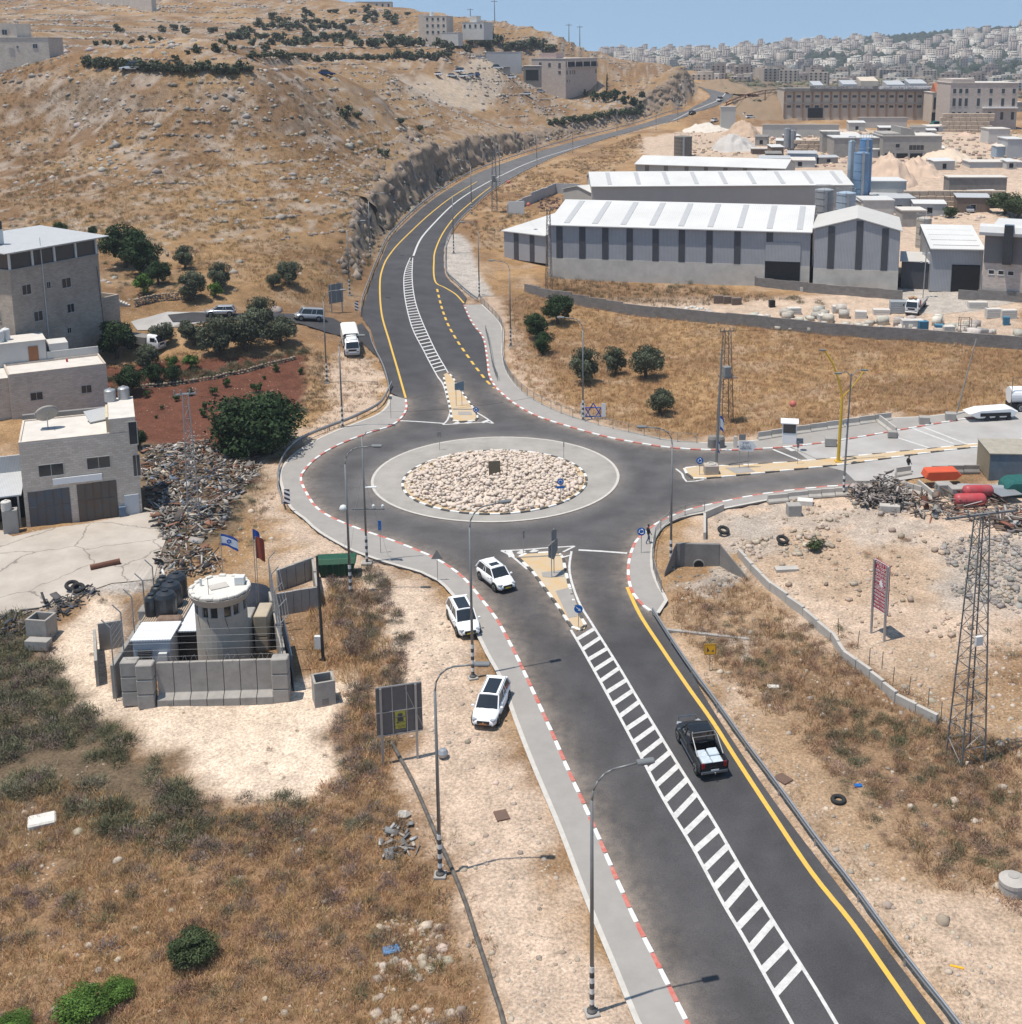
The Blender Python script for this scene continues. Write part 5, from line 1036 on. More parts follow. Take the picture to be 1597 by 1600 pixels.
def park(t,px,py,head_px,f=at,dz=0):
 """wheels at the ground under photo pixel, nose towards head_px"""
 P=f(px,py);Q=f(*head_px);P.z=max(float(gh(P.x,P.y)),hz(P.x,P.y)if gpaved(np.array([P.x]),np.array([P.y]))[0]<.1 else-99)+.02+dz
 d=Vector((Q.x-P.x,Q.y-P.y));t.location=P;t.rotation_euler=(0,0,math.atan2(d.y,d.x))
 e=d.normalized()*1.5;z1,z0=float(gh(P.x+e.x,P.y+e.y)),float(gh(P.x-e.x,P.y-e.y));t.rotation_euler[1]=-math.atan2(z1-z0,3.0)*.9;return t
park(car('white SUV with small sunroof driving out of the roundabout',L=4.25,Wd=1.8,H=1.62,roof='small',name='moving_car'),775,912,(800,932),dz=.03)
park(car('white SUV with glass roof parked half behind the street lamp',L=4.65,Wd=1.88,H=1.68),724,977,(741,1010))
park(car('white SUV with glass roof parked nearest the camera, nose to the lower left',L=4.65,Wd=1.88,H=1.68,plate=pm('plate_orange',(.5,.2,.08),.5)),768,1111,(749,1155))
# black pickup
t=park(car('black pickup truck with chrome roll bar carrying clear wrapped load','pickup',m_carb,L=5.3,Wd=1.95,H=1.86,cat='pickup truck',name='pickup_truck',roof=None,plate=m_wsign),1094,1180,(1066,1130),dz=.03)
m=MB()
for s_ in(-1,1):m.path([(-1.9,s_*.86,1.2),(-.75,s_*.82,1.85),(-.42,s_*.76,1.93)],.04,7)
m.tube((-.42,-.76,1.93),(-.42,.76,1.93),.04,n=7);m.tube((-.75,-.82,1.84),(-.75,.82,1.84),.03,n=7);m.build('roll_bar',pm('roll_bar_steel',(.16,.165,.17),.45,.1,3,metal=.5),t)
m=MB();m.path([(2.72,-.7,.6),(2.76,-.6,1.15),(2.76,.6,1.15),(2.72,.7,.6)],.035,6);m.build('bull_bar',m_chrome,t)
MB().lathe([(.05,0),(.05,.12),(.0,.16)],8,(-2.9,0,.5)).build('tow_ball',m_chrome,t)
m_wrap=pm('wrap',(.55,.62,.68),.2,.25,3,spec=.6)
ld=MB();[ld.box(-2.45+i*.78,-1.7+i*.78,-.72+j*.75,-.03+j*.72,.64,1.02+.06*((i+j)%2))for i in range(2)for j in range(2)]
o=ld.build('wrapped_load',m_wrap,None,t.location,t.rotation_euler[2],bevel=.05);o.rotation_euler=t.rotation_euler;tag(o,'clear plastic wrapped packs lying in the bed of the black pickup','load')
park(car('silver hatchback parked on the concrete end of the side road','hatch',m_cars,L=4.3,Wd=1.76,H=1.5,roof=None),345,493,(320,494))
park(car('silver panel van like car with roof rails on the asphalt of the side road','van',m_cars,L=4.3,Wd=1.78,H=1.8,roof='x',cat='van',name='parked_van'),482,500,(462,499))
park(car('dark car driving up the far road below the top bend','hatch',m_carb,L=4.4,Wd=1.8,H=1.5,roof=None,name='moving_car'),1082,178,(1105,165))
# ---- lorries
def lorry(label,cab_mat,body_fn,L=6.2,Wd=2.2,group=None):
 t=thing('lorry',label,'lorry');hl=L/2;w=Wd/2
 V,F_=loft([hl-1.75,hl-1.7,hl-1.0,hl-.55,hl-.15,hl-.02,hl],lambda x:(lambda zt,e:[(0,.5),(w*.86*e,.5),(w*.9*e,.7),(w*.92*e,1.25),(w*.9*e,1.4),(w*.82*e,zt-.1),(w*.7*e,zt),(0,zt+.05)])(interp(x,[(hl-1.75,2.3),(hl-.6,2.28),(hl-.3,1.95),(hl,1.35)]),.97 if x>hl-.05 else 1));link('cab',npm_poly('cab',V,F_),cab_mat,t)
 MB().add([(hl-.06,-w*.8,1.38),(hl-.06,w*.8,1.38),(hl-.45,w*.74,2.15),(hl-.45,-w*.74,2.15),(hl+.03,-w*.8,1.38),(hl+.03,w*.8,1.38),(hl-.36,w*.74,2.17),(hl-.36,-w*.74,2.17)],[(4,5,6,7),(0,1,5,4),(3,2,6,7),(0,4,7,3),(1,2,6,5)]).build('windscreen',m_cglass,t)
 for s_ in(-1,1):
  MB().box(hl-1.25,hl-.5,s_*w*.9-.02,s_*w*.9+.02,1.4,1.95).build('side_window',m_cglass,t);MB().cbox((hl-.15,s_*(w+.12),1.6),(.1,.16,.36)).build('mirror',m_trim,t);MB().cbox((hl+.02,s_*w*.66,.85),(.08,.34,.18)).build('headlight',m_hl,t,bevel=.02)
 MB().box(hl-.1,hl+.08,-w*.9,w*.9,.42,.66).build('bumper',m_steel,t,bevel=.03);MB().box(hl-.02,hl+.035,-w*.5,w*.5,.95,1.2).build('grille',m_trim,t)
 MB().box(-hl,hl-.3,-.4,.4,.5,.7).build('chassis',m_trim,t)
 for x in(hl-.9,-hl+1.1):
  for s_ in(-1,1):wheel(t,x,s_*(w-.16),.42,.28)
 MB().box(-hl,hl-1.85,-w,w,.86,.98).build('deck',m_conc,t);body_fn(t,hl,w);return t
def boxbody(t,hl,w):
 m_bx=pm('lorry_box',(.62,.58,.52),.7,.2,1);m_tp=pm('lorry_tarp',(.78,.75,.70),.7,.12,2)
 MB().box(-hl,hl-1.9,-w,w,.985,2.7).build('cargo_box',m_bx,t,bevel=.03);o=MB().extr([(-w-.02,2.71),(w+.02,2.71),(w*.8,2.92),(-w*.8,2.92)],-hl,hl-1.95).build('roof_cover',m_tp,t,bevel=.02);MB().box(hl-1.88,hl-1.8,-w*.95,w*.95,1,2.8).build('headboard',m_trim,t)
 V,F_=loft([hl-1.75,hl-1.2,hl-.75],lambda x:[(0,2.3),(w*.7,2.3),(w*.6,interp(x,[(hl-1.75,2.75),(hl-.75,2.38)])),(0,interp(x,[(hl-1.75,2.8),(hl-.75,2.4)]))]);link('wind_deflector',npm_poly('d',V,F_),m_carw,t)
park(lorry('white lorry with grey box body parked in the sandy lay-by',m_carw,boxbody,6.8,2.2),548,546,(552,563))
def flat(t,hl,w):
 for s_ in(-1,1):MB().box(-hl,hl-1.9,s_*w-.03,s_*w+.03,.99,1.35).build('drop_side',pm('dropside',(.30,.30,.33),.6,.2),t)
 MB().box(hl-1.95,hl-1.86,-w,w,.99,2.1).build('headboard',m_reddk,t);g_=random.Random(4);m=MB()
 for k in range(7):m.cbox((hl-1.3+g_.uniform(-.3,.3),g_.uniform(-.6,.6),2.45+g_.uniform(0,.2)),(.5,.4,.2),R=Matrix.Rotation(g_.uniform(0,3),3,'Z'))
 m.build('roof_load',pm('tan_load',(.42,.26,.15),.8),t)
park(lorry('white flatbed lorry with bundles on its cab roof, at the mouth of the stone yard',m_carw,flat,6.4,2.2),1431,485,(1425,492))
def small(t,hl,w):MB().box(-hl,hl-1.9,-w,w,.99,1.9).build('cargo_body',m_concd,t)
park(lorry('white double cab truck half hidden under the trees beside the vegetable plot',m_carw,small,5.6,2.0),226,545,(246,548))
# small far cars share one simple shape
def smallcar(mat,nm='far_car',L=4.4,H=1.5):
 V,F_=loft([-L/2,-L/2+.1,-L*.2,L*.2,L/2-.1,L/2],lambda x:(lambda z:[(0,.3),(.84,.3),(.88,.6),(.86,z),(0,z+.03)])(interp(x,[(-L/2,.75),(-L/2+.15,.95),(L/2-.4,.85),(L/2,.6)])))
 V2,F2=loft([-L*.42,-L*.3,L*.05,L*.25],lambda x:(lambda z:[(0,.85),(.78,.85),(.66,z),(0,z)])(interp(x,[(-L*.42,.9),(-L*.3,H),(L*.05,H-.02),(L*.25,.88)])))
 m=MB();m.add(V,F_,0);m.add(V2,F2,1);m.box(-L*.28,L*.04,-.6,.6,H-.01,H+.03,0)
 for x in(-L*.3,L*.3):
  for s_ in(-.8,.8):m.tube((x,s_-.1,.32),(x,s_+.1,.32),.32,n=10,mi=2)
 me=m.mesh(nm);[me.materials.append(q)for q in(mat,m_cglass,m_rubber)];return me
SCW,SCS,SCB=smallcar(m_carw),smallcar(m_cars),smallcar(pm('car_blue',(.03,.07,.2),.3,.1));SVW=smallcar(m_carw,'far_van',5.0,2.0)
def fcar(px,py,me,ang,label,cat='car',name='parked_car',group=None,f=at):
 P=f(px,py);o=link(name,me,None,None,(P.x,P.y,max(float(gh(P.x,P.y)),P.z if f is not at else-99)+.03),ang);return tag(o,label,cat,group)
fcar(206,109,SVW,PI+.05,'white van on the dirt track at the brow of the hill','van','parked_van');fcar(510,118,SCB,.4,'small blue car beside white rocks at the end of the olive rows')
for px,py,me,a,l in((822,148,SCW,3.2,'left of the two white cars on the slope below the big hill house'),(845,145,SCS,.15,'right of the two cars on the slope below the big hill house'),(683,118,SCW,2.2,'white jeep at the left end of the hillside car park'),(707,120,SCW,.3,'white car second from the left in the hillside car park'),(722,121,SCW,3.0,'white car third from the left, at the lip of the chalk slope'),(734,121,SCS,3.1,'silver car fourth from the left, at the lip of the chalk slope'),(745,119,SCB,1.9,'dark jeep at the right end of the row by the block wall'),(797,123,SCW,3.1,'white car alone below the gate in the block wall'),(716,114,SVW,2.9,'white pickup parked against the hillside block wall'),(777,108,SVW,.2,'long white van behind the low grey wall on the hill'),(820,111,SCS,0,'green grey car between the block yard and the big hill house'),(832,111,SCW,.1,'white car at the left flank of the big hill house')):
 fcar(px,py,me,a,l,group='cars on the hillside lot')
for px,py,me,a,l in((1110,196,SCS,1.0,'grey car at the left edge of the gravel ramp'),(1117,190,SCW,1.0,'white car behind the grey one on the gravel ramp'),(1173,185,SCW,.3,'white car before the rusty frame, nearest of the cluster'),(1168,181,SCW,.3,'white car at the rear left of the cluster by the rusty frame'),(1182,182,SCS,.4,'pale car at the right of the cluster by the rusty frame'),(1513,331,SCS,1.5,'silver car on the light yard above the round beige tank'),(1126,157,SVW,1.0,'white van driving down the far bend')):
 fcar(px,py,me,a,l,f=at if py<160 else lambda x,y:atl(x,y),group='cars among the quarry yards')
for px,mt,l in((1461,pm('cab_teal',(.03,.16,.17),.5),'teal lorry in front of the white stone building'),(1487,pm('cab_red',(.5,.08,.04),.5),'red lorry in front of the white stone building')):
 P=atl(px,201);t=thing('lorry',l,'lorry',P,-PI/2);MB().box(-.2,2,-1.2,1.2,.6,3.1).build('cab',mt,t,bevel=.1);MB().box(-4,-.3,-1.2,1.2,1.1,2.2).build('tipper_body',mt,t,bevel=.05);MB().box(1.98,2.03,-1,1,1.9,2.8).build('windscreen',m_cglass,t);[wheel(t,x,s_,.5,.3)for x in(1.2,-2.8)for s_ in(-1,1)]
 # person walking
def person(px,py,label):
 P=at(px,py);t=thing('person',label,'person',(P.x,P.y,hz(P.x,P.y)+.135),-1.2)
 me=bpy.data.meshes.new('body');J=[(0,0,.95),(0,0,1.15),(0,.0,1.42),(0,.01,1.52),(0,.02,1.62),(.02,.03,1.74),(-.1,0,.9),(-.11,.16,.5),(-.11,.12,.08),(-.11,.26,.04),(.1,0,.9),(.11,-.06,.5),(.11,-.28,.12),(.11,-.16,.04),(-.2,0,1.42),(-.26,-.08,1.15),(-.24,.04,.9),(.2,0,1.42),(.26,.06,1.14),(.24,.2,.93),(-.24,.07,.81),(.24,.26,.86)]
 E_=[(0,1),(1,2),(2,3),(3,4),(4,5),(0,6),(6,7),(7,8),(8,9),(0,10),(10,11),(11,12),(12,13),(2,14),(14,15),(15,16),(16,20),(2,17),(17,18),(18,19),(19,21)]
 R_=[.15,.15,.17,.06,.09,.085,.095,.07,.045,.045,.095,.07,.045,.045,.075,.052,.04,.075,.052,.04,.04,.04]
 me.from_pydata(J,E_,[]);o=link('body',me,None,t);md=o.modifiers.new('s','SKIN');
 for v,r in zip(me.skin_vertices[0].data,R_):v.radius=(r,r*.85)
 me.skin_vertices[0].data[0].use_root=True;o.modifiers.new('d','SUBSURF').levels=1;bpy.context.view_layer.update();m2=bpy.data.meshes.new_from_object(o.evaluated_get(bpy.context.evaluated_depsgraph_get()));o.modifiers.clear();o.data=m2;m2 .name='body'
 m2 .materials.clear();[m2 .materials.append(q)for q in(pm('jacket_black',(.018,.017,.018),.85),pm('jeans_blue',(.07,.10,.17),.85),pm('skin',(.38,.22,.15),.6),m_trim)]
 for p in m2 .polygons:
  c=p.center;p.use_smooth=True;p.material_index=3 if c.z<.1 else 1 if c.z<.92 and abs(c.x)<.2 else 2 if c.z>1.52 or(c.z<.88 and abs(c.x)>.19)else 0
 MB().lathe([(.09,0),(.1,.06),(.06,.12),(0,.13)],10,(.01,.0,1.72)).build('hair',m_trim,t,smooth_=True)
 m=MB();m.cbox((.0,.12,1.66),(.03,.04,.03));[m.cbox((s_,.1,1.69),(.02,.02,.015))for s_ in(-.035,.04)];m.build('face',MATS['skin'],t);return t
person(1013,851,'person in a black jacket and blue jeans walking on the south east pavement')
person(1419,738,'person in dark clothes standing behind the low concrete barrier by the east road').location.z-=.1
# ==== GUARD POST, BARRIERS
def frame(px0,px1,f=at):
 a,b=f(*px0),f(*px1);d=Vector((b.x-a.x,b.y-a.y));return a,d.length,math.atan2(d.y,d.x)
A,LW,rw=frame((262,1098),(420,1090));zc0=A.z-.1
def twall_mesh(w=1.12,h=3.2,foot=.62):
 me=MB().extr([(-foot,0),(-foot,.62),(-.14,.95),(-.12,h),(.12,h),(.12,.0)],.02,w).mesh('twall',bevel=.025);me.materials.append(m_twall);return me
m_twall=pm('twall_concrete',(.36,.335,.305),.9,.28,1.1,bump=.25,bscale=4);m_bag=pm('sandbag_white',(.66,.63,.58),.9,.2,4,bump=.5,bscale=9)
TW=twall_mesh();ca,sa=math.cos(rw),math.sin(rw)
def loc(u,v,z=0):return(A.x+u*ca-v*sa,A.y+u*sa+v*ca,zc0+z)
base=A
ord_=['leftmost','second from the left','third from the left','middle','third from the right','second from the right','rightmost']
for i in range(7):
 o=link('barrier_wall',TW,None,None,loc(i*1.14-.55,0),rw);tag(o,f'{ord_[i]} of the seven upright concrete wall sections along the front of the guard post','concrete barrier','T wall sections at the front of the guard post')
def blocks(u,v,n,w,d,h,label,group='stacked concrete blocks of the guard post',mat=None):
 for k in range(n):
  o=MB().box(-w/2,w/2,-d/2,d/2,.01,h-.02).build('concrete_block',mat or m_twall,None,loc(u,v,k*h),rw,bevel=.06);tag(o,label%(['lowest','middle','top'][k]if n==3 else['lower','upper'][k]if n==2 else 'single'),'concrete block',group)
blocks(-1.25,-.25,3,1.15,.9,1.12,'%s block of the front left stack at the guard post')
blocks(-2.45,.25,3,1.15,.9,1.12,'%s block of the outer left stack at the guard post')
blocks(7.95,-.15,3,1.15,.9,1.15,'%s block of the right hand stack at the guard post corner')
# side walls going back
m_bluep=pm('blue_panel',(.06,.085,.13),.6,.3,2);m_tan=pm('tan_block',(.42,.355,.27),.9,.2,1)
for k in range(6):
 o=MB().box(-.15,.15,.02,1.9,0,2.6+.2*(k%2)).build('barrier_wall',m_twall,None,loc(8.35-(.5+k*1.95)*.28,.5+k*1.95),rw+.27,bevel=.03);tag(o,f"{['first','second','third','fourth','fifth','last'][k]} concrete panel going back along the right flank of the guard post",'concrete barrier','flank panels of the guard post')
for k in range(5):
 o=MB().box(-.15,.15,.02,1.9,0,2.6).build('barrier_wall',m_twall,None,loc(-3.9,.9+k*1.95),rw,bevel=.03);tag(o,f"{['first','second','third','fourth','last'][k]} concrete panel going back along the left flank of the guard post",'concrete barrier','flank panels of the guard post')
o=MB().box(.0,.08,0,6.5,.1,3.1).build('panel',m_bluep,None,loc(8.6,.6),rw+.27);tag(o,'dark blue sheet screen on the right flank of the guard post','screen')
blocks(5.3,7.6,2,1.0,2.4,1.7,'%s tan block behind the guard tower on the right',mat=m_tan);blocks(4.2,6.6,1,.9,3.0,3.4,'%s grey concrete block beside the guard tower')
blocks(-3.6,8.5,2,1.0,1.2,1.7,'%s block at the back left of the guard post under white bags')
# tower
Q=at(352,1047);Lq=(Q.x,Q.y,zc0);tw=thing('guard_tower','round concrete watchtower with white sandbag roof and dark window band','watchtower',Lq,rw)
ht=zat(Q,918)-zc0;ht=min(max(ht,6),9);r0=1.82
MB().lathe([(r0,-.3),(r0,ht-1.55)],32).build('shaft',pm('tower_concrete',(.40,.36,.31),.9,.2,.9,bump=.2),tw,smooth_=False)
MB().lathe([(r0-.12,ht-1.54),(r0-.12,ht-.72)],32).build('window_band',m_cglass,tw)
m=MB();[m.cbox((1.75*math.cos(a),1.75*math.sin(a),ht-1.13),(.14,.45 if k%2 else.18,.84),R=Matrix.Rotation(a,3,'Z'))for k,a in enumerate(np.arange(0,2*PI,PI/7))];m.build('window_posts',m_conc,tw)['kind']='stuff'
MB().lathe([(r0+.1,ht-.715),(2.15,ht-.3),(2.2,ht-.12),(.0,ht-.1)],32).build('roof_slab',MATS['tower_concrete'],tw)
m=MB()
for k in range(26):a=k*2*PI/26;m.cbox((2.0*math.cos(a),2.0*math.sin(a),ht+.02+.05*math.sin(k*3)),(.3,.52,.22),R=Matrix.Rotation(a+random.uniform(-.2,.2),3,'Z'))
bg_=m.build('sandbags',m_bag,tw,bevel=.05);bg_['kind']='stuff'
MB().lathe([(1.95,ht-.09),(1.9,ht+.03)],24).build('white_roof',m_bag,tw);MB().cbox((-.1,.1,ht+.06),(1.3,.9,.08),R=Matrix.Rotation(.5,3,'Z')).build('hatch',m_concl,tw)
MB().cbox((1.35,.5,ht+.35),(.7,.6,.6)).build('roof_unit',m_lampw,tw,bevel=.03);MB().tube((-.5,-1.2,ht),(-.5,-1.2,ht+1.3),.02,n=5).build('aerial',m_trim,tw);MB().tube((-1.4,.3,ht),(-1.4,.3,ht+.6),.09,n=8).build('camera',m_lampw,tw)
m=MB();[m.tube((r0*math.cos(a)*1.01,r0*math.sin(a)*1.01,ht-1.6),(r0*math.cos(a+.5)*1.02,r0*math.sin(a+.5)*1.02,1.5),.02,n=4)for a in(-2.4,-1.9,-1.2)];m.build('cable',m_trim,tw)
for k in range(6):
 pass
 # white guard container
Cn=at(224,1050);c_=thing('guard_container','white flat roofed guard cabin with barred window beside the watchtower','cabin',loc(-2.95,2.7),rw);m_wcor=pm('white_corrugated',(.74,.76,.78),.5,.08,2,wave=('X',1.6,.82));m_wpan=pm('white_panel',(.50,.52,.55),.6,.12,1)
MB().box(0,2.6,0,2.6,0,3.5).build('wall',m_wpan,c_);MB().box(-.12,2.72,-.12,2.8,3.505,3.62).build('roof',m_wcor,c_);w_=MB().box(.3,1.3,-.05,-.005,1.5,2.8).build('window',m_cglass,c_);m=MB();[m.box(.3,1.3,-.08,-.055,z,z+.03)for z in np.arange(1.55,2.8,.13)];m.build('bars',m_steel,w_);MB().box(1.8,2.4,-.25,-.01,2.0,2.6).build('air_conditioner',m_lampw,c_,bevel=.02)
o=thing('store_roof','white sheet roof between the cabin and the tower with dark store below','shed',loc(-.25,4.4),rw);MB().box(0,1.5,0,4.9,3.25,3.35).build('roof',m_wcor,o);MB().box(.1,1.4,.1,4.8,0,3.24).build('wall',m_trim,o)
o=thing('timber_platform','slatted timber platform carrying the black water tanks','platform',loc(-3.3,5.6),rw);[MB().box(i*.17,i*.17+.1,-.1,6.2,3.42,3.48).build('slat',pm('old_timber',(.46,.36,.27),.9,.25,5),o)for i in range(18)];MB().box(0,3,.1,6.2,0,3.4).build('store',m_wpan,o)
m_tank=pm('black_plastic',(.022,.026,.032),.35,.2,3,spec=.5)
for i in range(3):
 for j in range(2):
  t=thing('water_tank',f"{['front','middle','rear'][i]} {['left','right'][j]} black plastic water tank on the timber platform",'water tank',loc(-2.75+j*1.05-.02*i,7.0+i*1.6,3.5),rw,'black tanks on the platform');r=.5 if j==0 else.8;h=1.7 if j==0 else 2.0
  MB().lathe([(r,0),(r,h*.72),(r*.8,h*.86),(r*.3,h*.93)],20).build('tank',m_tank,t,smooth_=False);MB().lathe([(.22,h*.93),(.24,h*.98),(.0,h)],12).build('lid',m_tank,t)
o=MB().extr([(0,0),(1.0,0),(.8,.35),(.3,.4)],.3,2.1).build('camouflage_cover',pm('camo_net',(.23,.16,.12),.95,.4,4,bump=.8),None,loc(-2.4,5.5,3.45),rw,bevel=.15);tag(o,'brown camouflage net heaped in front of the black water tanks','cover')
# anti-climb fence posts with angled arms + wires
def angfence(pts,label,side=-1,hp=6.2):
 t=thing('security_fence',label,'fence',loc(*pts[0]));x0,y0,z0=loc(*pts[0]);W_=[]
 for u,v in pts:
  x,y,z=loc(u,v);m=MB();m.tube((x-x0,y-y0,0),(x-x0,y-y0,hp-.6),.045,n=6);ex=side*ca*.55;ey=side*sa*.55;m.tube((x-x0,y-y0,hp-.6),(x-x0+ex,y-y0+ey,hp),.045,n=6);m.build('post',m_railg,t);W_.append((x-x0,y-y0,ex,ey))
 m=MB()
 for(a,b,ex,ey),(c,d,_,_)in zip(W_[:-1],W_[1:]):
  for k in range(12):z=.4+k*.45;m.tube((a,b,z),(c,d,z),.008,n=3,caps=False)
  for k in range(4):f_=k/3;z=hp-.6+.6*f_;m.tube((a+ex*f_,b+ey*f_,z),(c+ex*f_,d+ey*f_,z),.008,n=3,caps=False)
  for k in range(14):f_=k/14;m.tube((a+(c-a)*f_,b+(d-b)*f_,.2),(a+(c-a)*f_,b+(d-b)*f_,hp-.6),.006,n=3,caps=False)
 o=m.build('wires',m_steel,t);o['kind']='stuff'
angfence([(-3.7,.6),(-3.7,3),(-3.7,5.6),(-3.7,8.4),(-3.7,11)],'tall wire fence with outward leaning tops on the left of the guard post');angfence([(8.0,.6),(7.4,3.2),(6.6,6),(5.8,9),(5.0,12)],'tall wire fence with leaning tops on the right of the guard post',1)
m=MB();rr=random.Random(5);
for k in range(90):u=-2.7+k*.12;m.tube((u,.1+.25*math.sin(k),3.3+.25*math.cos(k*1.3)),(u+.12,.1+.25*math.sin(k+1),3.3+.25*math.cos((k+1)*1.3)),.008,n=3,caps=False)
for z in(3.5,4.0,4.5,5.0,5.5):m.tube((-2.8,.2,z),(8.2,.2,z),.008,n=3)
o=m.build('razor_wire',m_steel,None,loc(0,0),rw);tag(o,'coils and strands of razor wire along the front wall of the guard post','razor wire')
# tent, flags
o=MB().lathe([(2.3,0),(2.25,.5),(1.7,1.2),(.9,1.6),(0,1.72)],16).build('dark_tarp_dome',pm('tarp_navy',(.025,.03,.045),.7,.4,2,bump=.6),None,loc(2.9,13.6,.9),rw,smooth_=True);tag(o,'domed dark blue tarpaulin cover behind the watchtower','tarpaulin')
def flag(px,py,h,label,mats,w=1.5,hh=1.0,star=False,P=None,rz=.2,droop=0):
 P=P or at(px,py);t=thing('flag',label,'flag',P,rz);MB().tube((0,0,0),(0,0,h),.03,n=6).build('pole',m_steel,t);V=[];F_=[];n=10
 for j in range(6):
  for i in range(n+1):u=i/n;V.append((u*w,.12*math.sin(u*7+j*.4)*u,h-hh+hh*j/5-droop*u*u*hh));
 for j in range(5):
  for i in range(n):F_.append((j*(n+1)+i,j*(n+1)+i+1,(j+1)*(n+1)+i+1,(j+1)*(n+1)+i))
 me=npmesh('cloth',V,F_,matidx=[(1 if(len(mats)>1 and(k//n)in(0,4))else 0)for k in range(len(F_))]);o=link('cloth',me,mats,t)
 if star:
  m=MB();
  for a0 in(0,PI):
   q=[(w*.5+hh*.2*math.sin(a0+k*2.094),h-hh/2+hh*.2*math.cos(a0+k*2.094))for k in range(3)]
   for i in range(3):m.tube((q[i][0],-.06,q[i][1]-droop*.25*hh),(q[(i+1)%3][0],-.06,q[(i+1)%3][1]-droop*.25*hh),.03,n=4)
  m.build('star',m_fblue,t)
 return t
m_fblue=pm('flag_blue',(.03,.09,.38),.8,.1);m_fw=pm('flag_white',(.72,.73,.75),.8,.1)
flag(0,0,zat(Vector(loc(1.9,10)),834)-zc0,'blue and white striped flag with a star flying over the watchtower',[m_fw,m_fblue],1.25,.95,True,Vector(loc(1.9,10)),rw,.6)
flag(0,0,zat(Vector(loc(4.5,10)),838)-zc0,'drooping rust red flag beside the watchtower',[pm('flag_rust',(.30,.07,.04),.8,.2)],.65,1.8,False,Vector(loc(4.5,10)),rw,.2)
flag(0,0,zat(Vector(loc(3.9,12)),826)-zc0,'small blue flag at the back of the guard post',[m_fblue],.5,.9,False,Vector(loc(3.9,12)),rw,.5)
flag(1119,729,3.0,'blue and white flag low on the pole by the planter',[m_fw,m_fblue],.4,1.3,False,None,.2,.3);flag(1322,727,5.0,'blue and white flag hanging on the gate lamp post',[m_fw,m_fblue],.35,1.6,False,None,1.5,.3);flag(1124,706,4.2,'white and blue flag drooping above the round concrete blocks at the kerb',[m_fw,m_fblue],.5,1.6,False,None,.2,.4)
# wall stubs left front, right rear pen
def wallseg(p0,p1,h,label,mat=None,th=.22,f=at,name='concrete_wall',cat='wall',z=0,n=1,group=None,gap=.015,bev=.02):
 a,b=f(*p0),f(*p1);d=Vector((b.x-a.x,b.y-a.y));L_=d.length;rz=math.atan2(d.y,d.x);w=L_/n
 if n==1:o=MB().box(0,L_,-th/2,th/2,-.6+z,h+z).build(name,mat or m_twall,None,(a.x,a.y,min(a.z,b.z)+.0),rz,bevel=bev);return tag(o,label,cat,group)
 t=thing(name,label,cat,(a.x,a.y,a.z),rz,group)
 for k in range(n):
  z0=float(gh(a.x+d.x*(k+.5)/n,a.y+d.y*(k+.5)/n))-a.z;g_=random.uniform(-.03,.03);MB().box(k*w+gap,(k+1)*w-gap,-th/2+g_,th/2+g_,z0-.6,z0+h+random.uniform(-.04,.04)).build('panel',mat or m_twall,t,bevel=bev)
 return t
wallseg((153,1072),(150,1015),2.0,'short concrete wall at the far left of the guard post, side on');wallseg((156,1016),(194,1008),2.2,'low ribbed concrete wall left of the guard post');
wallseg((434,962),(497,951),1.9,'front wall of the mesh topped pen behind the guard post',n=5);wallseg((497,951),(490,905),1.9,'right wall of the mesh topped pen behind the guard post',n=2);wallseg((434,925),(490,905),1.9,'rear wall of the mesh topped pen behind the guard post',n=4)
# hollow concrete boxes
def hollow(px,py,w,d,h,label,rz=0,niche=True):
 P=at(px,py);t=thing('concrete_box',label,'concrete box',(P.x,P.y,P.z-.1),rz);k=.16
 MB().box(-w/2,w/2,0,k,0,h).build('front_panel',m_twall,t,bevel=.02);MB().box(-w/2,w/2,d-k,d,0,h).build('back_panel',m_twall,t,bevel=.02)
 for s_ in(-1,1):MB().box(s_*w/2-(k if s_>0 else 0),s_*w/2+(k if s_<0 else 0),k+.005,d-k-.005,0,h).build('side_panel',m_twall,t,bevel=.02)
 MB().box(-w/2+k,w/2-k,k,d-k,0,.3).build('floor',m_dark,t)
 if niche:MB().box(-.22,.22,-.03,-.003,.3,.8).build('niche',m_concd,t)
 return t
hollow(509,1105,1.45,1.5,2.0,'open topped hollow concrete box on the pale sand right of the guard post',.35);hollow(58,1003,1.7,1.5,1.9,'open hollow concrete box on the left of the sandy clearing',-.15,False)
P=at(62,1012);tag(MB().box(-.9,.9,-.5,.3,0,.75).build('concrete_block',m_twall,None,P,-.1,bevel=.03),'low concrete block in front of the left hollow box','concrete block')
# dumpster
P=at(527,897);t=thing('dumpster','dark green ribbed waste container with a folded lid beside the camera mast','waste container',(P.x,P.y,P.z),.12);m_green=pm('dumpster_green',(.018,.085,.045),.5,.3,2)
MB().add([(-1.3,-.75,.1),(1.3,-.75,.1),(1.3,.75,.1),(-1.3,.75,.1),(-1.6,-.95,1.25),(1.6,-.95,1.25),(1.6,.95,1.25),(-1.6,.95,1.25)],[(0,3,2,1),(4,5,6,7),(0,1,5,4),(1,2,6,5),(2,3,7,6),(3,0,4,7)]).build('body',m_green,t,bevel=.03)
MB().extr([(-1.0,1.26),(1.0,1.26),(.65,1.62),(-.65,1.68)],-1.65,1.65).build('lid',m_green,t,bevel=.05);m=MB();[m.tube((x,-.9-.0,.2),(x,-1.02,1.25),.05,n=5)for x in np.linspace(-1.2,1.2,6)];m.build('ribs',m_green,t)
for x in(-1.1,1.1):MB().tube((x,-.95,.12),(x,-.8,.12),.12,n=10).build('wheel',m_rubber,t)
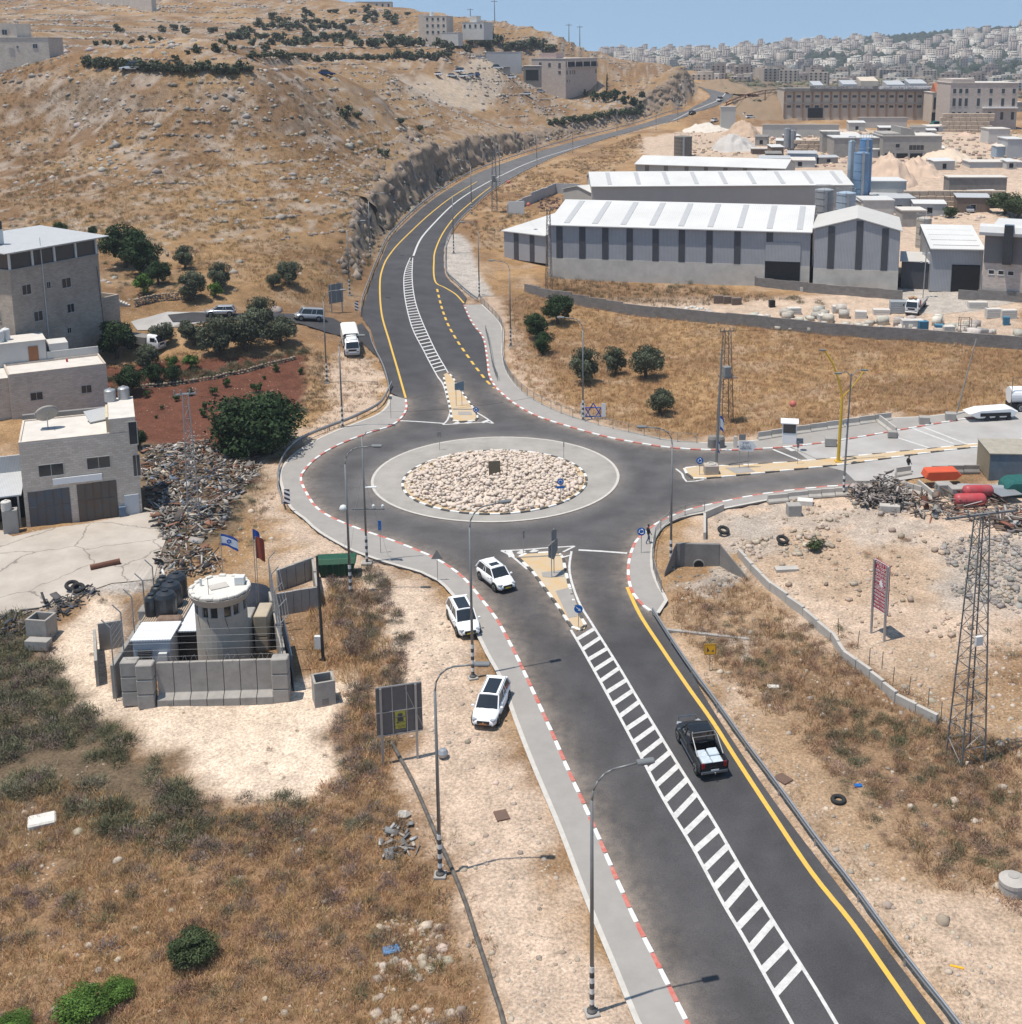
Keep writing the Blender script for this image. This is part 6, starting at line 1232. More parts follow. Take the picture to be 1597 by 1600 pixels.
# street pole with meter box by the scrub, lattice etc.
P=at(505,1030);t=thing('utility_pole','dark utility pole with a small white box, right of the pen','utility pole',P);MB().tube((0,0,-.3),(-.1,0,8.2),.13,.09,8).build('pole',pm('pole_timber',(.07,.06,.055),.9),t);MB().box(-.55,-.1,-.2,.1,.9,1.9).build('meter_box',m_lampw,t)
P=at(1119,729);t=thing('utility_pole','slender dark pole rising from the planter on the east median','utility pole',P);MB().tube((0,0,0),(.35,0,13),.16,.09,8).build('pole',m_pole,t)
P=at(1111,741);t=thing('planter','square pinkish concrete planter at the head of the east median','planter',(P.x,P.y,P.z+.1),.05);MB().box(-.75,.75,-.6,.6,0,1.0).build('box',pm('planter_stone',(.45,.38,.32),.9,.25,3),t,bevel=.06);MB().lathe([(.55,1.0),(.5,1.12),(.3,1.12),(.3,1.02)],14).build('ring',m_concl,t)
for px,py,r,l in((1114,700,.6,'left of the two dark concrete drums at the kerb behind the east median'),(1124,700,.6,'right of the two dark concrete drums at the kerb behind the east median')):
 P=at(px,py);tag(MB().lathe([(r,0),(r,1.0),(r*.8,1.3),(r*.3,1.35)],16).build('concrete_drum',m_concd,None,(P.x,P.y,P.z+.1),smooth_=False),l,'concrete drum')
P=at(1149,700);tag(MB().extr([(-.4,0),(.4,0),(.15,1.3),(-.15,1.3)],-.2,.2).build('concrete_post',m_concl,None,(P.x,P.y,P.z+.1),bevel=.04),'tapered pale concrete post behind the kerb left of the guard booth','concrete post')
# guard booth on the pavement
P=at(1233,692);t=thing('guard_booth','small guard booth with flat white roof and open upper half on the north pavement','guard booth',(P.x,P.y,P.z+.1),-.15);MB().box(-.8,.8,-.75,.75,0,1.25).build('lower_wall',m_wsign,t,bevel=.02)
for x in(-.75,.75):
 for y in(-.7,.7):MB().box(x-.05,x+.05,y-.05,y+.05,1.25,2.35).build('corner_post',m_wsign,t)
MB().box(-.7,.7,-.66,.66,1.27,2.3).build('glazing',pm('booth_glass',(.12,.11,.10),.3),t);MB().box(-1.0,1.0,-.95,.95,2.36,2.5).build('roof',m_wsign,t,bevel=.02)
# jersey barriers behind the booth
def jersey(px0,px1,n,base,group,h=.95,mat=None,f=at):
 a,b=f(*px0),f(*px1);d=Vector((b.x-a.x,b.y-a.y));w=d.length/n;rz=math.atan2(d.y,d.x);me=MB().extr([(-.32,0),(-.3,.18),(-.12,.4),(-.09,h),(.09,h),(.12,.4),(.3,.18),(.32,0)],.03,w-.03).mesh('barrier');me.materials.append(mat or m_concl)
 for k in range(n):
  x,y=a.x+d.x*k/n,a.y+d.y*k/n;o=link('concrete_barrier',me,None,None,(x,y,max(float(gh(x,y)),hz(x,y))+.1),rz+random.uniform(-.02,.02));tag(o,base%(['first','second','third','fourth','fifth','sixth','seventh','eighth','ninth','tenth'][k]if n>1 else 'single'),'concrete barrier',group)
jersey((1184,689),(1225,682),2,'%s from the left of the barriers leading up to the guard booth','barriers behind the guard booth');jersey((1240,680),(1392,657),6,'%s barrier to the right of the guard booth along the dry field','barriers behind the guard booth');jersey((1374,662),(1400,682),2,'%s barrier of the short row stepping down to the kerb','barriers stepping to the kerb')
for px,py,w,l in((1298,697,1.3,'concrete cube on the kerb between the booth and the yellow mast'),(1394,684,1.0,'grey block with a post on the red and white kerb'),(1444,663,1.2,'ribbed grey block on the verge right of the barriers'),(1485,657,1.2,'second grey block on the verge near the white car carcass'),(1387,770,1.2,'pale block with a blue top in the scrap by the east road')):
 P=at(px,py);tag(MB().box(-w/2,w/2,-w*.4,w*.4,0,w*.72).build('concrete_block',m_conc,None,(P.x,P.y,P.z+.1),-.15,bevel=.05),l,'concrete block')
jersey((1199,787),(1262,779),2,'%s of the leaning barriers along the south edge of the east road','barriers along the south edge of the east road',.8);jersey((1262,779),(1325,774),3,'%s of the upright barriers left of the scrap mound','barriers left of the scrap mound',.8);jersey((1400,745),(1423,741),1,'%s low barrier standing before the far person','b',.9)
jersey((1415,768),(1440,775),2,'%s of the slabs in the weeds behind the scrap mound','slabs behind the scrap mound',.9);jersey((1434,764),(1460,786),2,'%s of the slabs leaning towards the rubble','slabs leaning to the rubble',.9);jersey((1455,741),(1530,739),3,'%s of the dark barriers in front of the wooden container','barriers before the container',.8,m_concd)
# big pole lattices
def pylon(px,py,top_py,label,w0=1.6,w1=.5,arms=2.2,f=at,P=None,name='lattice_pylon',cols=None,head=True,tr=False,rz=.3):
 P=P or f(px,py);H_=zat(P,top_py)-P.z;t=thing(name,label,'pylon',P,rz);n=max(6,int(H_/1.1));mt=cols or m_steel
 def c(k,z):w=w0+(w1-w0)*z/H_;s_=[(-1,-1),(1,-1),(1,1),(-1,1)][k%4];return(s_[0]*w/2,s_[1]*w/2,z)
 for k in range(4):MB().tube(c(k,0),c(k,H_),.06,.045,4).build('leg',mt,t)
 m=MB()
 for i in range(n):
  z0,z1=H_*i/n,H_*(i+1)/n
  for k in range(4):a,b=(c(k,z0),c(k+1,z1))if i%2 else(c(k+1,z0),c(k,z1));m.tube(a,b,.028,n=3,caps=False);m.tube(c(k,z1),c(k+1,z1),.022,n=3,caps=False)
 m.build('bracing',mt,t)
 if head:
  MB().box(-arms,arms,-.07,.07,H_-.1,H_+.02).build('cross_arm',mt,t);
  for x in(-arms*.95,-arms*.4,arms*.4,arms*.95):MB().lathe([(.03,0),(.09,.1),(.05,.2),(.09,.3),(.03,.4)],8,(x,0,H_+.02)).build('insulator',m_concd,t)
 if tr:z=H_*.52;MB().box(-.75,.1,-1.3,-.5,z,z+1.3).build('transformer',m_sback,t,bevel=.06);MB().box(-.9,.9,-1.4,.4,z-.12,z-.02).build('shelf',mt,t)
 return t,P,H_
m_lat=pm('lattice_grey',(.20,.205,.21),.6,.3,3,metal=.3);m_latr=pm('lattice_rust',(.20,.15,.12),.8,.3,3)
T1=pylon(1509,1183,803,'tall grey lattice pylon standing in the scrub at the right of the picture',1.75,.65,2.6,cols=m_lat);MB().box(-.5,.0,-1.0,-.8,T1[2]*.5,T1[2]*.5+.6).build('box',m_lampw,T1[0])
T2=pylon(1133,659,517,'lattice pylon with transformer beside the flags in front of the dry field',1.5,.7,.9,cols=m_latr,tr=True);T3=pylon(304,820,615,'thin lattice pylon rising out of the scrap heap',1.1,.5,1.0,cols=m_steel)
T4=pylon(773,331,237,'lattice pylon with transformer on the right of the bend',1.2,.7,1.2,cols=m_lat,tr=True);T5=pylon(858,458,329,'slim lattice mast in front of the left end of the long warehouse',1.0,.5,.8,cols=m_latr)
def wire(a,b,sag,label,n=16,r=.012,grp=None):
 a,b=Vector(a),Vector(b);pts=[a.lerp(b,i/n)-Vector((0,0,sag*4*(i/n)*(1-i/n)))for i in range(n+1)];o=MB().path([p-a for p in pts],r,4).build('overhead_wire',m_trim,None,a);return tag(o,label,'wire',grp)
def top(T,dx=0):return(T[1].x+dx,T[1].y,T[1].z+T[2])
wire(top(T2),(60,150,15),1.2,'overhead wire running right from the transformer pylon past the yellow mast');wire(top(T3),(-36.5,108,9.2),.5,'overhead wire from the scrap heap pylon to the stone workshop');wire(top(T3),top(T2),5,'long overhead wire crossing the roundabout between two pylons');wire(top(T4),top(T5),3,'overhead wire between the bend pylon and the warehouse mast');wire(top(T1),(30,20,18),2,'overhead wire leaving the big right hand pylon towards the camera')
for a,l in((.33,'left'),(.7,'right')):
 p=Vector(top(T4)).lerp(Vector(top(T5)),a)-Vector((0,0,12*a*(1-a)+.35));tag(MB().lathe([(0,-.4),(.28,-.28),(.4,0),(.28,.28),(0,.4)],12).build('marker_ball',pm('marker_red',(.55,.16,.12),.6),None,p,smooth_=True),f'{l} red marker ball on the wire beside the warehouses','marker ball')
P=atz(1239,631,6);tag(MB().lathe([(0,-.4),(.28,-.28),(.4,0),(.28,.28),(0,.4)],12).build('marker_ball',MATS['marker_red'],None,P,smooth_=True),'red marker ball hanging before the dry field','marker ball')
# yellow Y mast + gate lamp
m_yelp=pm('mast_yellow',(.62,.40,.05),.5,.15)
P=at(1309.5,723);t=thing('yellow_mast','yellow Y shaped lamp mast on the east median','lamp mast',P);MB().tube((0,0,0),(.15,0,7.4),.2,.15,10).build('pole',m_yelp,t);MB().path([(.15,0,7.3),(-.3,0,9.2),(-1.0,0,11),(-1.9,0,12.4)],.11,8).build('arm',m_yelp,t);MB().path([(.15,0,7.3),(1.0,0,8.2),(2.0,0,9.6),(2.6,0,10.6)],.06,8).build('arm',m_yelp,t);MB().box(-2.5,-1.8,-.12,.12,12.35,12.47).build('lamp_head',m_lampd,t);MB().box(-.35,.35,-.35,.35,0,.25).build('footing',m_yelp,t)
P=at(1318,775);t=thing('street_lamp','tall lamp post with twin heads beside the scrap mound','street lamp',P);MB().tube((0,0,2),(.25,0,12.6),.11,.07,10).build('pole',m_pole,t);m=MB();[m.tube((0,0,.3+i*.3),(0,0,.598+i*.3),.13,n=10,mi=i%2)for i in range(6)];m.build('striped_sleeve',[m_black,m_white],t)
for s_ in(-1,1):MB().path([(.25,0,12.3),(.25+s_*.6,s_*.3,12.9),(.25+s_*1.1,s_*.5,12.8)],.045).build('arm',m_pole,t);MB().cbox((.25+s_*1.4,s_*.6,12.78),(.7,.28,.12)).build('lamp_head',m_lampd,t)
# culvert
P=at(1090,885);t=thing('culvert','concrete culvert with splayed wing walls and a round pipe mouth under the street lamp','culvert',(P.x,P.y,P.z-.6),-.05)
MB().box(-1.9,1.9,.0,.3,0,2.7).build('head_wall',m_concd,t,bevel=.04);MB().tube((.1,-.06,.75),(.1,.2,.75),.52,n=20).build('pipe_ring',m_conc,t);MB().tube((.1,-.075,.75),(.1,.0,.75),.42,n=20).build('pipe_mouth',m_dark,t)
for s_,e in((-1,(-2.9,-2.2)),(1,(4.1,-2.7))):MB().add([(s_*1.9,0,0),(s_*1.9,.3,0),(e[0]+.0,e[1]+.25,0),(e[0],e[1],0),(s_*1.9,0,2.7),(s_*1.9,.3,2.7),(e[0],e[1]+.25,.9),(e[0],e[1],.9)],[(0,1,2,3),(4,5,6,7),(0,1,5,4),(1,2,6,5),(2,3,7,6),(3,0,4,7)]).build('wing_wall',m_concd,t,bevel=.03)
MB().box(-1.85,3,-2.0,-.02,-.1,.12).build('apron',m_conc,t)
wallseg((1101,843),(1101,810),.7,'short concrete parapet behind the culvert',m_concl,.25);wallseg((1101,810),(1130,797),.7,'angled concrete parapet joining the pavement near the culvert',m_concl,.25)
LWL=[(1154,872),(1175,895),(1205,925),(1256,961),(1300,1000),(1318,1030),(1360,1062),(1400,1095),(1465,1130)]
for i,(a,b)in enumerate(zip(LWL[:-1],LWL[1:])):wallseg(a,b,.75,f"{['first','second','third','fourth','fifth','sixth','seventh','last'][i]} stretch of the low pale block wall running down through the east scrub",m_concl,.28,n=max(2,int((at(*b)-at(*a)).length/1.8)),group='low wall through the east scrub',gap=.02)
t=thing('wire_fence','thin leaning fence stakes with wire along the low pale wall','fence',at(1310,990));o_=at(1310,990)
pl=[at(x,y)for x,y in((1310,992),(1340,1012),(1358,1040),(1378,1045),(1395,1070),(1420,1085),(1450,1105),(1470,1125))]
for p in pl:MB().tube(p-o_,p-o_+Vector((random.uniform(-.1,.1),0,1.4)),.03,n=5).build('stake',m_latr,t)
MB().path([p-o_+Vector((0,0,1.1))for p in pl],.01,3).build('wire',m_steel,t)
# ==== BUILDINGS
m_stone1=pm('house_stone_grey',(.46,.395,.335),.9,.25,.5,brick=(.5,.22,(.8,.78,.76)));m_stone2=pm('house_stone_pale',(.66,.58,.50),.9,.2,.5,brick=(.5,.22,(.78,.75,.72)))
m_stonep=pm('house_stone_pink',(.54,.47,.42),.9,.12,.8,brick=(.7,.3,(.85,.83,.82)));m_roofc=pm('roof_concrete',(.60,.56,.51),.9,.18,.7);m_wframe=pm('window_frame',(.46,.44,.42),.7,.15,3);m_rmetal=pm('roof_metal',(.50,.51,.52),.5,.12,1,wave=('X',2.2,.8))
m_wood=pm('door_brown',(.30,.13,.06),.7,.2,3);m_rust=pm('garage_rust_blue',(.085,.11,.14),.7,.4,1.4,col2=(.12,.09,.075));m_rust2=pm('garage_rust_brown',(.10,.10,.095),.7,.4,1.3,col2=(.13,.085,.06));m_offw=pm('render_offwhite',(.55,.53,.50),.9,.15,.6)
def bframe(A,B,f=at,z=None):
 a,b=f(*A),f(*B);d=Vector((b.x-a.x,b.y-a.y));z=min(a.z,b.z)if z is None else z
 if z is not None and f is None:pass
 return Vector((a.x,a.y,z)),d.length,math.atan2(d.y,d.x)
def bframez(A,B,z):
 a,b=atz(A[0],A[1],z),atz(B[0],B[1],z);d=Vector((b[0]-a[0],b[1]-a[1]));return Vector(a),d.length,math.atan2(d.y,d.x)
def window(t,face,u0,u1,z0,z1,L,D,frame=None,bars=1,pane=None,nm='window',out=.0):
 fr=.06;e=.05
 def bx(a,b,c,d,y0,y1):
  y0-=out;y1-=out
  return{'f':(a,b,-y1,-y0,c,d),'l':(-y1,-y0,a,b,c,d),'r':(L+y0,L+y1,a,b,c,d),'b':(a,b,D+y0,D+y1,c,d)}[face]
 m=MB();m.box(*bx(u0-fr,u1+fr,z1,z1+fr,.003,e));m.box(*bx(u0-fr,u1+fr,z0-fr*1.6,z0,.003,e+.04));m.box(*bx(u0-fr,u0,z0,z1,.003,e));m.box(*bx(u1,u1+fr,z0,z1,.003,e))
 for k in range(1,bars+1):c=u0+(u1-u0)*k/(bars+1);m.box(*bx(c-.025,c+.025,z0,z1,.012,e-.01))
 w=m.build(nm,frame or m_wframe,t);MB().box(*bx(u0,u1,z0,z1,.002,.01)).build('pane',pane or m_glass,w);return w
def bld(name,label,cat,A,B,depth,h,mat,f=at,z=None,roof=None,parapet=.35,wins=(),group=None,rz=None,sink=1.0,ov=0,fr=None):
 P,L,r=bframe(A,B,f)if z is None else bframez(A,B,z)
 if rz is not None:r=rz
 t=thing(name,label,cat,P,r,group);MB().box(0,L,0,depth,-sink,h).build('wall',mat,t)
 MB().box(-ov,L+ov,-ov,depth+ov,h+.003,h+.12).build('roof',roof or m_roofc,t)
 if parapet:
  m=MB();k=.18;m.box(0,L,0,k,h+.121,h+.12+parapet);m.box(0,L,depth-k,depth,h+.121,h+.12+parapet);m.box(0,k,k+.002,depth-k-.002,h+.121,h+.12+parapet);m.box(L-k,L,k+.002,depth-k-.002,h+.121,h+.12+parapet);m.build('parapet',mat,t)
 for w in wins:window(t,*w[:5],L,depth,fr,*(w[5:]if len(w)>5 else()))
 return t,L
def tank(P,r,h,mat,label,rz=0,group='roof tanks'):
 t=thing('water_tank',label,'water tank',P,rz,group);MB().lathe([(r,0),(r,h*.86),(r*.85,h*.93),(r*.3,h)],18).build('tank',mat,t);MB().lathe([(r*.3,h),(r*.3,h+.06),(0,h+.08)],10).build('lid',mat,t);m=MB();[m.lathe([(r*1.02,h*k),(r*1.02,h*k+.03)],18)for k in(.25,.5,.75)];m.build('bands',mat,t);return t
def world(t,x,y,z):c,s=math.cos(t.rotation_euler[2]),math.sin(t.rotation_euler[2]);return Vector((t.location.x+x*c-y*s,t.location.y+x*s+y*c,t.location.z+z))
# house 1 (four storeys, glazed top)
t,L=bld('apartment_house','four storey grey stone house with dark glazed top floor and overhanging metal roof','house',(27,548),(163,513),11,9.3,m_stone1,z=6.6,parapet=0,sink=4,wins=[])
hT=zat(t.location+Vector((0,0,0)),424)-t.location.z
for ch in list(t.children):bpy.data.objects.remove(ch,do_unlink=True)
H1=hT;MB().box(0,L,0,11,-4,H1).build('wall',m_stone1,t);MB().box(-.1,L+.1,-.1,11.1,H1+.002,H1+.15).build('floor_slab',m_conc,t)
for w in(('f',1.6,2.9,H1-3.3,H1-2.1),('f',5.4,5.95,H1-3.1,H1-2.3),('f',7.8,9.2,H1-3.5,H1-2.3),('f',3.0,4.3,H1-7.0,H1-5.8),('f',8.3,9.4,H1-6.9,H1-5.8),('f',8.0,8.6,H1-9.6,H1-8.9),('l',2.2,4.2,H1-3.0,H1-1.6),('l',6,7.6,H1-3.0,H1-1.6),('l',2.4,4.0,H1-6.6,H1-5.2)):window(t,*w,L,11)
MB().box(.25,L-.25,.2,10.8,H1+.15,H1+2.1).build('glazing',pm('dark_glazing',(.04,.055,.065),.2,.3,.8,spec=.6),t)
for k in range(5):MB().box(.05+k*(L-.35)/4,.3+k*(L-.35)/4,.0,.19,H1+.15,H1+2.15).build('post',m_lampw,t)
MB().extr([(-.9,H1+2.35),(12,H1+3.0),(12,H1+3.12),(-.9,H1+2.45)],-1.2,L+1.3).build('metal_roof',m_rmetal,t);MB().box(0,L,0.0,.15,H1+2.1,H1+2.34).build('beam',m_lampw,t)
MB().box(L+.01,L+1.9,2.0,9,H1-.2,H1).build('balcony',m_offw,t);MB().box(L+1.75,L+1.9,2.0,9,H1+.01,H1+1.0).build('balcony_rail',m_glass,t);MB().box(L+.01,L+1.9,2.0,9,H1-3.4,H1-3.2).build('balcony',m_offw,t);[MB().box(L+1.6,L+1.85,2.1,2.35,H1-8.5,H1-.21 if i else H1-3.41).build('column',m_offw,t)for i in(0,)]
MB().tube((4.9,-.08,0),(4.9,-.08,H1+3.6),.05,n=6).build('drain_pipe',m_lampw,t);MB().tube((L-.1,-.1,.6),(L-.5,-.1,H1-1.5),.035,n=5).build('cable',m_trim,t)
MB().box(L+.02,L+6,3.2,3.5,-3,3.4).build('yard_wall',m_stone1,t);MB().box(L+5.7,L+6,3.51,9,-3,3.4).build('yard_wall',m_stone1,t)
p=world(t,2.6,4.5,H1+2.8);s_=thing('solar_heater','solar water heater with black drum and sloping panel on the metal roof','solar heater',p,t.rotation_euler[2]);MB().box(-.4,.4,-.35,.35,0,1.9).build('stand',m_lampw,s_);MB().lathe([(.5,1.9),(.5,2.9),(.2,3.05)],14).build('drum',m_tank,s_);MB().extr([(-.45,.1),(-2.4,.05),(-2.4,.15),(-.45,1.25)],-.6,.3,axis='y').build('solar_panel',m_rmetal,s_)
# house 2 (mid)
t,L=bld('flat_roofed_house','pale stone house with white roof terrace and brown roof door between two taller houses','house',(19,650),(171,630),5.8,4.7,m_stone2,z=1.2,parapet=.25,sink=3,wins=[('f',2.2,3.5,1.6,2.5),('f',7.9,9.0,1.7,2.6)])
MB().box(-7,-.01,.5,5.8,-3,4.5).build('side_wing',m_stone2,t);MB().box(-7.2,-.02,.4,5.8,4.51,4.62).build('side_roof',m_roofc,t)
MB().box(-7,4.9,5.81,10,-2,7.5).build('stair_block',m_offw,t);MB().box(-7.1,5.0,5.7,10.1,7.502,7.62).build('stair_roof',m_roofc,t);MB().box(2.9,4.0,5.72,5.8,4.85,6.9).build('door',m_wood,t);MB().box(4.95,L,5.81,6.0,3,6.0).build('rear_parapet',m_offw,t);MB().box(5.3,7.5,6.02,9,0,6.9).build('rear_block',m_offw,t);MB().tube((7.0,4.2,4.8),(7.0,4.2,5.2),.12,n=8).build('red_vent',m_redp,t)
tank(world(t,-2.6,7,7.63),.62,1.7,m_tank,'black tank on the roof block of the middle house');tank(world(t,-.1,7,7.63),.55,1.5,m_lampw,'left white ribbed tank on the roof block of the middle house');tank(world(t,.7,7.8,7.63),.5,1.5,m_lampw,'right white ribbed tank half behind the other on the middle house')
H2=t
# house 3 workshop
t,L=bld('workshop_house','stone workshop with two rusty garage doors, blank sign board and satellite dish on the roof','house',(42,826),(223,803),7.6,8.2,m_stone2,parapet=.12,z=-.1,roof=m_roofc,wins=[('f',1.5,3.6,4.9,6.0,),('f',5.7,7.7,5.1,6.2),('f',9.75,10.35,3.9,6.0,),])
k=L/11.2
MB().box(8.6*k,L,0.0,7.6,8.33,9.7).build('stair_tower',m_stone2,t);MB().box(8.6*k,L+.0,0,7.6,9.702,9.8).build('tower_roof',m_roofc,t);window(t,'f',9.6,10.3,7.1,9.3,L,7.6,m_wframe,0,None,'window');MB().box(8.35*k,8.59*k,.4,5,8.33,9.9).build('tower_flank',pm('cream_render',(.60,.50,.33),.9),t)
for u0,u1,z1,mt,l in((.35,3.95,3.55,m_rust,'blue grey rusty garage door'),(4.6,8.1,3.75,m_rust2,'brown rusty garage door')):
 d=MB().box(u0,u1,-.06,-.003,-.3,z1).build('garage_door',mt,t);d['label']=l;m=MB();[m.box(u0+(u1-u0)*i/5-.02,u0+(u1-u0)*i/5+.02,-.1,-.061,-.2,z1)for i in range(1,5)];m.box(u0,u1,-.1,-.061,z1*.55,z1*.55+.05);m.build('door_ribs',mt,d)
MB().box(2.6,6.9,-.2,-.08,4.0,4.6).build('sign_board',m_wsign,t);MB().box(8.7,10.0,-.12,-.01,-.2,2.1).build('side_door',m_wpan,t);MB().box(8.15,8.75,-.5,-.13,-.2,1.1).build('meter_cabinet',pm('cab_blue',(.12,.17,.25),.6),t);m=MB();[m.box(u,u+.04,-.07,-.01,z,z+.04)for u,z in((1,1),)];
MB().box(0,8.3*k,7.62,8.1,3,8.9).build('rear_wall',m_concd,t)
d=thing('satellite_dish','large grey satellite dish on the roof of the workshop','satellite dish',world(t,2.4,4.0,8.32),.3);m=MB();m.tube((0,0,0),(0,0,1.2),.05,n=6);m.box(-.6,.6,-.5,.5,0,.05);m.build('stand',m_steel,d);dd=MB().lathe([(0,-.22),(.5,-.16),(.9,-.02),(1.08,.1),(.9,0),(.5,-.13),(0,-.19)],22,(0,0,0)).build('dish',m_conc,d,(0,0,1.5),smooth_=True);dd.rotation_euler=(-1.0,0,.3);MB().tube((0,0,1.4),(.2,-.9,1.9),.025,n=5).build('feed_arm',m_steel,d)
p=world(t,6.9,5.2,8.33);o=MB().extr([(-.7,.1),(.7,.9),(.7,1.0),(-.7,.2)],-1.1,1.1).build('roof_solar_unit',m_rmetal,None,p,t.rotation_euler[2]+.4);tag(o,'tilted solar panel leaning by the stair tower of the workshop roof','solar panel')
tank(world(t,8.9*k,6.6,9.81),.55,1.25,m_steel,'left of the two silver tanks on the workshop stair tower');tank(world(t,10.3*k,7.0,9.81),.55,1.25,m_steel,'right of the two silver tanks on the workshop stair tower')
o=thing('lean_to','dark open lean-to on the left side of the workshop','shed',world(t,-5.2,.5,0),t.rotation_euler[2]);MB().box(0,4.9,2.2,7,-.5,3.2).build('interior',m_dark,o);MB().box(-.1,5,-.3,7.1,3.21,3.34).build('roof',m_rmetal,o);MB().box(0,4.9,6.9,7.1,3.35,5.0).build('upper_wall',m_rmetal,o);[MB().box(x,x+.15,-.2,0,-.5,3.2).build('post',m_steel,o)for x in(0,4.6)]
t2=world(t,-1.3,-.6,0);o=thing('metal_locker','grey metal cabinet with tank and junk on top at the left corner of the workshop','cabinet',t2,t.rotation_euler[2]);MB().box(-.6,.7,-.4,.5,-.2,2.3).build('cabinet',m_conc,o,bevel=.03);tank(world(o,-.2,0,2.31),.45,.9,m_offw,'squat beige tank on the metal cabinet by the workshop')
# culled small houses of the hill
def hillhouse(label,A,B,zc,depth,h,mat,wins=(),storeys=None,cat='house',extra=None,parapet=.3,name='hill_house',lit=None):
 a,b=ats(A[0],A[1],zc),ats(B[0],B[1],zc*(1+(A[1]-B[1])*.002));d=Vector((b[0]-a[0],b[1]-a[1]));L=d.length;t=thing(name,label,cat,a,math.atan2(d.y,d.x));MB().box(0,L,0,depth,-4,h).build('wall',mat,t);MB().box(-.1,L+.1,-.1,depth+.1,h+.003,h+.15).build('roof',m_roofc,t)
 if storeys:
  n,mcol=storeys
  for i in range(n):
   for j in range(mcol):u=L*(j+.5)/mcol;z=h*(i+.35)/n;window(t,'f',u-.5,u+.5,z,z+h/n*.42,L,depth,None,0)
 for w in wins:window(t,*w,L,depth)
 return t,L
t,L=hillhouse('white stepped house at the left end of the hill with small windows',(-8,93),(78,92),287,9,4.9,m_stone2,[('f',8.9,9.9,2.6,3.5),('f',5.2,5.6,2.6,3.1)]);MB().box(-1,5.3,.4,9,4.91,8.1).build('upper_storey',m_stone2,t);window(t,'f',2.4,3.5,5.6,6.7,L,9,out=-.4)
t,L=bld('big_hill_house','large pale stone house with loggia and pink roof block on the hill above the road','house',(884,149),(946,145),11,12,m_stonep,z=float(ats(886,147,583)[2]),parapet=.3,sink=4);L0=L
for ch in list(t.children):bpy.data.objects.remove(ch,do_unlink=True)
zt=zat(t.location,92)-t.location.z;pw=17;t.rotation_euler[2]+=.12
MB().box(0,L,0,17,-4,zt).build('wall',m_stonep,t);MB().box(-.2,L+.2,-.2,17.2,zt+.003,zt+.3).build('roof',m_roofc,t);MB().box(1,9,5,13,zt+.31,zt+2.6).build('roof_block',pm('pink_block',(.50,.36,.33),.9),t);MB().box(4.5,L-.3,-1.0,-.01,zt-3.9,zt-3.7).build('balcony',m_stonep,t);MB().box(.6,L-.6,-.02,.05,zt-3.6,zt-1.4).build('loggia',m_dark,t);[MB().box(u-.2,u+.2,-.9,-.5,zt-3.69,zt-.9).build('column',m_stonep,t)for u in np.linspace(.4,L-.5,5)]
for u in(1.6,5.3,8.2,10.4,L-1.2):window(t,'f',u-.7,u+.7,zt-7,zt-5.2,L,17,None,0)
for u in(1.8,4.6):window(t,'f',u-.4,u+.4,zt-10.5,zt-9.4,L,17,None,0)
for v,z0,z1 in((3,zt-4.2,zt-1.8),(8,zt-3.6,zt-1.9),(12.6,zt-3.6,zt-1.6),(3,zt-6.8,zt-5.4),(12.8,zt-7.5,zt-4.6)):window(t,'l',v-.6,v+.6,z0,z1,L,17,None,1)
t,L=hillhouse('unfinished stone block with rows of empty windows and white tank high on the hill',(664,56),(698,58),560,9,8.6,m_stone2,storeys=(3,4));MB().lathe([(1,8.8),(1,10.6)],10,(2.0,4,0)).build('tank',m_lampw,t);MB().box(-4,-.01,3,9,-3,9.5).build('wing',m_stone2,t)
t,L=hillhouse('low white house beside the unfinished block on the hill',(722,48),(756,52),565,8,3.6,m_offw,storeys=(1,4));MB().box(3,6.5,2,6,3.61,6.6).build('roof_room',m_offw,t)
hillhouse('long pale house on the skyline at the top of the hill',(556,16),(612,15),665,9,4.4,m_stone2,storeys=(1,6));hillhouse('white metal roofed shed beside the unfinished block',(690,57),(716,59),552,5,1.6,m_offw)
t,L=hillhouse('flat roofed car shed behind the hillside car park',(818,122),(845,122),545,8,5.2,m_concd);MB().box(1,L-1,-.05,-.01,-1,3.6).build('opening',m_dark,t)
t,L=hillhouse('rusty corrugated shed on the bank below the cypress hedge',(985,160),(1006,158),572,5,5,m_latr)
# long terrace block at the top left and stone wall
hillhouse('long grey retaining wall with joints at the top edge of the far hill',(128,12),(238,24),560,3,7.5,m_stone2,name='retaining_wall',cat='wall');hillhouse('low block wall topped with grey sheets beside the hillside car park',(697,119),(797,121),505,.4,3.8,m_concd,name='yard_wall',cat='wall');hillhouse('grey sheet fence on top of the rear of the hillside yard',(700,98),(815,100),560,.3,3.2,m_rmetal,name='sheet_fence',cat='fence');hillhouse('tall grey sheet wall at the back right of the hillside yard',(760,101),(815,102),555,1,5.5,m_rmetal,name='sheet_wall',cat='wall')
# masts on the ridge
for px,py,top_,zc,l in((773,30,0,640,'tall thin telecom mast on the skyline of the hill'),(889,66,37,640,'left of the two poles on the ridge above the big hill house'),(906,68,40,640,'right T shaped pole on the ridge above the big hill house'),(735,24,13,650,'short double aerial on the skyline left of the mast')):
 a=Vector(ats(px,py,zc));h=zat(a,top_)-a.z;t=thing('mast',l,'mast',a);MB().tube((0,0,-2),(0,0,h),.28,.16,6).build('pole',m_concd,t);MB().box(-1.6,1.6,-.1,.1,h-.8,h-.55).build('cross_arm',m_concd,t)
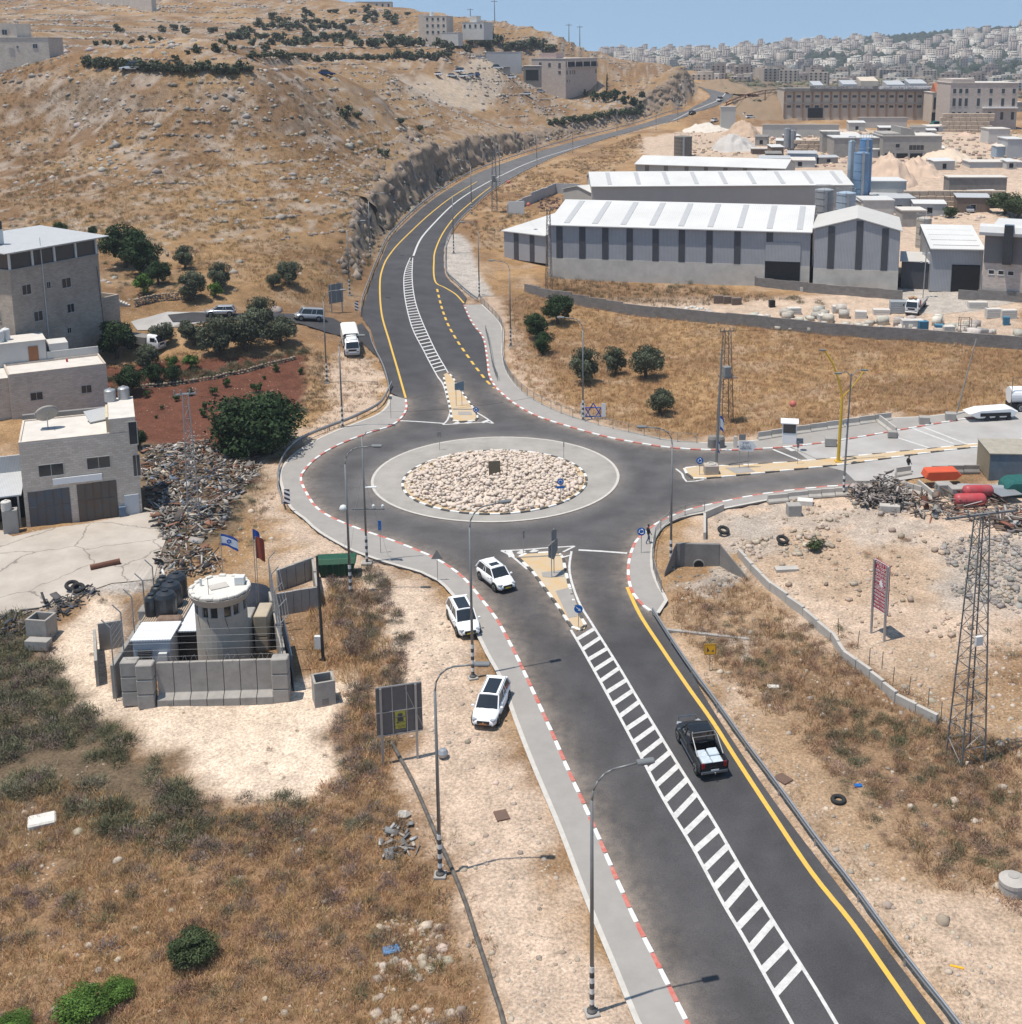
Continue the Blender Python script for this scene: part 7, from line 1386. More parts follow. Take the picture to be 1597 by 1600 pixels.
# ==== INDUSTRY
m_clad=pm('cladding_grey',(.41,.415,.435),.55,.14,.35,wave=('X',1.3,.72),bump=.3);m_cladd=pm('cladding_dark_strip',(.085,.085,.095),.5,.15,.6,wave=('X',1.3,.8));m_whiteroof=pm('roof_sheet_white',(.64,.63,.61),.5,.14,.12,wave=('X',.9,.93));m_plinth=pm('plinth_cream',(.58,.54,.48),.9,.25,.5);m_sky_l=pm('rooflight',(.44,.44,.44),.4,.1,1);m_cladw=pm('cladding_cream',(.50,.49,.46),.6,.08,.4,wave=('X',1.3,.85))
def shed(label,A,B,depth,eave_py,rise,nstrip=0,plinth=2.8,ridge='x',z=None,f=atl,clad=None,roofm=None,open_=None,lights=0,ridge_pos=.5,name='warehouse',rzadj=0,stripm=None,strips=None,hcap=None):
 P,L,r=bframe(A,B,f)if z is None else bframez(A,B,z)
 t=thing(name,label,'warehouse',P,r+rzadj);h=zat(P,eave_py)-P.z;h=min(h,hcap or 99);D=depth;cm=clad or m_clad;rm=roofm or m_whiteroof
 if ridge=='x':prof=[(0,plinth),(D,plinth),(D,h),(D*ridge_pos,h+rise),(0,h)];MB().extr(prof,0,L).build('wall',cm,t)
 else:prof=[(0,plinth),(L,plinth),(L,h),(L*ridge_pos,h+rise),(0,h)];MB().extr(prof,0,D,axis='y').build('wall',cm,t)
 if plinth>0:MB().box(-.02,L+.02,-.06,D+.02,-2,plinth-.003).build('plinth',m_plinth,t)
 e=.14
 if ridge=='x':
  MB().extr([(-.5,h+.0),(D*ridge_pos,h+rise+.08),(D*ridge_pos,h+rise+.24),(-.5,h+.16)],-.25,L+.25).build('roof_sheet',rm,t);MB().extr([(D*ridge_pos+.002,h+rise+.08),(D+.5,h),(D+.5,h+.16),(D*ridge_pos+.002,h+rise+.24)],-.25,L+.25).build('roof_sheet',rm,t)
 else:
  MB().extr([(-.4,h),(L*ridge_pos,h+rise+.08),(L*ridge_pos,h+rise+.24),(-.4,h+.16)],-.3,D+.3,axis='y').build('roof_sheet',rm,t);MB().extr([(L*ridge_pos+.002,h+rise+.08),(L+.4,h),(L+.4,h+.16),(L*ridge_pos+.002,h+rise+.24)],-.3,D+.3,axis='y').build('roof_sheet',rm,t)
 ss=strips if strips is not None else[(k+.5)/nstrip for k in range(nstrip)]
 for u in ss:
  x=u*L;hh=h-.1 if ridge=='x' else h-.2+rise*(1-abs(u/ridge_pos-1)if u<ridge_pos else 1-(u-ridge_pos)/(1-ridge_pos));MB().box(x-.55,x+.55,-.08,-.004,plinth,hh).build('cladding_strip',stripm or m_cladd,t)
 for k in range(lights):
  x=(k+.62)*L/lights;dr=D*ridge_pos;m=MB();y0,y1=.8,dr-.9;z0=h+.16+(rise+.08)*(y0+.5)/(dr+.5)+.03;z1=h+.16+(rise+.08)*(y1+.5)/(dr+.5)+.03
  m.add([(x-.5,y0,z0),(x+.5,y0,z0),(x+.5,y1,z1),(x-.5,y1,z1),(x-.5,y0,z0+.04),(x+.5,y0,z0+.04),(x+.5,y1,z1+.04),(x-.5,y1,z1+.04)],[(4,5,6,7),(0,1,5,4),(1,2,6,5),(2,3,7,6),(3,0,4,7)]).build('rooflight',m_sky_l,t)
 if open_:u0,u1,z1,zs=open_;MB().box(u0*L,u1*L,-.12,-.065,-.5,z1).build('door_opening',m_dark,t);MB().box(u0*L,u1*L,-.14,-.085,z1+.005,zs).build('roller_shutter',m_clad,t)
 return t,L,h
t,L,h=shed('long grey warehouse with white roof and dark vertical strips, the nearest and largest',(857,432),(1264,447),30,352,2.6,0,3.4,lights=9,strips=[.045,.135,.225,.32,.42,.52,.625,.73,.85],open_=(.835,.965,4.1,7.4),z=4.3)
shed('small grey annex with white roof at the left end of the long warehouse',(788,403),(853,412),16,361,1.6,0,0,strips=[.3,.68],z=5.2,ridge_pos=.95)
t,L,h=shed('grey gabled warehouse with pale grey roof at the right end of the long one',(1270,449),(1402,454),17,358,1.9,0,3.3,'y',strips=[.2,.53,.83],z=4.3,roofm=pm('roof_dusty',(.52,.50,.47),.6,.1,.4));[MB().box(L+.004,L+.08,v,v+.7,3.3,h-.2).build('cladding_strip',m_cladd,t)for v in(1,4.5,8,11.5,15)]
shed('narrow white roofed shed tucked behind the left of the long warehouse',(926,330),(1056,318),12,303,1.2,0,0,z=6.8,clad=m_cladw,lights=3,hcap=7)
shed('second long white roofed warehouse behind the nearest one',(925,335),(1330,332),22,292,2.2,0,0,z=6.5,clad=m_cladw,lights=9,hcap=8.5)
shed('small cream warehouse with white roof, farthest back of the long sheds',(993,285),(1226,293),16,257,1.6,0,0,z=9.0,clad=m_cladw,strips=[.08,.21,.35,.48,.61,.74,.87],stripm=pm('cream_strip',(.22,.19,.16),.7),hcap=7)
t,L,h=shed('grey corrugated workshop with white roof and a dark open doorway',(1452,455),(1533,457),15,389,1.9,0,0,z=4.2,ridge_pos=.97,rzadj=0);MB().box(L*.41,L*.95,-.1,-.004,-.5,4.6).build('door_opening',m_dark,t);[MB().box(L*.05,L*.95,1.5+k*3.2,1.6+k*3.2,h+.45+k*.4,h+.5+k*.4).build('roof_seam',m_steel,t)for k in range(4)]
t,L=bld('factory_block','brown and pink factory block with rounded white parapet at the right edge','factory',(1533,466),(1640,474),22,10.3,m_stonep,z=4.2,parapet=0,roof=m_whiteroof);MB().box(0,L,-.05,-.004,5.9,10.25).build('grey_band',pm('grey_band',(.19,.18,.18),.8,.1),t);MB().extr([(-1.2,10.5),(-1.3,11),(-.8,11.9),(0,12.2),(.3,12.2),(.3,10.45)],-.8,L).build('parapet',pm('white_coping',(.56,.56,.55),.5,.08),t,smooth_=False);MB().box(3.0,4.4,-1.5,-.06,6,12.3).build('glass_shaft',m_glass,t)
for u in(.9,2.4,3.9,6.2,7.6,9.0):window(t,'f',u,u+.85,4.1,4.75,L,22,m_wsign,0)
t,L=bld('link_shed','low grey link shed between the gabled warehouse and the grey workshop','shed',(1407,450),(1452,452),10,4.6,m_cladd,z=4.2,parapet=0,roof=MATS['roof_dusty'],ov=.3)
# yard walls
m_block=pm('block_wall',(.27,.25,.235),.9,.25,1,brick=(.42,.21,(.6,.6,.6)))
def ywall(pts,h,label,mat=None,f=at,th=.25,n=None,pan=3.0):
 for i,(a,b)in enumerate(zip(pts[:-1],pts[1:])):wallseg(a,b,h,label if len(pts)==2 else label+(f", {['first','second','third','fourth','fifth','sixth'][i]} stretch from the left"),mat or m_block,th,f=f,n=max(1,int((f(*b)-f(*a)).length/pan)),gap=.0,bev=0)
ywall([(862,425),(1000,431),(1130,441),(1262,456),(1410,468)],1.6,'grey block wall in front of the warehouses',f=at)
ywall([(868,470),(1000,494),(1135,507),(1300,525),(1450,535),(1620,548)],1.9,'dark block wall between field and stone yard')
ywall([(820,455),(868,470)],1.6,'short block wall at the top left of the dry field');ywall([(1497,466),(1620,474)],1.6,'grey wall before the factory block');ywall([(793,333),(830,318)],2.0,'grey sheet fence corner at the scrap pen',m_rmetal);ywall([(830,318),(868,302),(925,306)],2.6,'grey sheet fence round the scrap pen',m_rmetal);MB_=at(807,335);tag(MB().box(-1.8,1.8,-.15,.15,0,3).build('sheet_gate',m_lampw,None,MB_),'pale sheet gate at the corner of the scrap pen','gate')
# silos
m_siloblue=pm('silo_blue',(.17,.27,.40),.5,.15,.6);m_silogrey=pm('silo_grey',(.32,.34,.36),.5,.2,.6);m_silolb=pm('silo_pale_blue',(.34,.42,.50),.5,.15,.6);m_beige=pm('tank_beige',(.42,.39,.345),.8,.2,.5)
def silo(x0,x1,yt,yb,label,mat,cone=.25,f=atl,P=None,z=None,base=None,name='silo'):
 xm=(x0+x1)/2;P=P or(f(xm,yb)if z is None else Vector(atz(xm,yb,z)));s=FPX/(P.y*CP-(P.z-CAMZ)*SP);r=(x1-x0)/s/2;H_=zat(P,yt)-P.z;t=thing(name,label,'silo',P);zc_=H_*cone
 MB().lathe([(r*.2,zc_*.3),(r,zc_),(r,H_-.3),(r*.5,H_)]if cone else[(r,0),(r,H_),(r*.3,H_+.3)],20).build('shell',mat,t)
 m=MB();[m.lathe([(r*1.03,z_),(r*1.03,z_+.12)],20)for z_ in np.linspace(zc_,H_-.4,6)];m.build('hoops',mat,t)
 if cone:m=MB();[m.tube((r*.85*math.cos(a),r*.85*math.sin(a),-1),(r*.85*math.cos(a),r*.85*math.sin(a),zc_*1.1),.15,n=5)for a in(.8,2.4,3.9,5.5)];m.build('legs',m_silogrey,t)
 m=MB();m.path([(r*math.cos(a),r*math.sin(a),H_+.9)for a in np.linspace(0,2*PI,13)],.05,4);[m.tube((r*math.cos(a),r*math.sin(a),H_-.3),(r*math.cos(a),r*math.sin(a),H_+.9),.04,n=4)for a in np.linspace(0,2*PI,8)];m.build('rail',m_silogrey,t);MB().box(-.3,.3,-r-.2,-r-.1,zc_,H_).build('ladder',m_silogrey,t);return t
silo(1331,1355,237,330,'tallest blue silo of the batching plant behind the white roofs',m_siloblue,z=6.2);silo(1339,1359,216,325,'darker blue silo half hidden behind the tallest blue one',pm('silo_deep',(.12,.24,.42),.5,.15),z=6.6);silo(1322,1333,219,320,'slim pale blue silo on the left of the batching plant',m_silolb,z=6.6)
silo(1272,1301,296,350,'open topped grey tank between the white roofs',m_silogrey,0,z=5.6,name='storage_tank');silo(1305,1335,301,360,'grey tank with pale lid behind the gabled warehouse',m_silolb,0,z=5.2,name='storage_tank');silo(1430,1453,341,392,'round beige tank behind the link shed',m_beige,0,z=4.8,name='storage_tank')
silo(1224,1234,200,240,'left grey silo of the slim pair in the quarry yard',m_silogrey,z=9.7);silo(1233,1243,203,240,'right grey silo of the slim pair in the quarry yard',m_silogrey,z=9.7);silo(1405,1419,139,184,'wider grey blue silo in front of the long building',m_silogrey,z=13.5);silo(1420,1431,142,184,'slimmer blue silo in front of the long building',m_silolb,z=13.5);silo(1053,1081,213,244,'squat dark banded tank left of the gravel yard',pm('tank_brown',(.20,.18,.155),.8),0,z=9.5,name='storage_tank')
# blocks placed from their photo outline
def pbox(x0,x1,yt,yb,depth,name,label,cat,mat,z=None,roof=None,f=atl,wins=None,rz=0,par=0,roofname='roof',th=.25,group=None):
 A,B=(x0,yb),(x1,yb);P=atl(*A)if z is None else Vector(atz(x0,yb,z));s=FPX/(P.y*CP-(P.z-CAMZ)*SP);L=(x1-x0)/s;h=zat(P,yt)-P.z;t=thing(name,label,cat,P,rz,group);MB().box(0,L,0,depth,-3,h).build('wall',mat,t);MB().box(-.2,L+.2,-.2,depth+.2,h+.003,h+th).build(roofname,roof or m_roofc,t)
 if wins:
  for(u,v,w,hh)in wins:window(t,'f',u*L-w/2,u*L+w/2,v*h-hh/2,v*h+hh/2,L,depth,None,0)
 return t,L,h
m_long=pm('long_building_stone',(.58,.50,.41),.9,.15,.3);m_gate=pm('gate_orange',(.40,.24,.10),.8)
t,L,h=pbox(1225,1457,140,184,22,'long_building','long brown two storey factory with white lettering along its roof edge','factory',m_long,z=14.5,roof=m_concd)
for k in range(16):
 u=(k+.5)/16;MB().box(u*L-L/32-.35,u*L-L/32+.35,-.5,-.004,0,h*.93).build('pilaster',pm('pilaster',(.33,.215,.15),.9),t)
 for v in(.36,.72):window(t,'f',u*L-.9,u*L+.9,h*v,h*v+1.0,L,22,None,0)
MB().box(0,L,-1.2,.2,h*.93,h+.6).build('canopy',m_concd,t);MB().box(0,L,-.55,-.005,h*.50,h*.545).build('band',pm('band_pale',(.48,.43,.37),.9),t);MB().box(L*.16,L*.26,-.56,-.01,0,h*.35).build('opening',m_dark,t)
MB().box(L*.165,L*.62,-1.3,-1.22,h+.2,h+1.6).build('sign_strip',m_concd,t);MB().box(L*.63,L*.99,-1.3,-1.22,h+.2,h+1.6).build('sign_strip',m_wsign,t)
text_part(t,'TAQADDOM SCALES CO LTD NAIROUKH BROTHERS',1.7,(L*.39,-1.34,h+.9),m_wsign,ext=.02).scale=(.62,1,1);q=text_part(t,'شركة تقدم الموازين نيروخ',1.6,(L*.81,-1.34,h+.9),m_black,ext=.02)
for u0,u1,hh in((.2,.27,1.8),(.4,.5,2.2),(.52,.64,3.6),(.7,.82,2),(.85,.97,2.5)):MB().extr([(4,h+.26),(14,h+.26),(14,h+hh+1.5),(4,h+hh)],u0*L,u1*L).build('roof_shed',m_rmetal if hh<3 else m_long,t)
t,L,h=pbox(1482,1587,130,201,20,'stone_building','large white stone building with three rows of narrow windows at the far right','building',m_stonep,z=13)
for u in(.06,.15,.24,.42,.60,.78,.94):
 for v,hh in((.20,.17),(.50,.17),(.78,.10)):window(t,'f',u*L-.6,u*L+.6,h*v,h*(v+hh),L,20,None,0)
MB().box(L*.02,L*.35,0,20,h+.26,h+1.6).build('raised_parapet',m_stonep,t);MB().box(L*.48,L*1.0,-1.3,-.01,h*.45,h*.475).build('canopy',m_wsign,t)
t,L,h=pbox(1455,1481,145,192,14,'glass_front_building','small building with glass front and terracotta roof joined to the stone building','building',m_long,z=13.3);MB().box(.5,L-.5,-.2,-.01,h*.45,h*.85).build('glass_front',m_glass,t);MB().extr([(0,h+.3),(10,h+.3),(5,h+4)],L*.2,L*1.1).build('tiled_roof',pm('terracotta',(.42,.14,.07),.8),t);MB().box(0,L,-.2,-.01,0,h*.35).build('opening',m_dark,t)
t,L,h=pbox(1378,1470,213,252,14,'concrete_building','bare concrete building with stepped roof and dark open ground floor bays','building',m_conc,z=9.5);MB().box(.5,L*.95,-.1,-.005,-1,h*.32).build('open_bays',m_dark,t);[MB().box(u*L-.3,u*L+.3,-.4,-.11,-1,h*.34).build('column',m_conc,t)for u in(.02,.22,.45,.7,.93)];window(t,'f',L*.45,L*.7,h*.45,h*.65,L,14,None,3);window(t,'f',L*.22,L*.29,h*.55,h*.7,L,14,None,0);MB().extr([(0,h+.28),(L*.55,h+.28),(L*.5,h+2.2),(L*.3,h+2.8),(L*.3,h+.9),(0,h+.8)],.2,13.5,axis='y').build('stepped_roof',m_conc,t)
for a in[((1191,1310,195,222,.6,'sheet_wall','long pale sheet wall below the rusty frame','wall',m_cladw),10),((1126,1149,167,205,2.5,'tall_panel','tall pale concrete slab standing alone on the gravel ramp','wall',m_cladw),11.5),((1284,1311,206,245,5,'small_store','small concrete store at the end of the pale sheet wall','shed',m_conc),9.5),((1302,1378,216,250,14,'open_shed','white roofed shed with open right side beside the concrete building','shed',m_conc),9.5),((1341,1417,184,200,.8,'white_wall','white boundary wall below the dark open shed','wall',m_offw),12.5),((1356,1415,284,318,9,'white_office','white two storey office between the silos and the sand heap','building',m_offw),7),((1348,1396,314,338,8,'white_hut','low white hut in front of the white office','shed',m_offw),6.4),((1482,1572,278,306,5,'ribbed_wall','ribbed grey concrete bunker wall right of the sand heap','wall',m_concd),7.6),((1544,1577,202,226,9,'small_factory','small pale shed with two white roof tanks at the right','shed',m_offw),11.5),((1573,1600,218,250,10,'grey_shed','grey white roofed shed at the far right edge','shed',m_rmetal),10),((1515,1600,254,266,8,'sheet_roof_store','long low sheet roofed store right of the sand heap','shed',m_rmetal),9),((1409,1446,330,352,6,'plant_room','small concrete plant room behind the gabled warehouse','shed',m_conc),6),((1521,1545,185,205,6,'site_cabin','grey cabin in front of the stone building','cabin',m_concd),12.5),((1175,1216,233,247,4,'gravel_bunker','brown timber fronted gravel bunker','wall',m_latr),9),((1480,1597,160,175,10,'far_shed','long low sheds behind the stone building','shed',m_conc),14)]:
 b_=a[0];pbox(b_[0],b_[1],b_[2],b_[3],b_[4],b_[5],b_[6],b_[7],b_[8],z=a[1],roof=m_whiteroof if b_[5]in('open_shed','white_hut','grey_shed','white_office')else None)
 # dark open hangar
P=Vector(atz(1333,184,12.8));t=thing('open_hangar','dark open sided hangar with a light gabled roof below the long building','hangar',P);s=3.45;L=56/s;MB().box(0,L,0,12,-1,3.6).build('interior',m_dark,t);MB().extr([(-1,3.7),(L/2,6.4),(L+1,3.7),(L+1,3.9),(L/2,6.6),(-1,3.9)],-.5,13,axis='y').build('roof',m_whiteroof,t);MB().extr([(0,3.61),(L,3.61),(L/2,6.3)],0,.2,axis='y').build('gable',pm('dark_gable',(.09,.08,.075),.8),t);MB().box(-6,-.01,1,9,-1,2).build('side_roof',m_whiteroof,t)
# rusty frame hall
m_rusty=pm('rusty_steel',(.16,.075,.05),.9,.3,1);t=thing('hall_skeleton','rusty steel skeleton of a long curved hall on the quarry hill','steel frame',atl(1135,168));o_=t.location.copy()
cv=[(1135,160),(1165,148),(1195,141),(1225,139),(1255,143),(1280,150),(1289,155)];fr_=[]
for px,py in cv:b=atl(px,min(py+30,192)if px>1180 else py+14);tp=Vector((b.x,b.y,zat(b,py)));fr_.append((b-o_,tp-o_))
for b,tp in fr_:MB().tube(b-Vector((0,0,2)),tp,.22,n=5).build('column',m_rusty,t)
for dz,dy in((0,0),(-1.3,0),(-.4,8),(-1.7,8)):MB().path([tp+Vector((0,dy,dz))for b,tp in fr_],.18,4).build('truss',m_rusty,t)
m=MB();[m.tube(fr_[i][1].lerp(fr_[i+1][1],k/5)-Vector((0,0,1.3*(k%2))),fr_[i][1].lerp(fr_[i+1][1],(k+1)/5)-Vector((0,0,1.3*((k+1)%2))),.1,n=3)for i in range(len(fr_)-1)for k in range(5)];[m.tube(fr_[i][1],fr_[i][1]+Vector((0,8,-.4)),.12,n=3)for i in range(len(fr_))];m.build('lattice',m_rusty,t)
# heaps of sand and gravel
def heap(px,py,wpx,hpx,dep,label,col,z=None,seed=1,kind='heap'):
 P=atl(px,py)if z is None else Vector(atz(px,py,z));s=FPX/(P.y*CP-(P.z-CAMZ)*SP);Lx,Hh=wpx/s/2,hpx/s;n=40;g=np.linspace(-1,1,n);X_,Y_=np.meshgrid(g,g);R_=np.hypot(X_,Y_);Z_=np.clip(1-R_*(.8+.5*fbm(X_*2+seed*9,Y_*2,.9,3,seed)),0,None)**.75*(.55+.75*fbm(X_*4+seed*5,Y_*4,1.1,3,seed+3))+(fbm(X_*9,Y_*9+seed,1,3,3)-.5)*.1*(R_<.95)
 V=np.stack([X_*Lx,Y_*dep/2,Z_*Hh-.3],-1).reshape(-1,3);I_=np.arange(n*n).reshape(n,n);F_=np.stack([I_[:-1,:-1].ravel(),I_[:-1,1:].ravel(),I_[1:,1:].ravel(),I_[1:,:-1].ravel()],1)
 o=link('sand_heap',npmesh('sand_heap',V,F_,smooth_=True),pm('sand_%d'%int(col[0]*1000),col,.95,.14,.4,bump=.5,bscale=1.5),None,(P.x,P.y+dep/2,P.z));return tag(o,label,'heap')
heap(1405,300,100,58,26,'large pinkish sand heap right of the blue silos',(.56,.42,.32),7,1);heap(1450,285,90,40,22,'right shoulder of the big pink sand heap',(.56,.42,.33),7.6,2);heap(1500,262,110,30,30,'pale sand bank behind the ribbed bunker wall',(.62,.50,.39),9,3);heap(1153,238,80,32,24,'pale grey gravel heap beside the yellow loader',(.48,.45,.42),None,4);heap(1165,215,60,30,20,'tan earth heap behind the gravel heap',(.46,.34,.25),None,5);heap(1210,190,170,44,70,'scrubby brown quarry hill under the rusty frame',(.24,.17,.11),None,6);heap(1110,207,80,16,24,'white chalk spoil left of the tall slab',(.60,.54,.47),None,7);heap(1135,146,110,24,60,'rocky brown bank inside the top bend of the road',(.26,.185,.12),None,8)
# yellow loader, cylinder
P=Vector(atz(1156,236,9.5));t=thing('wheel_loader','yellow wheel loader in front of the gravel heap','loader',P);my=pm('loader_yellow',(.42,.26,.06),.7,.3);MB().box(-3,1.2,-1,1,.8,2.2).build('body',my,t,bevel=.1);MB().box(-.9,.7,-.8,.8,2.21,3.8).build('cab',m_cglass,t);MB().box(2.6,3.6,-1.3,1.3,.2,1.5).build('bucket',my,t);MB().box(1.2,2.7,-.3,.3,1.0,1.5).build('boom',my,t);[wheel(t,x,y,.8,.5)for x in(-2,.9)for y in(-1.1,1.1)]
P=Vector(atz(1137,237,9.5));tag(MB().tube((-2.8,0,1.2),(2.8,0,1.2),1.2,n=18).build('storage_cylinder',pm('cyl_blue',(.24,.42,.50),.6),None,P),'pale blue cylinder lying at the left of the yellow loader','tank')
P=Vector(atz(1225,287,8.6));t=thing('crane_boom','orange steel gantry lying behind the far white warehouse','gantry',P);mo=pm('gantry_orange',(.50,.20,.06),.8);m=MB();[m.tube((-6,y,z),(9,y,z),.12,n=4)for y in(0,1.2)for z in(1.5,2.7)];m.build('chords',mo,t);m=MB();[m.tube((-6+k,0,1.5 if k%2 else 2.7),(-5+k,0,2.7 if k%2 else 1.5),.08,n=3)for k in range(15)];m.build('bracing',mo,t)
# big squared stones stacked as retaining walls
def stonewall(x0,x1,yb,z,rows,label,seed=0,w=1.9,h=1.25):
 P=Vector(atz(x0,yb,z));s=FPX/(P.y*CP-(P.z-CAMZ)*SP);L=(x1-x0)/s;t=thing('boulder_wall',label,'wall',P);g=random.Random(seed);ms=pm('quarry_block',(.50,.40,.31),.9,.25,.5,bump=.4);me=[MB().box(-w/2,w/2,-.7,.7,0,h).mesh('stone',bevel=.12)for _ in range(2)];[q.materials.append(ms)for q in me]
 for r in range(rows):
  x=-(r%2)*w*.4
  while x<L:sc=g.uniform(.7,1.15);o=link('stone',me[g.randrange(2)],None,t,(x+w*sc/2,r*.25+g.uniform(-.15,.15),r*h+g.uniform(-.08,.05)),g.uniform(-.06,.06));o.scale=(sc*.97,1,1);x+=w*sc
stonewall(1412,1560,322,7,3,'three courses of huge tan quarry blocks below the ribbed bunker wall',1);stonewall(1472,1545,208,12,5,'stacked quarry blocks with white dust below the stone building',2,2.4,1.5);stonewall(1245,1300,243,9.4,4,'broken wall of quarry blocks left of the small concrete store',3)
# stone yard stock
def crate(px,py,w,d,h,mat,label,cat='stack',rz=0,name='stone_stack',f=at,bands=0):
 P=f(px,py);t=thing(name,label,cat,(P.x,P.y,float(gh(P.x,P.y))-.05),rz);n=max(1,int(h/.35))
 for k in range(n):MB().box(-w/2,w/2,-d/2,d/2,k*h/n,(k+1)*h/n-.03).build('slab',mat,t,bevel=.02)
 return t
m_sl=pm('slab_stone',(.58,.545,.50),.9,.15,2);m_pl=pm('pallet_brown',(.20,.15,.12),.9);m_bt=pm('blue_tarp',(.07,.20,.30),.8,.3)
for px,py,w,d,h,mt,l in((1122,473,1.5,1.2,1.3,m_pl,'left brown pallet stack in the yard'),(1136,474,1.4,1.2,1.2,m_pl,'middle brown pallet stack in the yard'),(1150,475,1.6,1.2,1.2,m_pl,'right brown pallet stack in the yard'),(1172,502,4,1.6,1.1,m_sl,'row of dark topped slabs at the edge of the stone yard'),(1206,479,.9,.9,1.2,m_trim,'black drum standing alone in the stone yard'),(1377,490,2.6,1.3,.9,m_sl,'pale slab pile with the striped top'),(1276,455,5.5,1.0,.8,m_sl,'row of bundled tiles along the warehouse wall'),(1424,519,3.2,1.5,1.9,m_sl,'tall layered slab stack near the front yard wall'),(1441,521,1.4,1.3,1.9,m_bt,'blue wrapped stack in the front of the yard'),(1467,522,1.3,1.2,1.6,m_bt,'second blue wrapped stack, further right'),(1481,524,1.7,1.4,1.6,m_sl,'white stack beside the second blue wrapped one'),(1535,526,1.6,.8,1.2,m_steel,'steel sided crate in the front right of the yard'),(1572,508,.9,.9,1.3,m_bt,'small bright blue drum at the right of the yard'),(1552,496,2.4,1.2,1.5,m_sl,'pale tile pallet before the factory wall, left'),(1575,497,2.4,1.2,1.4,m_sl,'pale tile pallet before the factory wall, right'),(1527,480,3,1.2,1.0,m_sl,'tile pallets along the wall near the gate'),(1404,487,2.8,1.8,1.9,m_silogrey,'grey crates with glass sheets beside the flatbed lorry'),(1416,488,.7,1,1.5,m_redp,'red crate touching the flatbed lorry'),(1463,452,2.6,1.2,1.2,m_pl,'pile of tan stone before the open doorway'),(1240,490,2.2,1.3,1.1,m_sl,'slab stack at the yard middle left'),(1310,487,2.0,1.4,1.1,m_sl,'white slab stack behind the row of blocks'),(1345,495,1.8,1.4,1.2,m_sl,'white slab stack in the middle of the row'),(1290,500,2.4,1.5,1.1,m_sl,'long white slab stack near the wall')):
 crate(px,py,w,d,h,mt,l,rz=random.uniform(-.2,.2))
P=at(1507,524);t=thing('steel_rack','rusty steel rack frame standing empty in the front of the yard','rack',P);m=MB();[m.tube((x,y,0),(x,y,2.7),.06,n=4)for x in(-.8,.8)for y in(-.5,.5)];[m.tube((-.8,y,z),(.8,y,z),.05,n=4)for y in(-.5,.5)for z in(.4,1.4,2.6)];m.build('frame',m_latr,t);MB().box(-.8,.8,-.5,.5,.05,.38).build('load',m_latr,t)
P=at(1442,466);t=thing('floodlight_pole','thin floodlight pole with several lamps beside the grey workshop','light pole',P);MB().tube((0,0,0),(.2,0,8.6),.08,n=6).build('pole',m_steel,t);[MB().cbox((x,0,z),(.35,.3,.25)).build('lamp',m_lampw,t)for x,z in((-.6,6.1),(.7,5.9),(-.3,7.4),(.6,7.5))]
# east yard: tanks, container, boats of scrap
m_tred=pm('tank_red',(.42,.045,.055),.45,.3,.9,col2=(.36,.10,.10));m_bulk=pm('bulk_bag',(.38,.33,.28),.9)
def ltank(px,py,L,r,rz,mat,label,z=.0,tilt=0):
 P=at(px,py);o=MB().lathe([(0,-L/2),(r*.6,-L/2+.03),(r*.92,-L/2+.2),(r,-L/2+.45),(r,L/2-.45),(r*.92,L/2-.2),(r*.6,L/2-.03),(0,L/2)],20).build('steel_tank',mat,None,(P.x,P.y,P.z+r+z),smooth_=True);o.rotation_euler=(PI/2+0,tilt,rz-PI/2);o.rotation_euler=(Matrix.Rotation(rz,3,'Z')@Matrix.Rotation(PI/2-tilt,3,'Y')).to_euler();return tag(o,label,'tank')
ltank(1515,790,3.1,.62,.05,m_tred,'lower red cylinder lying level in the scrap of the east yard');ltank(1527,783,3.3,.58,.35,m_tred,'upper red cylinder lying aslant on the other one',.5,-.12);ltank(1535,772,5.2,.5,-.12,m_silogrey,'long grey cylinder behind the red ones')
P=at(1470,758);o=MB().extr([(-1.9,.3),(-1.6,1.0),(1.4,1.05),(1.9,.55),(1.3,.1),(-1.2,0)],-.8,.8,axis='y').build('orange_tank',pm('orange_red',(.62,.10,.04),.6,.2),None,(P.x,P.y,P.z+.7),.05,bevel=.08);tag(o,'orange red angular hopper lying on the blocks before the container','hopper')
for px,py,l in((1474,774,'left pale cube block under the orange hopper'),(1495,780,'right pale cube block beside the red cylinders')):P=at(px,py);tag(MB().box(-.75,.75,-.6,.6,0,1.3).build('concrete_block',m_conc,None,P,.1,bevel=.05),l,'concrete block')
P=at(1545,752);t=thing('shipping_container','weathered container with wooden end and blue side at the right of the east yard','container',P,-.05);MB().box(0,6.1,0,4.8,.1,2.9).build('body',pm('container_blue',(.13,.17,.21),.7,.3),t);MB().box(-.06,-.003,0,4.8,.1,2.88).build('wooden_end',pm('wood_end',(.34,.28,.19),.9,.25,3,wave=('Y',2,.7)),t);MB().box(-.1,6.2,-.1,4.9,2.903,3.0).build('roof',pm('container_roof',(.36,.33,.27),.9,.25),t)
P=at(1590,770);o=MB().extr([(-1.6,0),(-1.7,.9),(-1.0,1.5),(.6,1.6),(1.8,1.2),(1.8,0)],-1.2,1.2,axis='y').build('tarpaulin',pm('tarp_green',(.02,.12,.11),.8,.35,2,bump=.8),None,P,0,bevel=.2);tag(o,'rumpled dark green tarpaulin heap in front of the container','tarpaulin')
for k in range(6):p0=at(1540+k*3,803+k*5);o=MB().tube((0,0,.12),(6.5,-2.6,.12),.13,n=8).build('steel_pipe',pm('pipe_brown',(.17,.12,.09),.8,.3),None,p0+Vector((0,0,.1*(k%2))));tag(o,f"{['topmost','second','third','fourth','fifth','lowest'][k]} of the long brown pipes lying at the right edge below the tanks",'pipe','pipes in the east yard')
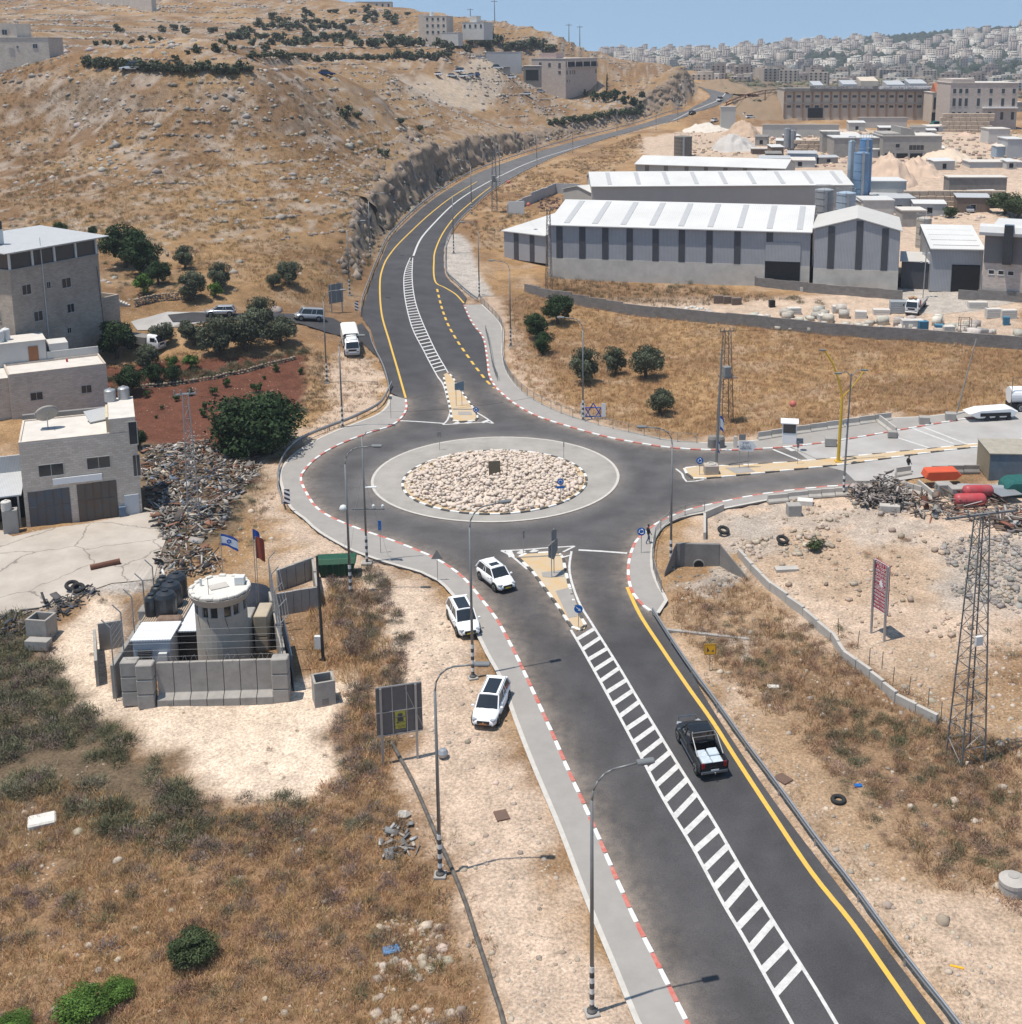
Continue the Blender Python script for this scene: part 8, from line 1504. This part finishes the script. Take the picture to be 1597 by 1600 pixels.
for x0,y0,w,rz,l in((1572,782,2.4,.3,'grey sheet panel resting on the scrap, right'),(1552,776,2.0,-.3,'pale sheet panel resting on the scrap, left')):P=at(x0,y0);tag(MB().box(-w/2,w/2,-.9,.9,.8,.86).build('metal_sheet',m_steel,None,P,rz),l,'panel')
# vehicle carcass and tanker on the right
P=at(1545,655);t=thing('white_boat_body','white vehicle carcass lying upside down on the verge at the right','vehicle wreck',(P.x,P.y,P.z+.1),.12);MB().extr([(-3.0,.9),(-1.5,1.3),(2.2,1.45),(3.2,1.0),(2.6,.35),(-1.8,.3)],-.95,.95,axis='y').build('shell',m_carw,t,bevel=.1);MB().box(-1.5,2.2,-1.02,-.96,.55,.95).build('side_windows',m_trim,t);[MB().tube((x,-1.0,.3),(x,-.7,.3),.3,n=12).build('wheel',m_rubber,t)for x in(-.6,.6,2.0)]
P=at(1590,640);t=thing('tank_trailer','white tank trailer with dark frame cut by the right edge','trailer',P,.05);MB().tube((-1.2,0,1.9),(6,0,1.9),1.0,n=20).build('barrel',m_carw,t);MB().box(-1.2,6,-.9,.9,.5,.95).build('chassis',m_trim,t);[wheel(t,x,y,.5,.3)for x in(0,3)for y in(-1,1)];m=MB();[m.tube((x,-.9,.9),(x,-.9,4.2),.05,n=4)for x in(-1.2,1.5)];m.tube((-1.2,-.9,4.2),(6,-.9,4.2),.05,n=4);m.build('frame',m_latr,t)
P=at(1327,650);q0=Vector(atz(1495,645,1.6));tag(MB().tube((0,0,0),(2.4,2,8.6),.1,.07,n=8).build('leaning_pole',m_concd,None,q0),'leaning grey pole on a concrete foot at the far end of the dry field','pole')
# ==== ISLAND STONES
isl=[o for o in COL.objects if o.name=='roundabout_island'][0];m_ist=pm('island_limestone',(.64,.53,.44),.92,.2,.9,col2=(.54,.46,.40),bump=.35,bscale=6);SM=[]
for i in range(10):
 V,F_=ico(1,300+i,.3,.75);me=npmesh('stone',V,F_,smooth_=False);me.materials.append(m_ist);SM.append((me,V,F_))
def mound(x,y):d=math.hypot(x-IC.x,y-IC.y)/R_IN;return.16+.75*(1-d*d)
st=[];g=random.Random(9);cell={}
while len(st)<2500:
 a=g.uniform(0,2*PI);d=R_IN*.965*math.sqrt(g.random());x,y=IC.x+d*math.cos(a),IC.y+d*math.sin(a);r=g.uniform(.13,.25)if g.random()<.8 else g.uniform(.25,.4)
 if abs(x-IC.x)<.8 and abs(y-IC.y)<.7:continue
 st.append((x,y,r))
st.sort(key=lambda q:-q[2]-.0*q[1]);P_=[];S_=[]
for k,(x,y,r)in enumerate(st):
 z=hz(x,y)+mound(x,y)+g.uniform(-.12,.16)
 if k<300:o=link('stone',SM[k%10][0],None,isl,(x,y,z),g.uniform(0,6));o.scale=(r,r*g.uniform(.8,1.1),r*g.uniform(.8,1.1));o.rotation_euler[0]=g.uniform(-.4,.4)
 else:P_.append((x,y,z));S_.append(r)
m_isv=pm('island_limestone_small',(.64,.53,.44),.92,.2,.9,col2=(.54,.47,.40),vcol='Col',bump=.3,bscale=6)
o=scatter('loose_stones',[(q[1],q[2])for q in SM],P_,np.array(S_),[(1,1,1)],m_isv,jit=.12);o.parent=isl
n=28;gg=np.linspace(-1,1,n);X_,Y_=np.meshgrid(gg,gg);R_=np.hypot(X_,Y_);V=np.stack([IC.x+X_*R_IN,IC.y+Y_*R_IN,hz(IC.x,IC.y)+.0+.7*np.clip(1-R_**2,0,1)-.1*(R_>1)],-1).reshape(-1,3);I_=np.arange(n*n).reshape(n,n);F_=np.stack([I_[:-1,:-1].ravel(),I_[:-1,1:].ravel(),I_[1:,1:].ravel(),I_[1:,:-1].ravel()],1);Rf=R_.ravel()[F_].max(1);link('mound',npmesh('mound',V,F_[Rf<1],smooth_=True),m_ist,isl)
P=Vector((IC.x,IC.y-.2,hz(IC.x,IC.y)+.75));o=MB().box(-.6,.6,-.1,.1,0,1.45).build('memorial_plaque',pm('plaque_brown',(.10,.085,.06),.7,.3,2),None,P,.15,bevel=.03);o.rotation_euler[0]=-.25;tag(o,'dark square plaque leaning at the centre of the stone covered island','plaque')
# ==== TREES AND SHRUBS
def nth(k):return str(k)+('th' if 10<k%100<14 else{1:'st',2:'nd',3:'rd'}.get(k%10,'th'))
def T(L,kind,base,big,hw,name='tree',group=None,parts=True,f=None):
 if group:L=[(*q[:3],nth(k+1)+' from the left: '+base)for k,q in enumerate(sorted(L))]
 for i,q in enumerate(L):px,py,hpx=q[:3];lab=q[3]if len(q)>3 and q[3]else base;P=(f or at)(px,py);s=FPX/(P.y*CP-(P.z-CAMZ)*SP);tree(px,py,hpx/s,hpx/s*hw,kind,lab,big,None,group,name,parts=parts)
tree(400,705,7.4,10.6,'dark','very large dark green fig like tree bulging over the red field edge',3,1,None,'fig_tree',lift=3.2)
T([(872,507,50,'largest and rightmost dark green bush of the group in the field'),(838,530,42,'left dark green bush of the group in the field'),(848,554,38,'front dark green bush of the group in the field')],'dark','',2,1.0,'dense_bush')
T([(915,600,58,'broad grey olive tree behind the street lamp in the dry field'),(961,585,44,'small olive tree between the two larger ones in the dry field'),(1010,592,60,'olive tree with bare forked trunk in the dry field'),(1033,648,48,'low dark olive tree nearest the pavement in the dry field')],'olive','',2,.95,'olive_tree')
T([(345,450,42,'olive above the parked silver hatchback'),(452,446,40,'right of the two olives above the side road'),(428,450,26,'small left olive of the two above the side road'),(300,470,48,'olive at the end of the rubble terrace'),(290,420,36,'olive on the terrace right of the tall dark trees'),(254,540,42,'small olive left of the row below the side road'),(303,538,46,'first olive of the row below the side road'),(342,556,64,'broad olive in the row below the side road'),(385,548,66,'middle olive of the row below the side road'),(410,520,56,'tallest olive of the row, behind'),(440,540,52,'last olive of the row below the side road'),(230,577,42,'lone round olive in front of the white double cab truck')],'olive','',2,1.0,'olive_tree')
T([(196,418,72,'tall dark green tree right of the four storey house'),(222,430,62,'second dark green tree right of the four storey house'),(248,445,40,'lower dark tree at the end of the house garden'),(182,560,62,'dark bushy tree beside the white truck'),(95,370,24,'bush behind the metal roof of the four storey house'),(145,368,16,'small round bush on the slope behind the four storey house'),(205,615,46,'dark shrub at the corner of the red field'),(215,700,34,'green shrub behind the workshop'),(240,600,34,'bushy hedge left along the edge of the red field'),(270,598,30,'bushy hedge right along the edge of the red field')],'dark','',2,1.0,'tree')
T([(225,460,36,'bright green fig in the garden by the steps'),(300,578,26,'bright small tree in the strip above the red field'),(268,576,22,'light green sapling above the red field'),(335,466,26,'green shrub left of the olive above the hatchback')],'bright','',1,1.0,'tree')
T([(x,y,h)for x,y,h in((360,585,12),(354,604,16),(333,618,18),(322,640,16),(318,652,18),(230,620,14),(275,626,14),(412,592,9),(432,582,14),(298,618,14),(254,638,9),(245,652,8),(470,585,14),(400,612,20))],'green','small green sapling planted in the red ploughed plot',0,.9,'sapling','saplings in the red plot')
T([(130,1590,44,'bright green leafy bush in the bottom left corner'),(20,1612,30,'second bright green bush, cut by the bottom left corner'),(180,1560,30,'right lobe of bright green bush near the bottom left')],'bright','',3,1.9,'leafy_bush')
T([(1275,860,20,'small green bush among the rubble of the east yard'),(1105,905,0,'')][:1],'mid','',1,1.6,'bush')
T([(300,1500,46,'dark thorny bush in the brown scrub, bottom centre left')],'mid','',3,1.7,'bush')
T([(1570,335,38,'large dark shrub mass beside the pale car at the right edge'),(1590,340,34,'shrub mass cut by the right edge'),(1485,340,18,'grey shrub behind the beige tank')],'mid','',2,1.5,'shrub')
HS=[(185,47,18),(148,68,14),(166,67,14),(187,66,13),(206,65,13),(221,64,13),(237,62,12),(251,62,11),(290,52,18),(332,48,18),(254,47,14),(271,44,14),(307,80,15),(338,79,18),(364,80,15),(292,83,10),(273,92,12),(394,79,12),(415,76,18),(540,185,26),(560,186,18),(625,195,16),(655,205,14),(600,245,18),(505,40,14),(443,38,14)]
T(HS,'olive','olive tree on the dry terraces of the upper left hill',0,1.1,'olive_tree','olive trees on the hill terraces',False)
R2=[];R3=[];R4=[];R5=[];g=random.Random(4)
for x in range(138,392,8):R2 .append((x+g.uniform(-2,2),104+g.uniform(-3,4)+(x-138)*.045,g.uniform(13,17)))
for x in range(395,700,8):R3 .append((x+g.uniform(-2,2),90+g.uniform(-2,2)+(x-395)*-.005,g.uniform(9,13)))
for x in range(350,865,9):R4 .append((x+g.uniform(-3,3),60+g.uniform(-6,7)+(x-350)*.028,g.uniform(11,16)))
for x in range(380,560,12):R4 .append((x,42+g.uniform(-5,5),g.uniform(9,13)))
for i in range(26):R5 .append((g.uniform(420,640),g.uniform(14,36),g.uniform(7,11)))
for R_,w_ in((R2,'in the row just behind the hill brow'),(R3,'in the straight row below the hill houses'),(R4,'in the wide upper belt of trees'),(R5,'scattered near the skyline')):T([(q[0],q[1],q[2]*1.35)for q in R_],'olive','olive '+w_,0,1.15,'olive_tree','olives '+w_,False)
T([(x,y,h)for x,y,h in((930,158,20),(945,160,22),(960,158,22),(975,162,22),(990,166,20),(1000,168,18),(915,150,12),(1003,152,14),(880,133,24))],'dark','dark garden tree beside the big hill house',0,.9,'tree','garden trees by the big hill house',False)
T([(948,150,24,'slim cypress beside the big hill house'),(754,68,22,'cypress below the low white house on the hill'),(771,62,16,'smaller cypress right of the low white house')],'cypress','',0,.5,'cypress')
T([(x,196-(x-860)*.13+(x%3),13)for x in range(862,1000,8)],'mid','bushy shrub in the hedge above the rock cutting',0,1.3,'hedge_shrub','hedge above the cutting',False)
for px,py,h in((1180,172,16),(1225,178,10),(1297,186,12)):tree(px,py,h/3,h/2.4,'mid',{1180:'left',1225:'middle',1297:'right'}[px]+' shrub on the brown quarry hill',0,None,'shrubs on the quarry hill','shrub',f=atl,parts=False)
# ---- clutter of the quarry yards
g=random.Random(12);yl=sorted([(g.uniform(1185,1585),g.uniform(203,268))for _ in range(26)]+[(g.uniform(1365,1590),g.uniform(300,348))for _ in range(10)])
for k,(x,y)in enumerate(yl):
 P=atl(x,y);t=thing('yard_shed',nth(k+1)+' from the left of the small sheds and containers among the quarry yards','shed',P,g.uniform(-.3,.3),'small sheds among the quarry yards');w,d,h=g.uniform(2.5,9),g.uniform(2.5,6),g.uniform(1.8,3.6)
 MB().box(-w/2,w/2,0,d,-2,h).build('wall',g.choice([m_conc,m_offw,m_rmetal,m_concd,m_cladw,m_silolb,m_latr]),t);MB().extr([(-.2,h),(d+.2,h+.5),(d+.2,h+.62),(-.2,h+.12)],-w/2-.2,w/2+.2).build('roof',g.choice([m_roofc,m_rmetal,m_whiteroof,m_concd]),t);window(t,'f',-.6,.6,.4,min(h-.4,1.9),0,d,None,0,m_dark,'opening')
for k in range(9):x=1150+k*52;heap(x,g.uniform(212,262),g.uniform(18,45),g.uniform(4,9),9,nth(k+1)+' from the left of the low spoil heaps in the quarry yards',(.50+.01*k,.41,.32),None,20+k)
def lowpts(x0,x1,y0,y1,n):
 out_=[]
 while len(out_)<n:q=at_low(RNG.uniform(x0,x1),RNG.uniform(y0,y1));out_.append(q)
 a=np.array(out_);return a[:,0],a[:,1]
for(x0,x1,y0,y1,n,col,s0,nm,lb)in((1200,1597,205,262,700,(.46,.37,.29),1.2,'quarry_blocks','loose quarry blocks and debris between the far sheds'),(1340,1600,300,345,260,(.50,.44,.37),.8,'yard_blocks','stone blocks strewn over the yard behind the workshops'),(1080,1300,205,245,300,(.45,.35,.27),.9,'quarry_rubble','quarry rubble round the gravel heaps'),(840,920,305,330,150,(.16,.10,.08),.7,'pen_scrap','rusty scrap inside the sheet fence pen')):
 X,Y=lowpts(x0,x1,y0,y1,n);scatter(nm,BLK+ROCK0[:3],put(X,Y),RNG.uniform(.4,1,n)*s0,[col],m_rock,lb,jit=.35)
for i,(px,py,r)in enumerate(((1310,1252,.5),)):
 o=thing('tyre','old tyre lying on the stony slope below the south guardrail','tyre',at(px,py));V=[];F_=[];
 for a in range(20):
  for b in range(8):A_,B_=a*PI/10,b*PI/4;V.append(((r-.14+.14*math.cos(B_))*math.cos(A_),(r-.14+.14*math.cos(B_))*math.sin(A_),.13+.13*math.sin(B_)))
 F_=[(a*8+b,((a+1)%20)*8+b,((a+1)%20)*8+(b+1)%8,a*8+(b+1)%8)for a in range(20)for b in range(8)];TY=npmesh('tread',V,F_,smooth_=True);link('tread',TY,m_rubber,o)
for px,py,l in((1402,796,'black tyre half buried in the scrap mound'),(1130,835,'tyre lying in the rubble behind the culvert'),(1222,850,'tyre behind the square block in the rubble'),(113,922,'left tyre in the line of car parts by the concrete yard'),(122,926,'right tyre in the line of car parts by the concrete yard')):p=at(px,py);q=link('tyre',TY,m_rubber,None,(p.x,p.y,p.z+.3));q.rotation_euler=(.3,.2,0);q.scale=(1.2,)*3;tag(q,l,'tyre')
# black pipe, manholes, slabs, litter
pp=resample(smooth(W2([(612,1160),(628,1190),(650,1230),(675,1290),(700,1345),(722,1400),(745,1470),(765,1530),(785,1590),(792,1625)]),1),1.5);a=pp[0];z0=float(gh(a.x,a.y));o=MB().path([Vector((p.x-a.x,p.y-a.y,float(gh(p.x,p.y))-z0+.15))for p in pp],.13,8).build('black_pipe',pm('pipe_black',(.05,.05,.05),.7,.4,2,col2=(.15,.13,.11)),None,(a.x,a.y,z0));tag(o,'long black pipe snaking down the slope from the billboard','pipe')
def flat(px,py,w,d,h,rz,mat,name,label,cat,bev=.02):P=at(px,py);P.z=float(gh(P.x,P.y));o=MB().box(-w/2,w/2,-d/2,d/2,-.1,h).build(name,mat,None,P,rz,bevel=bev);return tag(o,label,cat)
m_brn=pm('hatch_brown',(.16,.10,.075),.7,.25,3);flat(784,1273,.8,1.0,.08,.35,m_brn,'manhole_cover','brown rectangular hatch on the pale verge below the parked cars','manhole cover');flat(1224,1217,.8,1.0,.08,.7,m_brn,'manhole_cover','brown rectangular hatch on the slope beside the south guardrail','manhole cover')
flat(66,1285,1.6,1.2,.3,.4,m_bag,'white_slab','white sheet of rock or cloth lying in the scrub at the left','slab',.1);flat(1229,892,2.0,.8,.25,.1,m_concl,'concrete_slab','pale ribbed slab lying beyond the low block wall','slab');flat(1258,788,1.5,1.0,.5,-.2,m_bag,'concrete_slab','white slab leaning in the rubble by the east road','slab');flat(1240,805,1.3,1.1,1.1,.1,m_conc,'concrete_block','square grey block standing in the rubble','concrete block',.05);flat(1390,800,1.9,.8,.7,-.15,m_concl,'concrete_block','long pale block lying at the foot of the scrap mound','concrete block',.05)
flat(1105,992,6.5,.3,.15,-.25,m_conc,'drain_kerb','narrow concrete drain edge crossing the slope by the orange sign','kerb');flat(1208,1075,.9,.4,.25,-.1,m_bag,'concrete_chunk','white chunk of concrete on the scrub slope','chunk',.08)
for px,py,l in((1582,1392,'concrete manhole ring stack with lid at the right edge'),):P=at(px,py);t=thing('manhole_ring',l,'manhole ring',P);MB().lathe([(.75,0),(.75,.5)],20).build('lower_ring',m_concl,t);MB().lathe([(.78,.52),(.78,.75),(.35,.95),(.32,.97)],20).build('upper_ring',m_concl,t);MB().lathe([(.3,.971),(.3,1.0)],14).build('lid',m_conc,t)
flat(612,1485,.9,.6,.12,.3,pm('plastic_blue',(.12,.26,.48),.7,.4,5),'plastic_bag','crumpled blue plastic in the brown grass','litter',.05);flat(1341,1228,.5,.3,.1,.1,m_blue,'plastic_bag','small blue litter near the lone tyre','litter');flat(1495,1512,.7,.12,.06,-.35,m_orange,'plastic_strip','orange strip of plastic on the stony ground, lower right','litter');flat(630,1272,.9,.7,.35,0,m_concl,'boulder','flat pale boulder beside the black pipe','boulder',.25)
P=at(165,887);o=MB().tube((-1.1,-.5,.25),(1.0,.7,.3),.22,.26,n=10).build('rusty_pipe',m_rusty,None,P);tag(o,'rusty tank section lying on the concrete yard','pipe');P=at(692,1182);tag(MB().lathe([(0,0),(.3,.05),(.38,.3),(.25,.5),(0,.55)],10).build('scrap_bag',m_steel,None,P),'silvery bundle on the ground between the billboard and the lamp','litter')
P=at(927,655);t=thing('star_frame','blue and white star shaped metal frame fixed on the railing','decoration',(P.x,P.y,P.z+.9));m=MB()
for a0 in(0,PI):
 q=[(1.1*math.sin(a0+k*2.094),1.1*math.cos(a0+k*2.094))for k in range(3)];[m.tube((q[i][0],0,q[i][1]),(q[(i+1)%3][0],0,q[(i+1)%3][1]),.07,n=5)for i in range(3)]
m.build('star',m_fblue,t);[MB().box(x,x+.5,-.03,.03,-.6,1.1).build('cloth',m_fw,t)for x in(-1.5,1.0)]
def rubblewall(px,h,label,col=(.34,.28,.22)):
 L_=resample(smooth(W2(px,lambda x,y:at(x,y)[:2]),1),.42);a=L_[0];z0=float(gh(a.x,a.y));t=thing('dry_stone_wall',label,'wall',(a.x,a.y,z0));P_=[(p.x-a.x+random.uniform(-.08,.08),p.y-a.y+random.uniform(-.1,.1),float(gh(p.x,p.y))-z0+r*.34)for p in L_ for r in range(int(h/.34))];o=scatter('stones',ROCK0,P_,RNG.uniform(.2,.34,len(P_)),[col],m_rock,jit=.25);o.parent=t;return t
rubblewall([(212,478),(240,470),(275,468),(310,466)],1.4,'dry stone retaining wall above the side road, left of the parked hatchback');rubblewall([(232,388),(258,394),(262,402)],.8,'low stone wall round the garden plot above the dark trees');rubblewall([(180,612),(240,605),(300,598),(380,582),(460,562)],.9,'rough stone edge along the upper side of the red plot',(.26,.22,.17))
P=at(112,548);t=thing('canopy','white sheet canopy between the trees and the four storey house','canopy',P,.12);MB().extr([(0,2.1),(3.4,2.4),(3.4,2.48),(0,2.18)],0,4.2).build('roof',m_lampw,t);[MB().tube((x,y,-1),(x,y,2.1),.05,n=5).build('post',m_steel,t)for x in(.1,4.1)for y in(.1,3.3)]
P=at(203,478);t=thing('garden_steps','pale concrete steps climbing beside the four storey house','steps',P,1.9);[MB().box(0,1.6,k*.35,k*.35+.36,-.3,.12+k*.17).build('step',m_concl,t)for k in range(9)]
drape('concrete_apron',W2([(205,503),(262,486),(330,488),(336,503),(270,512),(215,516)],lambda x,y:at(x,y)[:2]),.09,m_croad,kind='structure',step=1.5,hf=gh)
# ==== FAR CITY AND HAZE
FC=[(940,90,2300),(1010,90,2400),(1060,82,2600),(1130,80,2600),(1200,74,2600),(1300,66,2600),(1400,58,2600),(1500,50,2600),(1597,46,2600),(1750,40,2600),(900,112,1700),(1080,104,1800),(1200,112,1700),(1300,110,1700),(1400,108,1700),(1500,102,1700),(1597,98,1700),(1750,90,1700),(1000,134,1150),(1130,136,1150),(1250,138,1150),(1400,140,1150),(1597,138,1150),(1750,138,1150)]
M_FAR=tps_fit(*_arr([ats(*q)for q in FC]+[np.array(q,float)for q in((-300,3600,20),(600,3600,30),(1400,3600,60),(-1500,2500,40),(2600,2600,90),(2400,1300,20),(-900,1300,30))]));fx=np.arange(-1600,2600,40.);fy=np.arange(1080,3700,36.);FX,FY=np.meshgrid(fx,fy);FZ=tps_eval(M_FAR,FX.ravel(),FY.ravel())+(fbm(FX.ravel(),FY.ravel(),260,4,77)-.5)*14-3
nn,mm=len(fx),len(fy);I_=np.arange(nn*mm).reshape(mm,nn);F_=np.stack([I_[:-1,:-1].ravel(),I_[:-1,1:].ravel(),I_[1:,1:].ravel(),I_[1:,:-1].ravel()],1);tn=fbm(FX.ravel(),FY.ravel(),120,4,78)[:,None];cc=np.array((.20,.17,.125))*(1-tn)+np.array((.12,.125,.08))*tn
far=link('far_hills',npmesh('far_hills',np.stack([FX.ravel(),FY.ravel(),FZ],1),F_,cc*1.2,smooth_=True),m_ground);far['kind']='structure'
farb=link('plain',npmesh('plain',[(-9000,3400,10),(9000,3400,10),(9000,14000,-40),(-9000,14000,-40)],[(0,1,2,3)]),pm('plain_soil',(.22,.18,.13)));farb['kind']='structure'
def fh(x,y):return float(tps_eval(M_FAR,np.array([x]),np.array([y]))[0])
cityc=[pm('city_stone_%d'%i,c,.9,.12,.05)for i,c in enumerate(((.50,.44,.38),(.42,.37,.32),(.58,.54,.48),(.34,.29,.26)))];m_cwin=pm('city_window',(.035,.035,.04),.6,.2,.1);HM=[]
for i in range(12):
 g=random.Random(i);w,d,fl=g.uniform(9,17),g.uniform(9,14),g.choice((2,2,3,3,4,6));h=fl*3.1;m=MB();m.box(-w/2,w/2,-d/2,d/2,-8,h);m.box(-w*.25,w*.1,-d*.2,d*.2,h,h+2.4)
 if g.random()<.5:m.box(w*.1,w*.5,-d*.5,d*.3,h,h+3)
 nc=int(w/3.2)
 for f_ in range(fl):
  for c in range(nc):x=-w/2+(c+.5)*w/nc;m.box(x-.65,x+.65,-d/2-.12,-d/2+.05,f_*3.1+1.0,f_*3.1+2.4,1)
 me=m.mesh('house');me.materials.append(cityc[i%4]);me.materials.append(m_cwin);HM.append(me)
g=random.Random(31);bl=[];tries=0
for _ in range(110):
 y=g.uniform(740,1080);x=g.uniform(.085*y,.36*y);bl.append((x,y,float(gh(x,y))-1))
while len(bl)<1150 and tries<20000:
 tries+=1;y=g.uniform(1250,2680)if g.random()<.75 else g.uniform(2200,2660);x=g.uniform(.03*y-60,.37*y)
 if y<1650 and g.random()<.45 or vnoise(np.array([x]),np.array([y]),190,5)[0]<.28:continue
 if all(abs(x-a)>12.5 or abs(y-b)>15 for a,b,_ in bl[-260:]):bl.append((x,y,fh(x,y)))
bl.sort(key=lambda q:q[1]);VV=[];
rel={}
for k,(x,y,z)in enumerate(bl):
 me=HM[g.randrange(12)];rz=g.uniform(-.35,.35)
 if k<300:o=link('city_house',me,None,None,(x,y,z-1),rz);o.scale=(.8,.8,.55 if y<1100 else 1);tag(o,'pale flat roofed block of flats in the hazy city on the far hill','house','houses of the far city')
 else:rel.setdefault(me.name,[]).append((x,y,z-1,rz,me))
V=[];F_=[];MI=[];off=0
for L_ in rel.values():
 me=L_[0][4];nv=len(me.vertices);co=np.zeros(nv*3,np.float32);me.vertices.foreach_get('co',co);co=co.reshape(-1,3);fc=np.array([list(p.vertices)for p in me.polygons]);mi=np.array([p.material_index for p in me.polygons]);ci=cityc.index(me.materials[0])
 for x,y,z,r,_ in L_:c,s_=math.cos(r),math.sin(r);V.append(np.stack([co[:,0]*c-co[:,1]*s_+x,co[:,0]*s_+co[:,1]*c+y,co[:,2]+z],1));F_.append(fc+off);MI.append(np.where(mi==1,4,ci));off+=nv
o=link('city_houses',npmesh('city_houses',np.concatenate(V),np.concatenate(F_),matidx=np.concatenate(MI)),cityc+[m_cwin]);tag(o,'dense pale houses covering the farthest city hill',None,None,'stuff')
X=RNG.uniform(-50,1000,6000);Y=RNG.uniform(1120,2650,6000);k=X<.38*Y;X,Y=X[k],Y[k];scatter('city_trees',[ico(1,5,.8,.9),ico(1,6,.9,1.3)],np.stack([X,Y,tps_eval(M_FAR,X,Y)+1],1),RNG.uniform(3,8,len(X)),[(.035,.045,.028)],m_leaf,'dark trees scattered between the houses of the far city')
for px,py,tp,l in((1126,108,72,'tall dark T shaped pylon in front of the far city'),(1169,96,77,'slim minaret on the city skyline'),(1329,72,60,'twin thin antenna on the city skyline')):P=Vector(ats(px,py,1900));h=zat(P,tp)-P.z;t=thing('mast',l,'mast',P);MB().tube((0,0,-8),(0,0,h),1.0,.5,5).build('shaft',m_concd,t);MB().box(-4,4,-.3,.3,h-1.5,h-.8).build('cross_arm',m_concd,t)
hz_=MB().box(-1900,2800,-90,3300,-12,175).mesh('haze');hm=bpy.data.materials.new('haze_air');hm.use_nodes=True;N=hm.node_tree.nodes;N.remove(N['Principled BSDF']);pv=N.new('ShaderNodeVolumePrincipled');pv.inputs['Color'].default_value=(.80,.88,1,1);pv.inputs['Density'].default_value=.00014;pv.inputs['Anisotropy'].default_value=.1
hm.node_tree.links.new(pv.outputs[0],N['Material Output'].inputs['Volume']);hz_.materials.append(hm);o=link('haze',hz_);o['kind']='stuff';o['label']='thin pale summer haze over the valley'
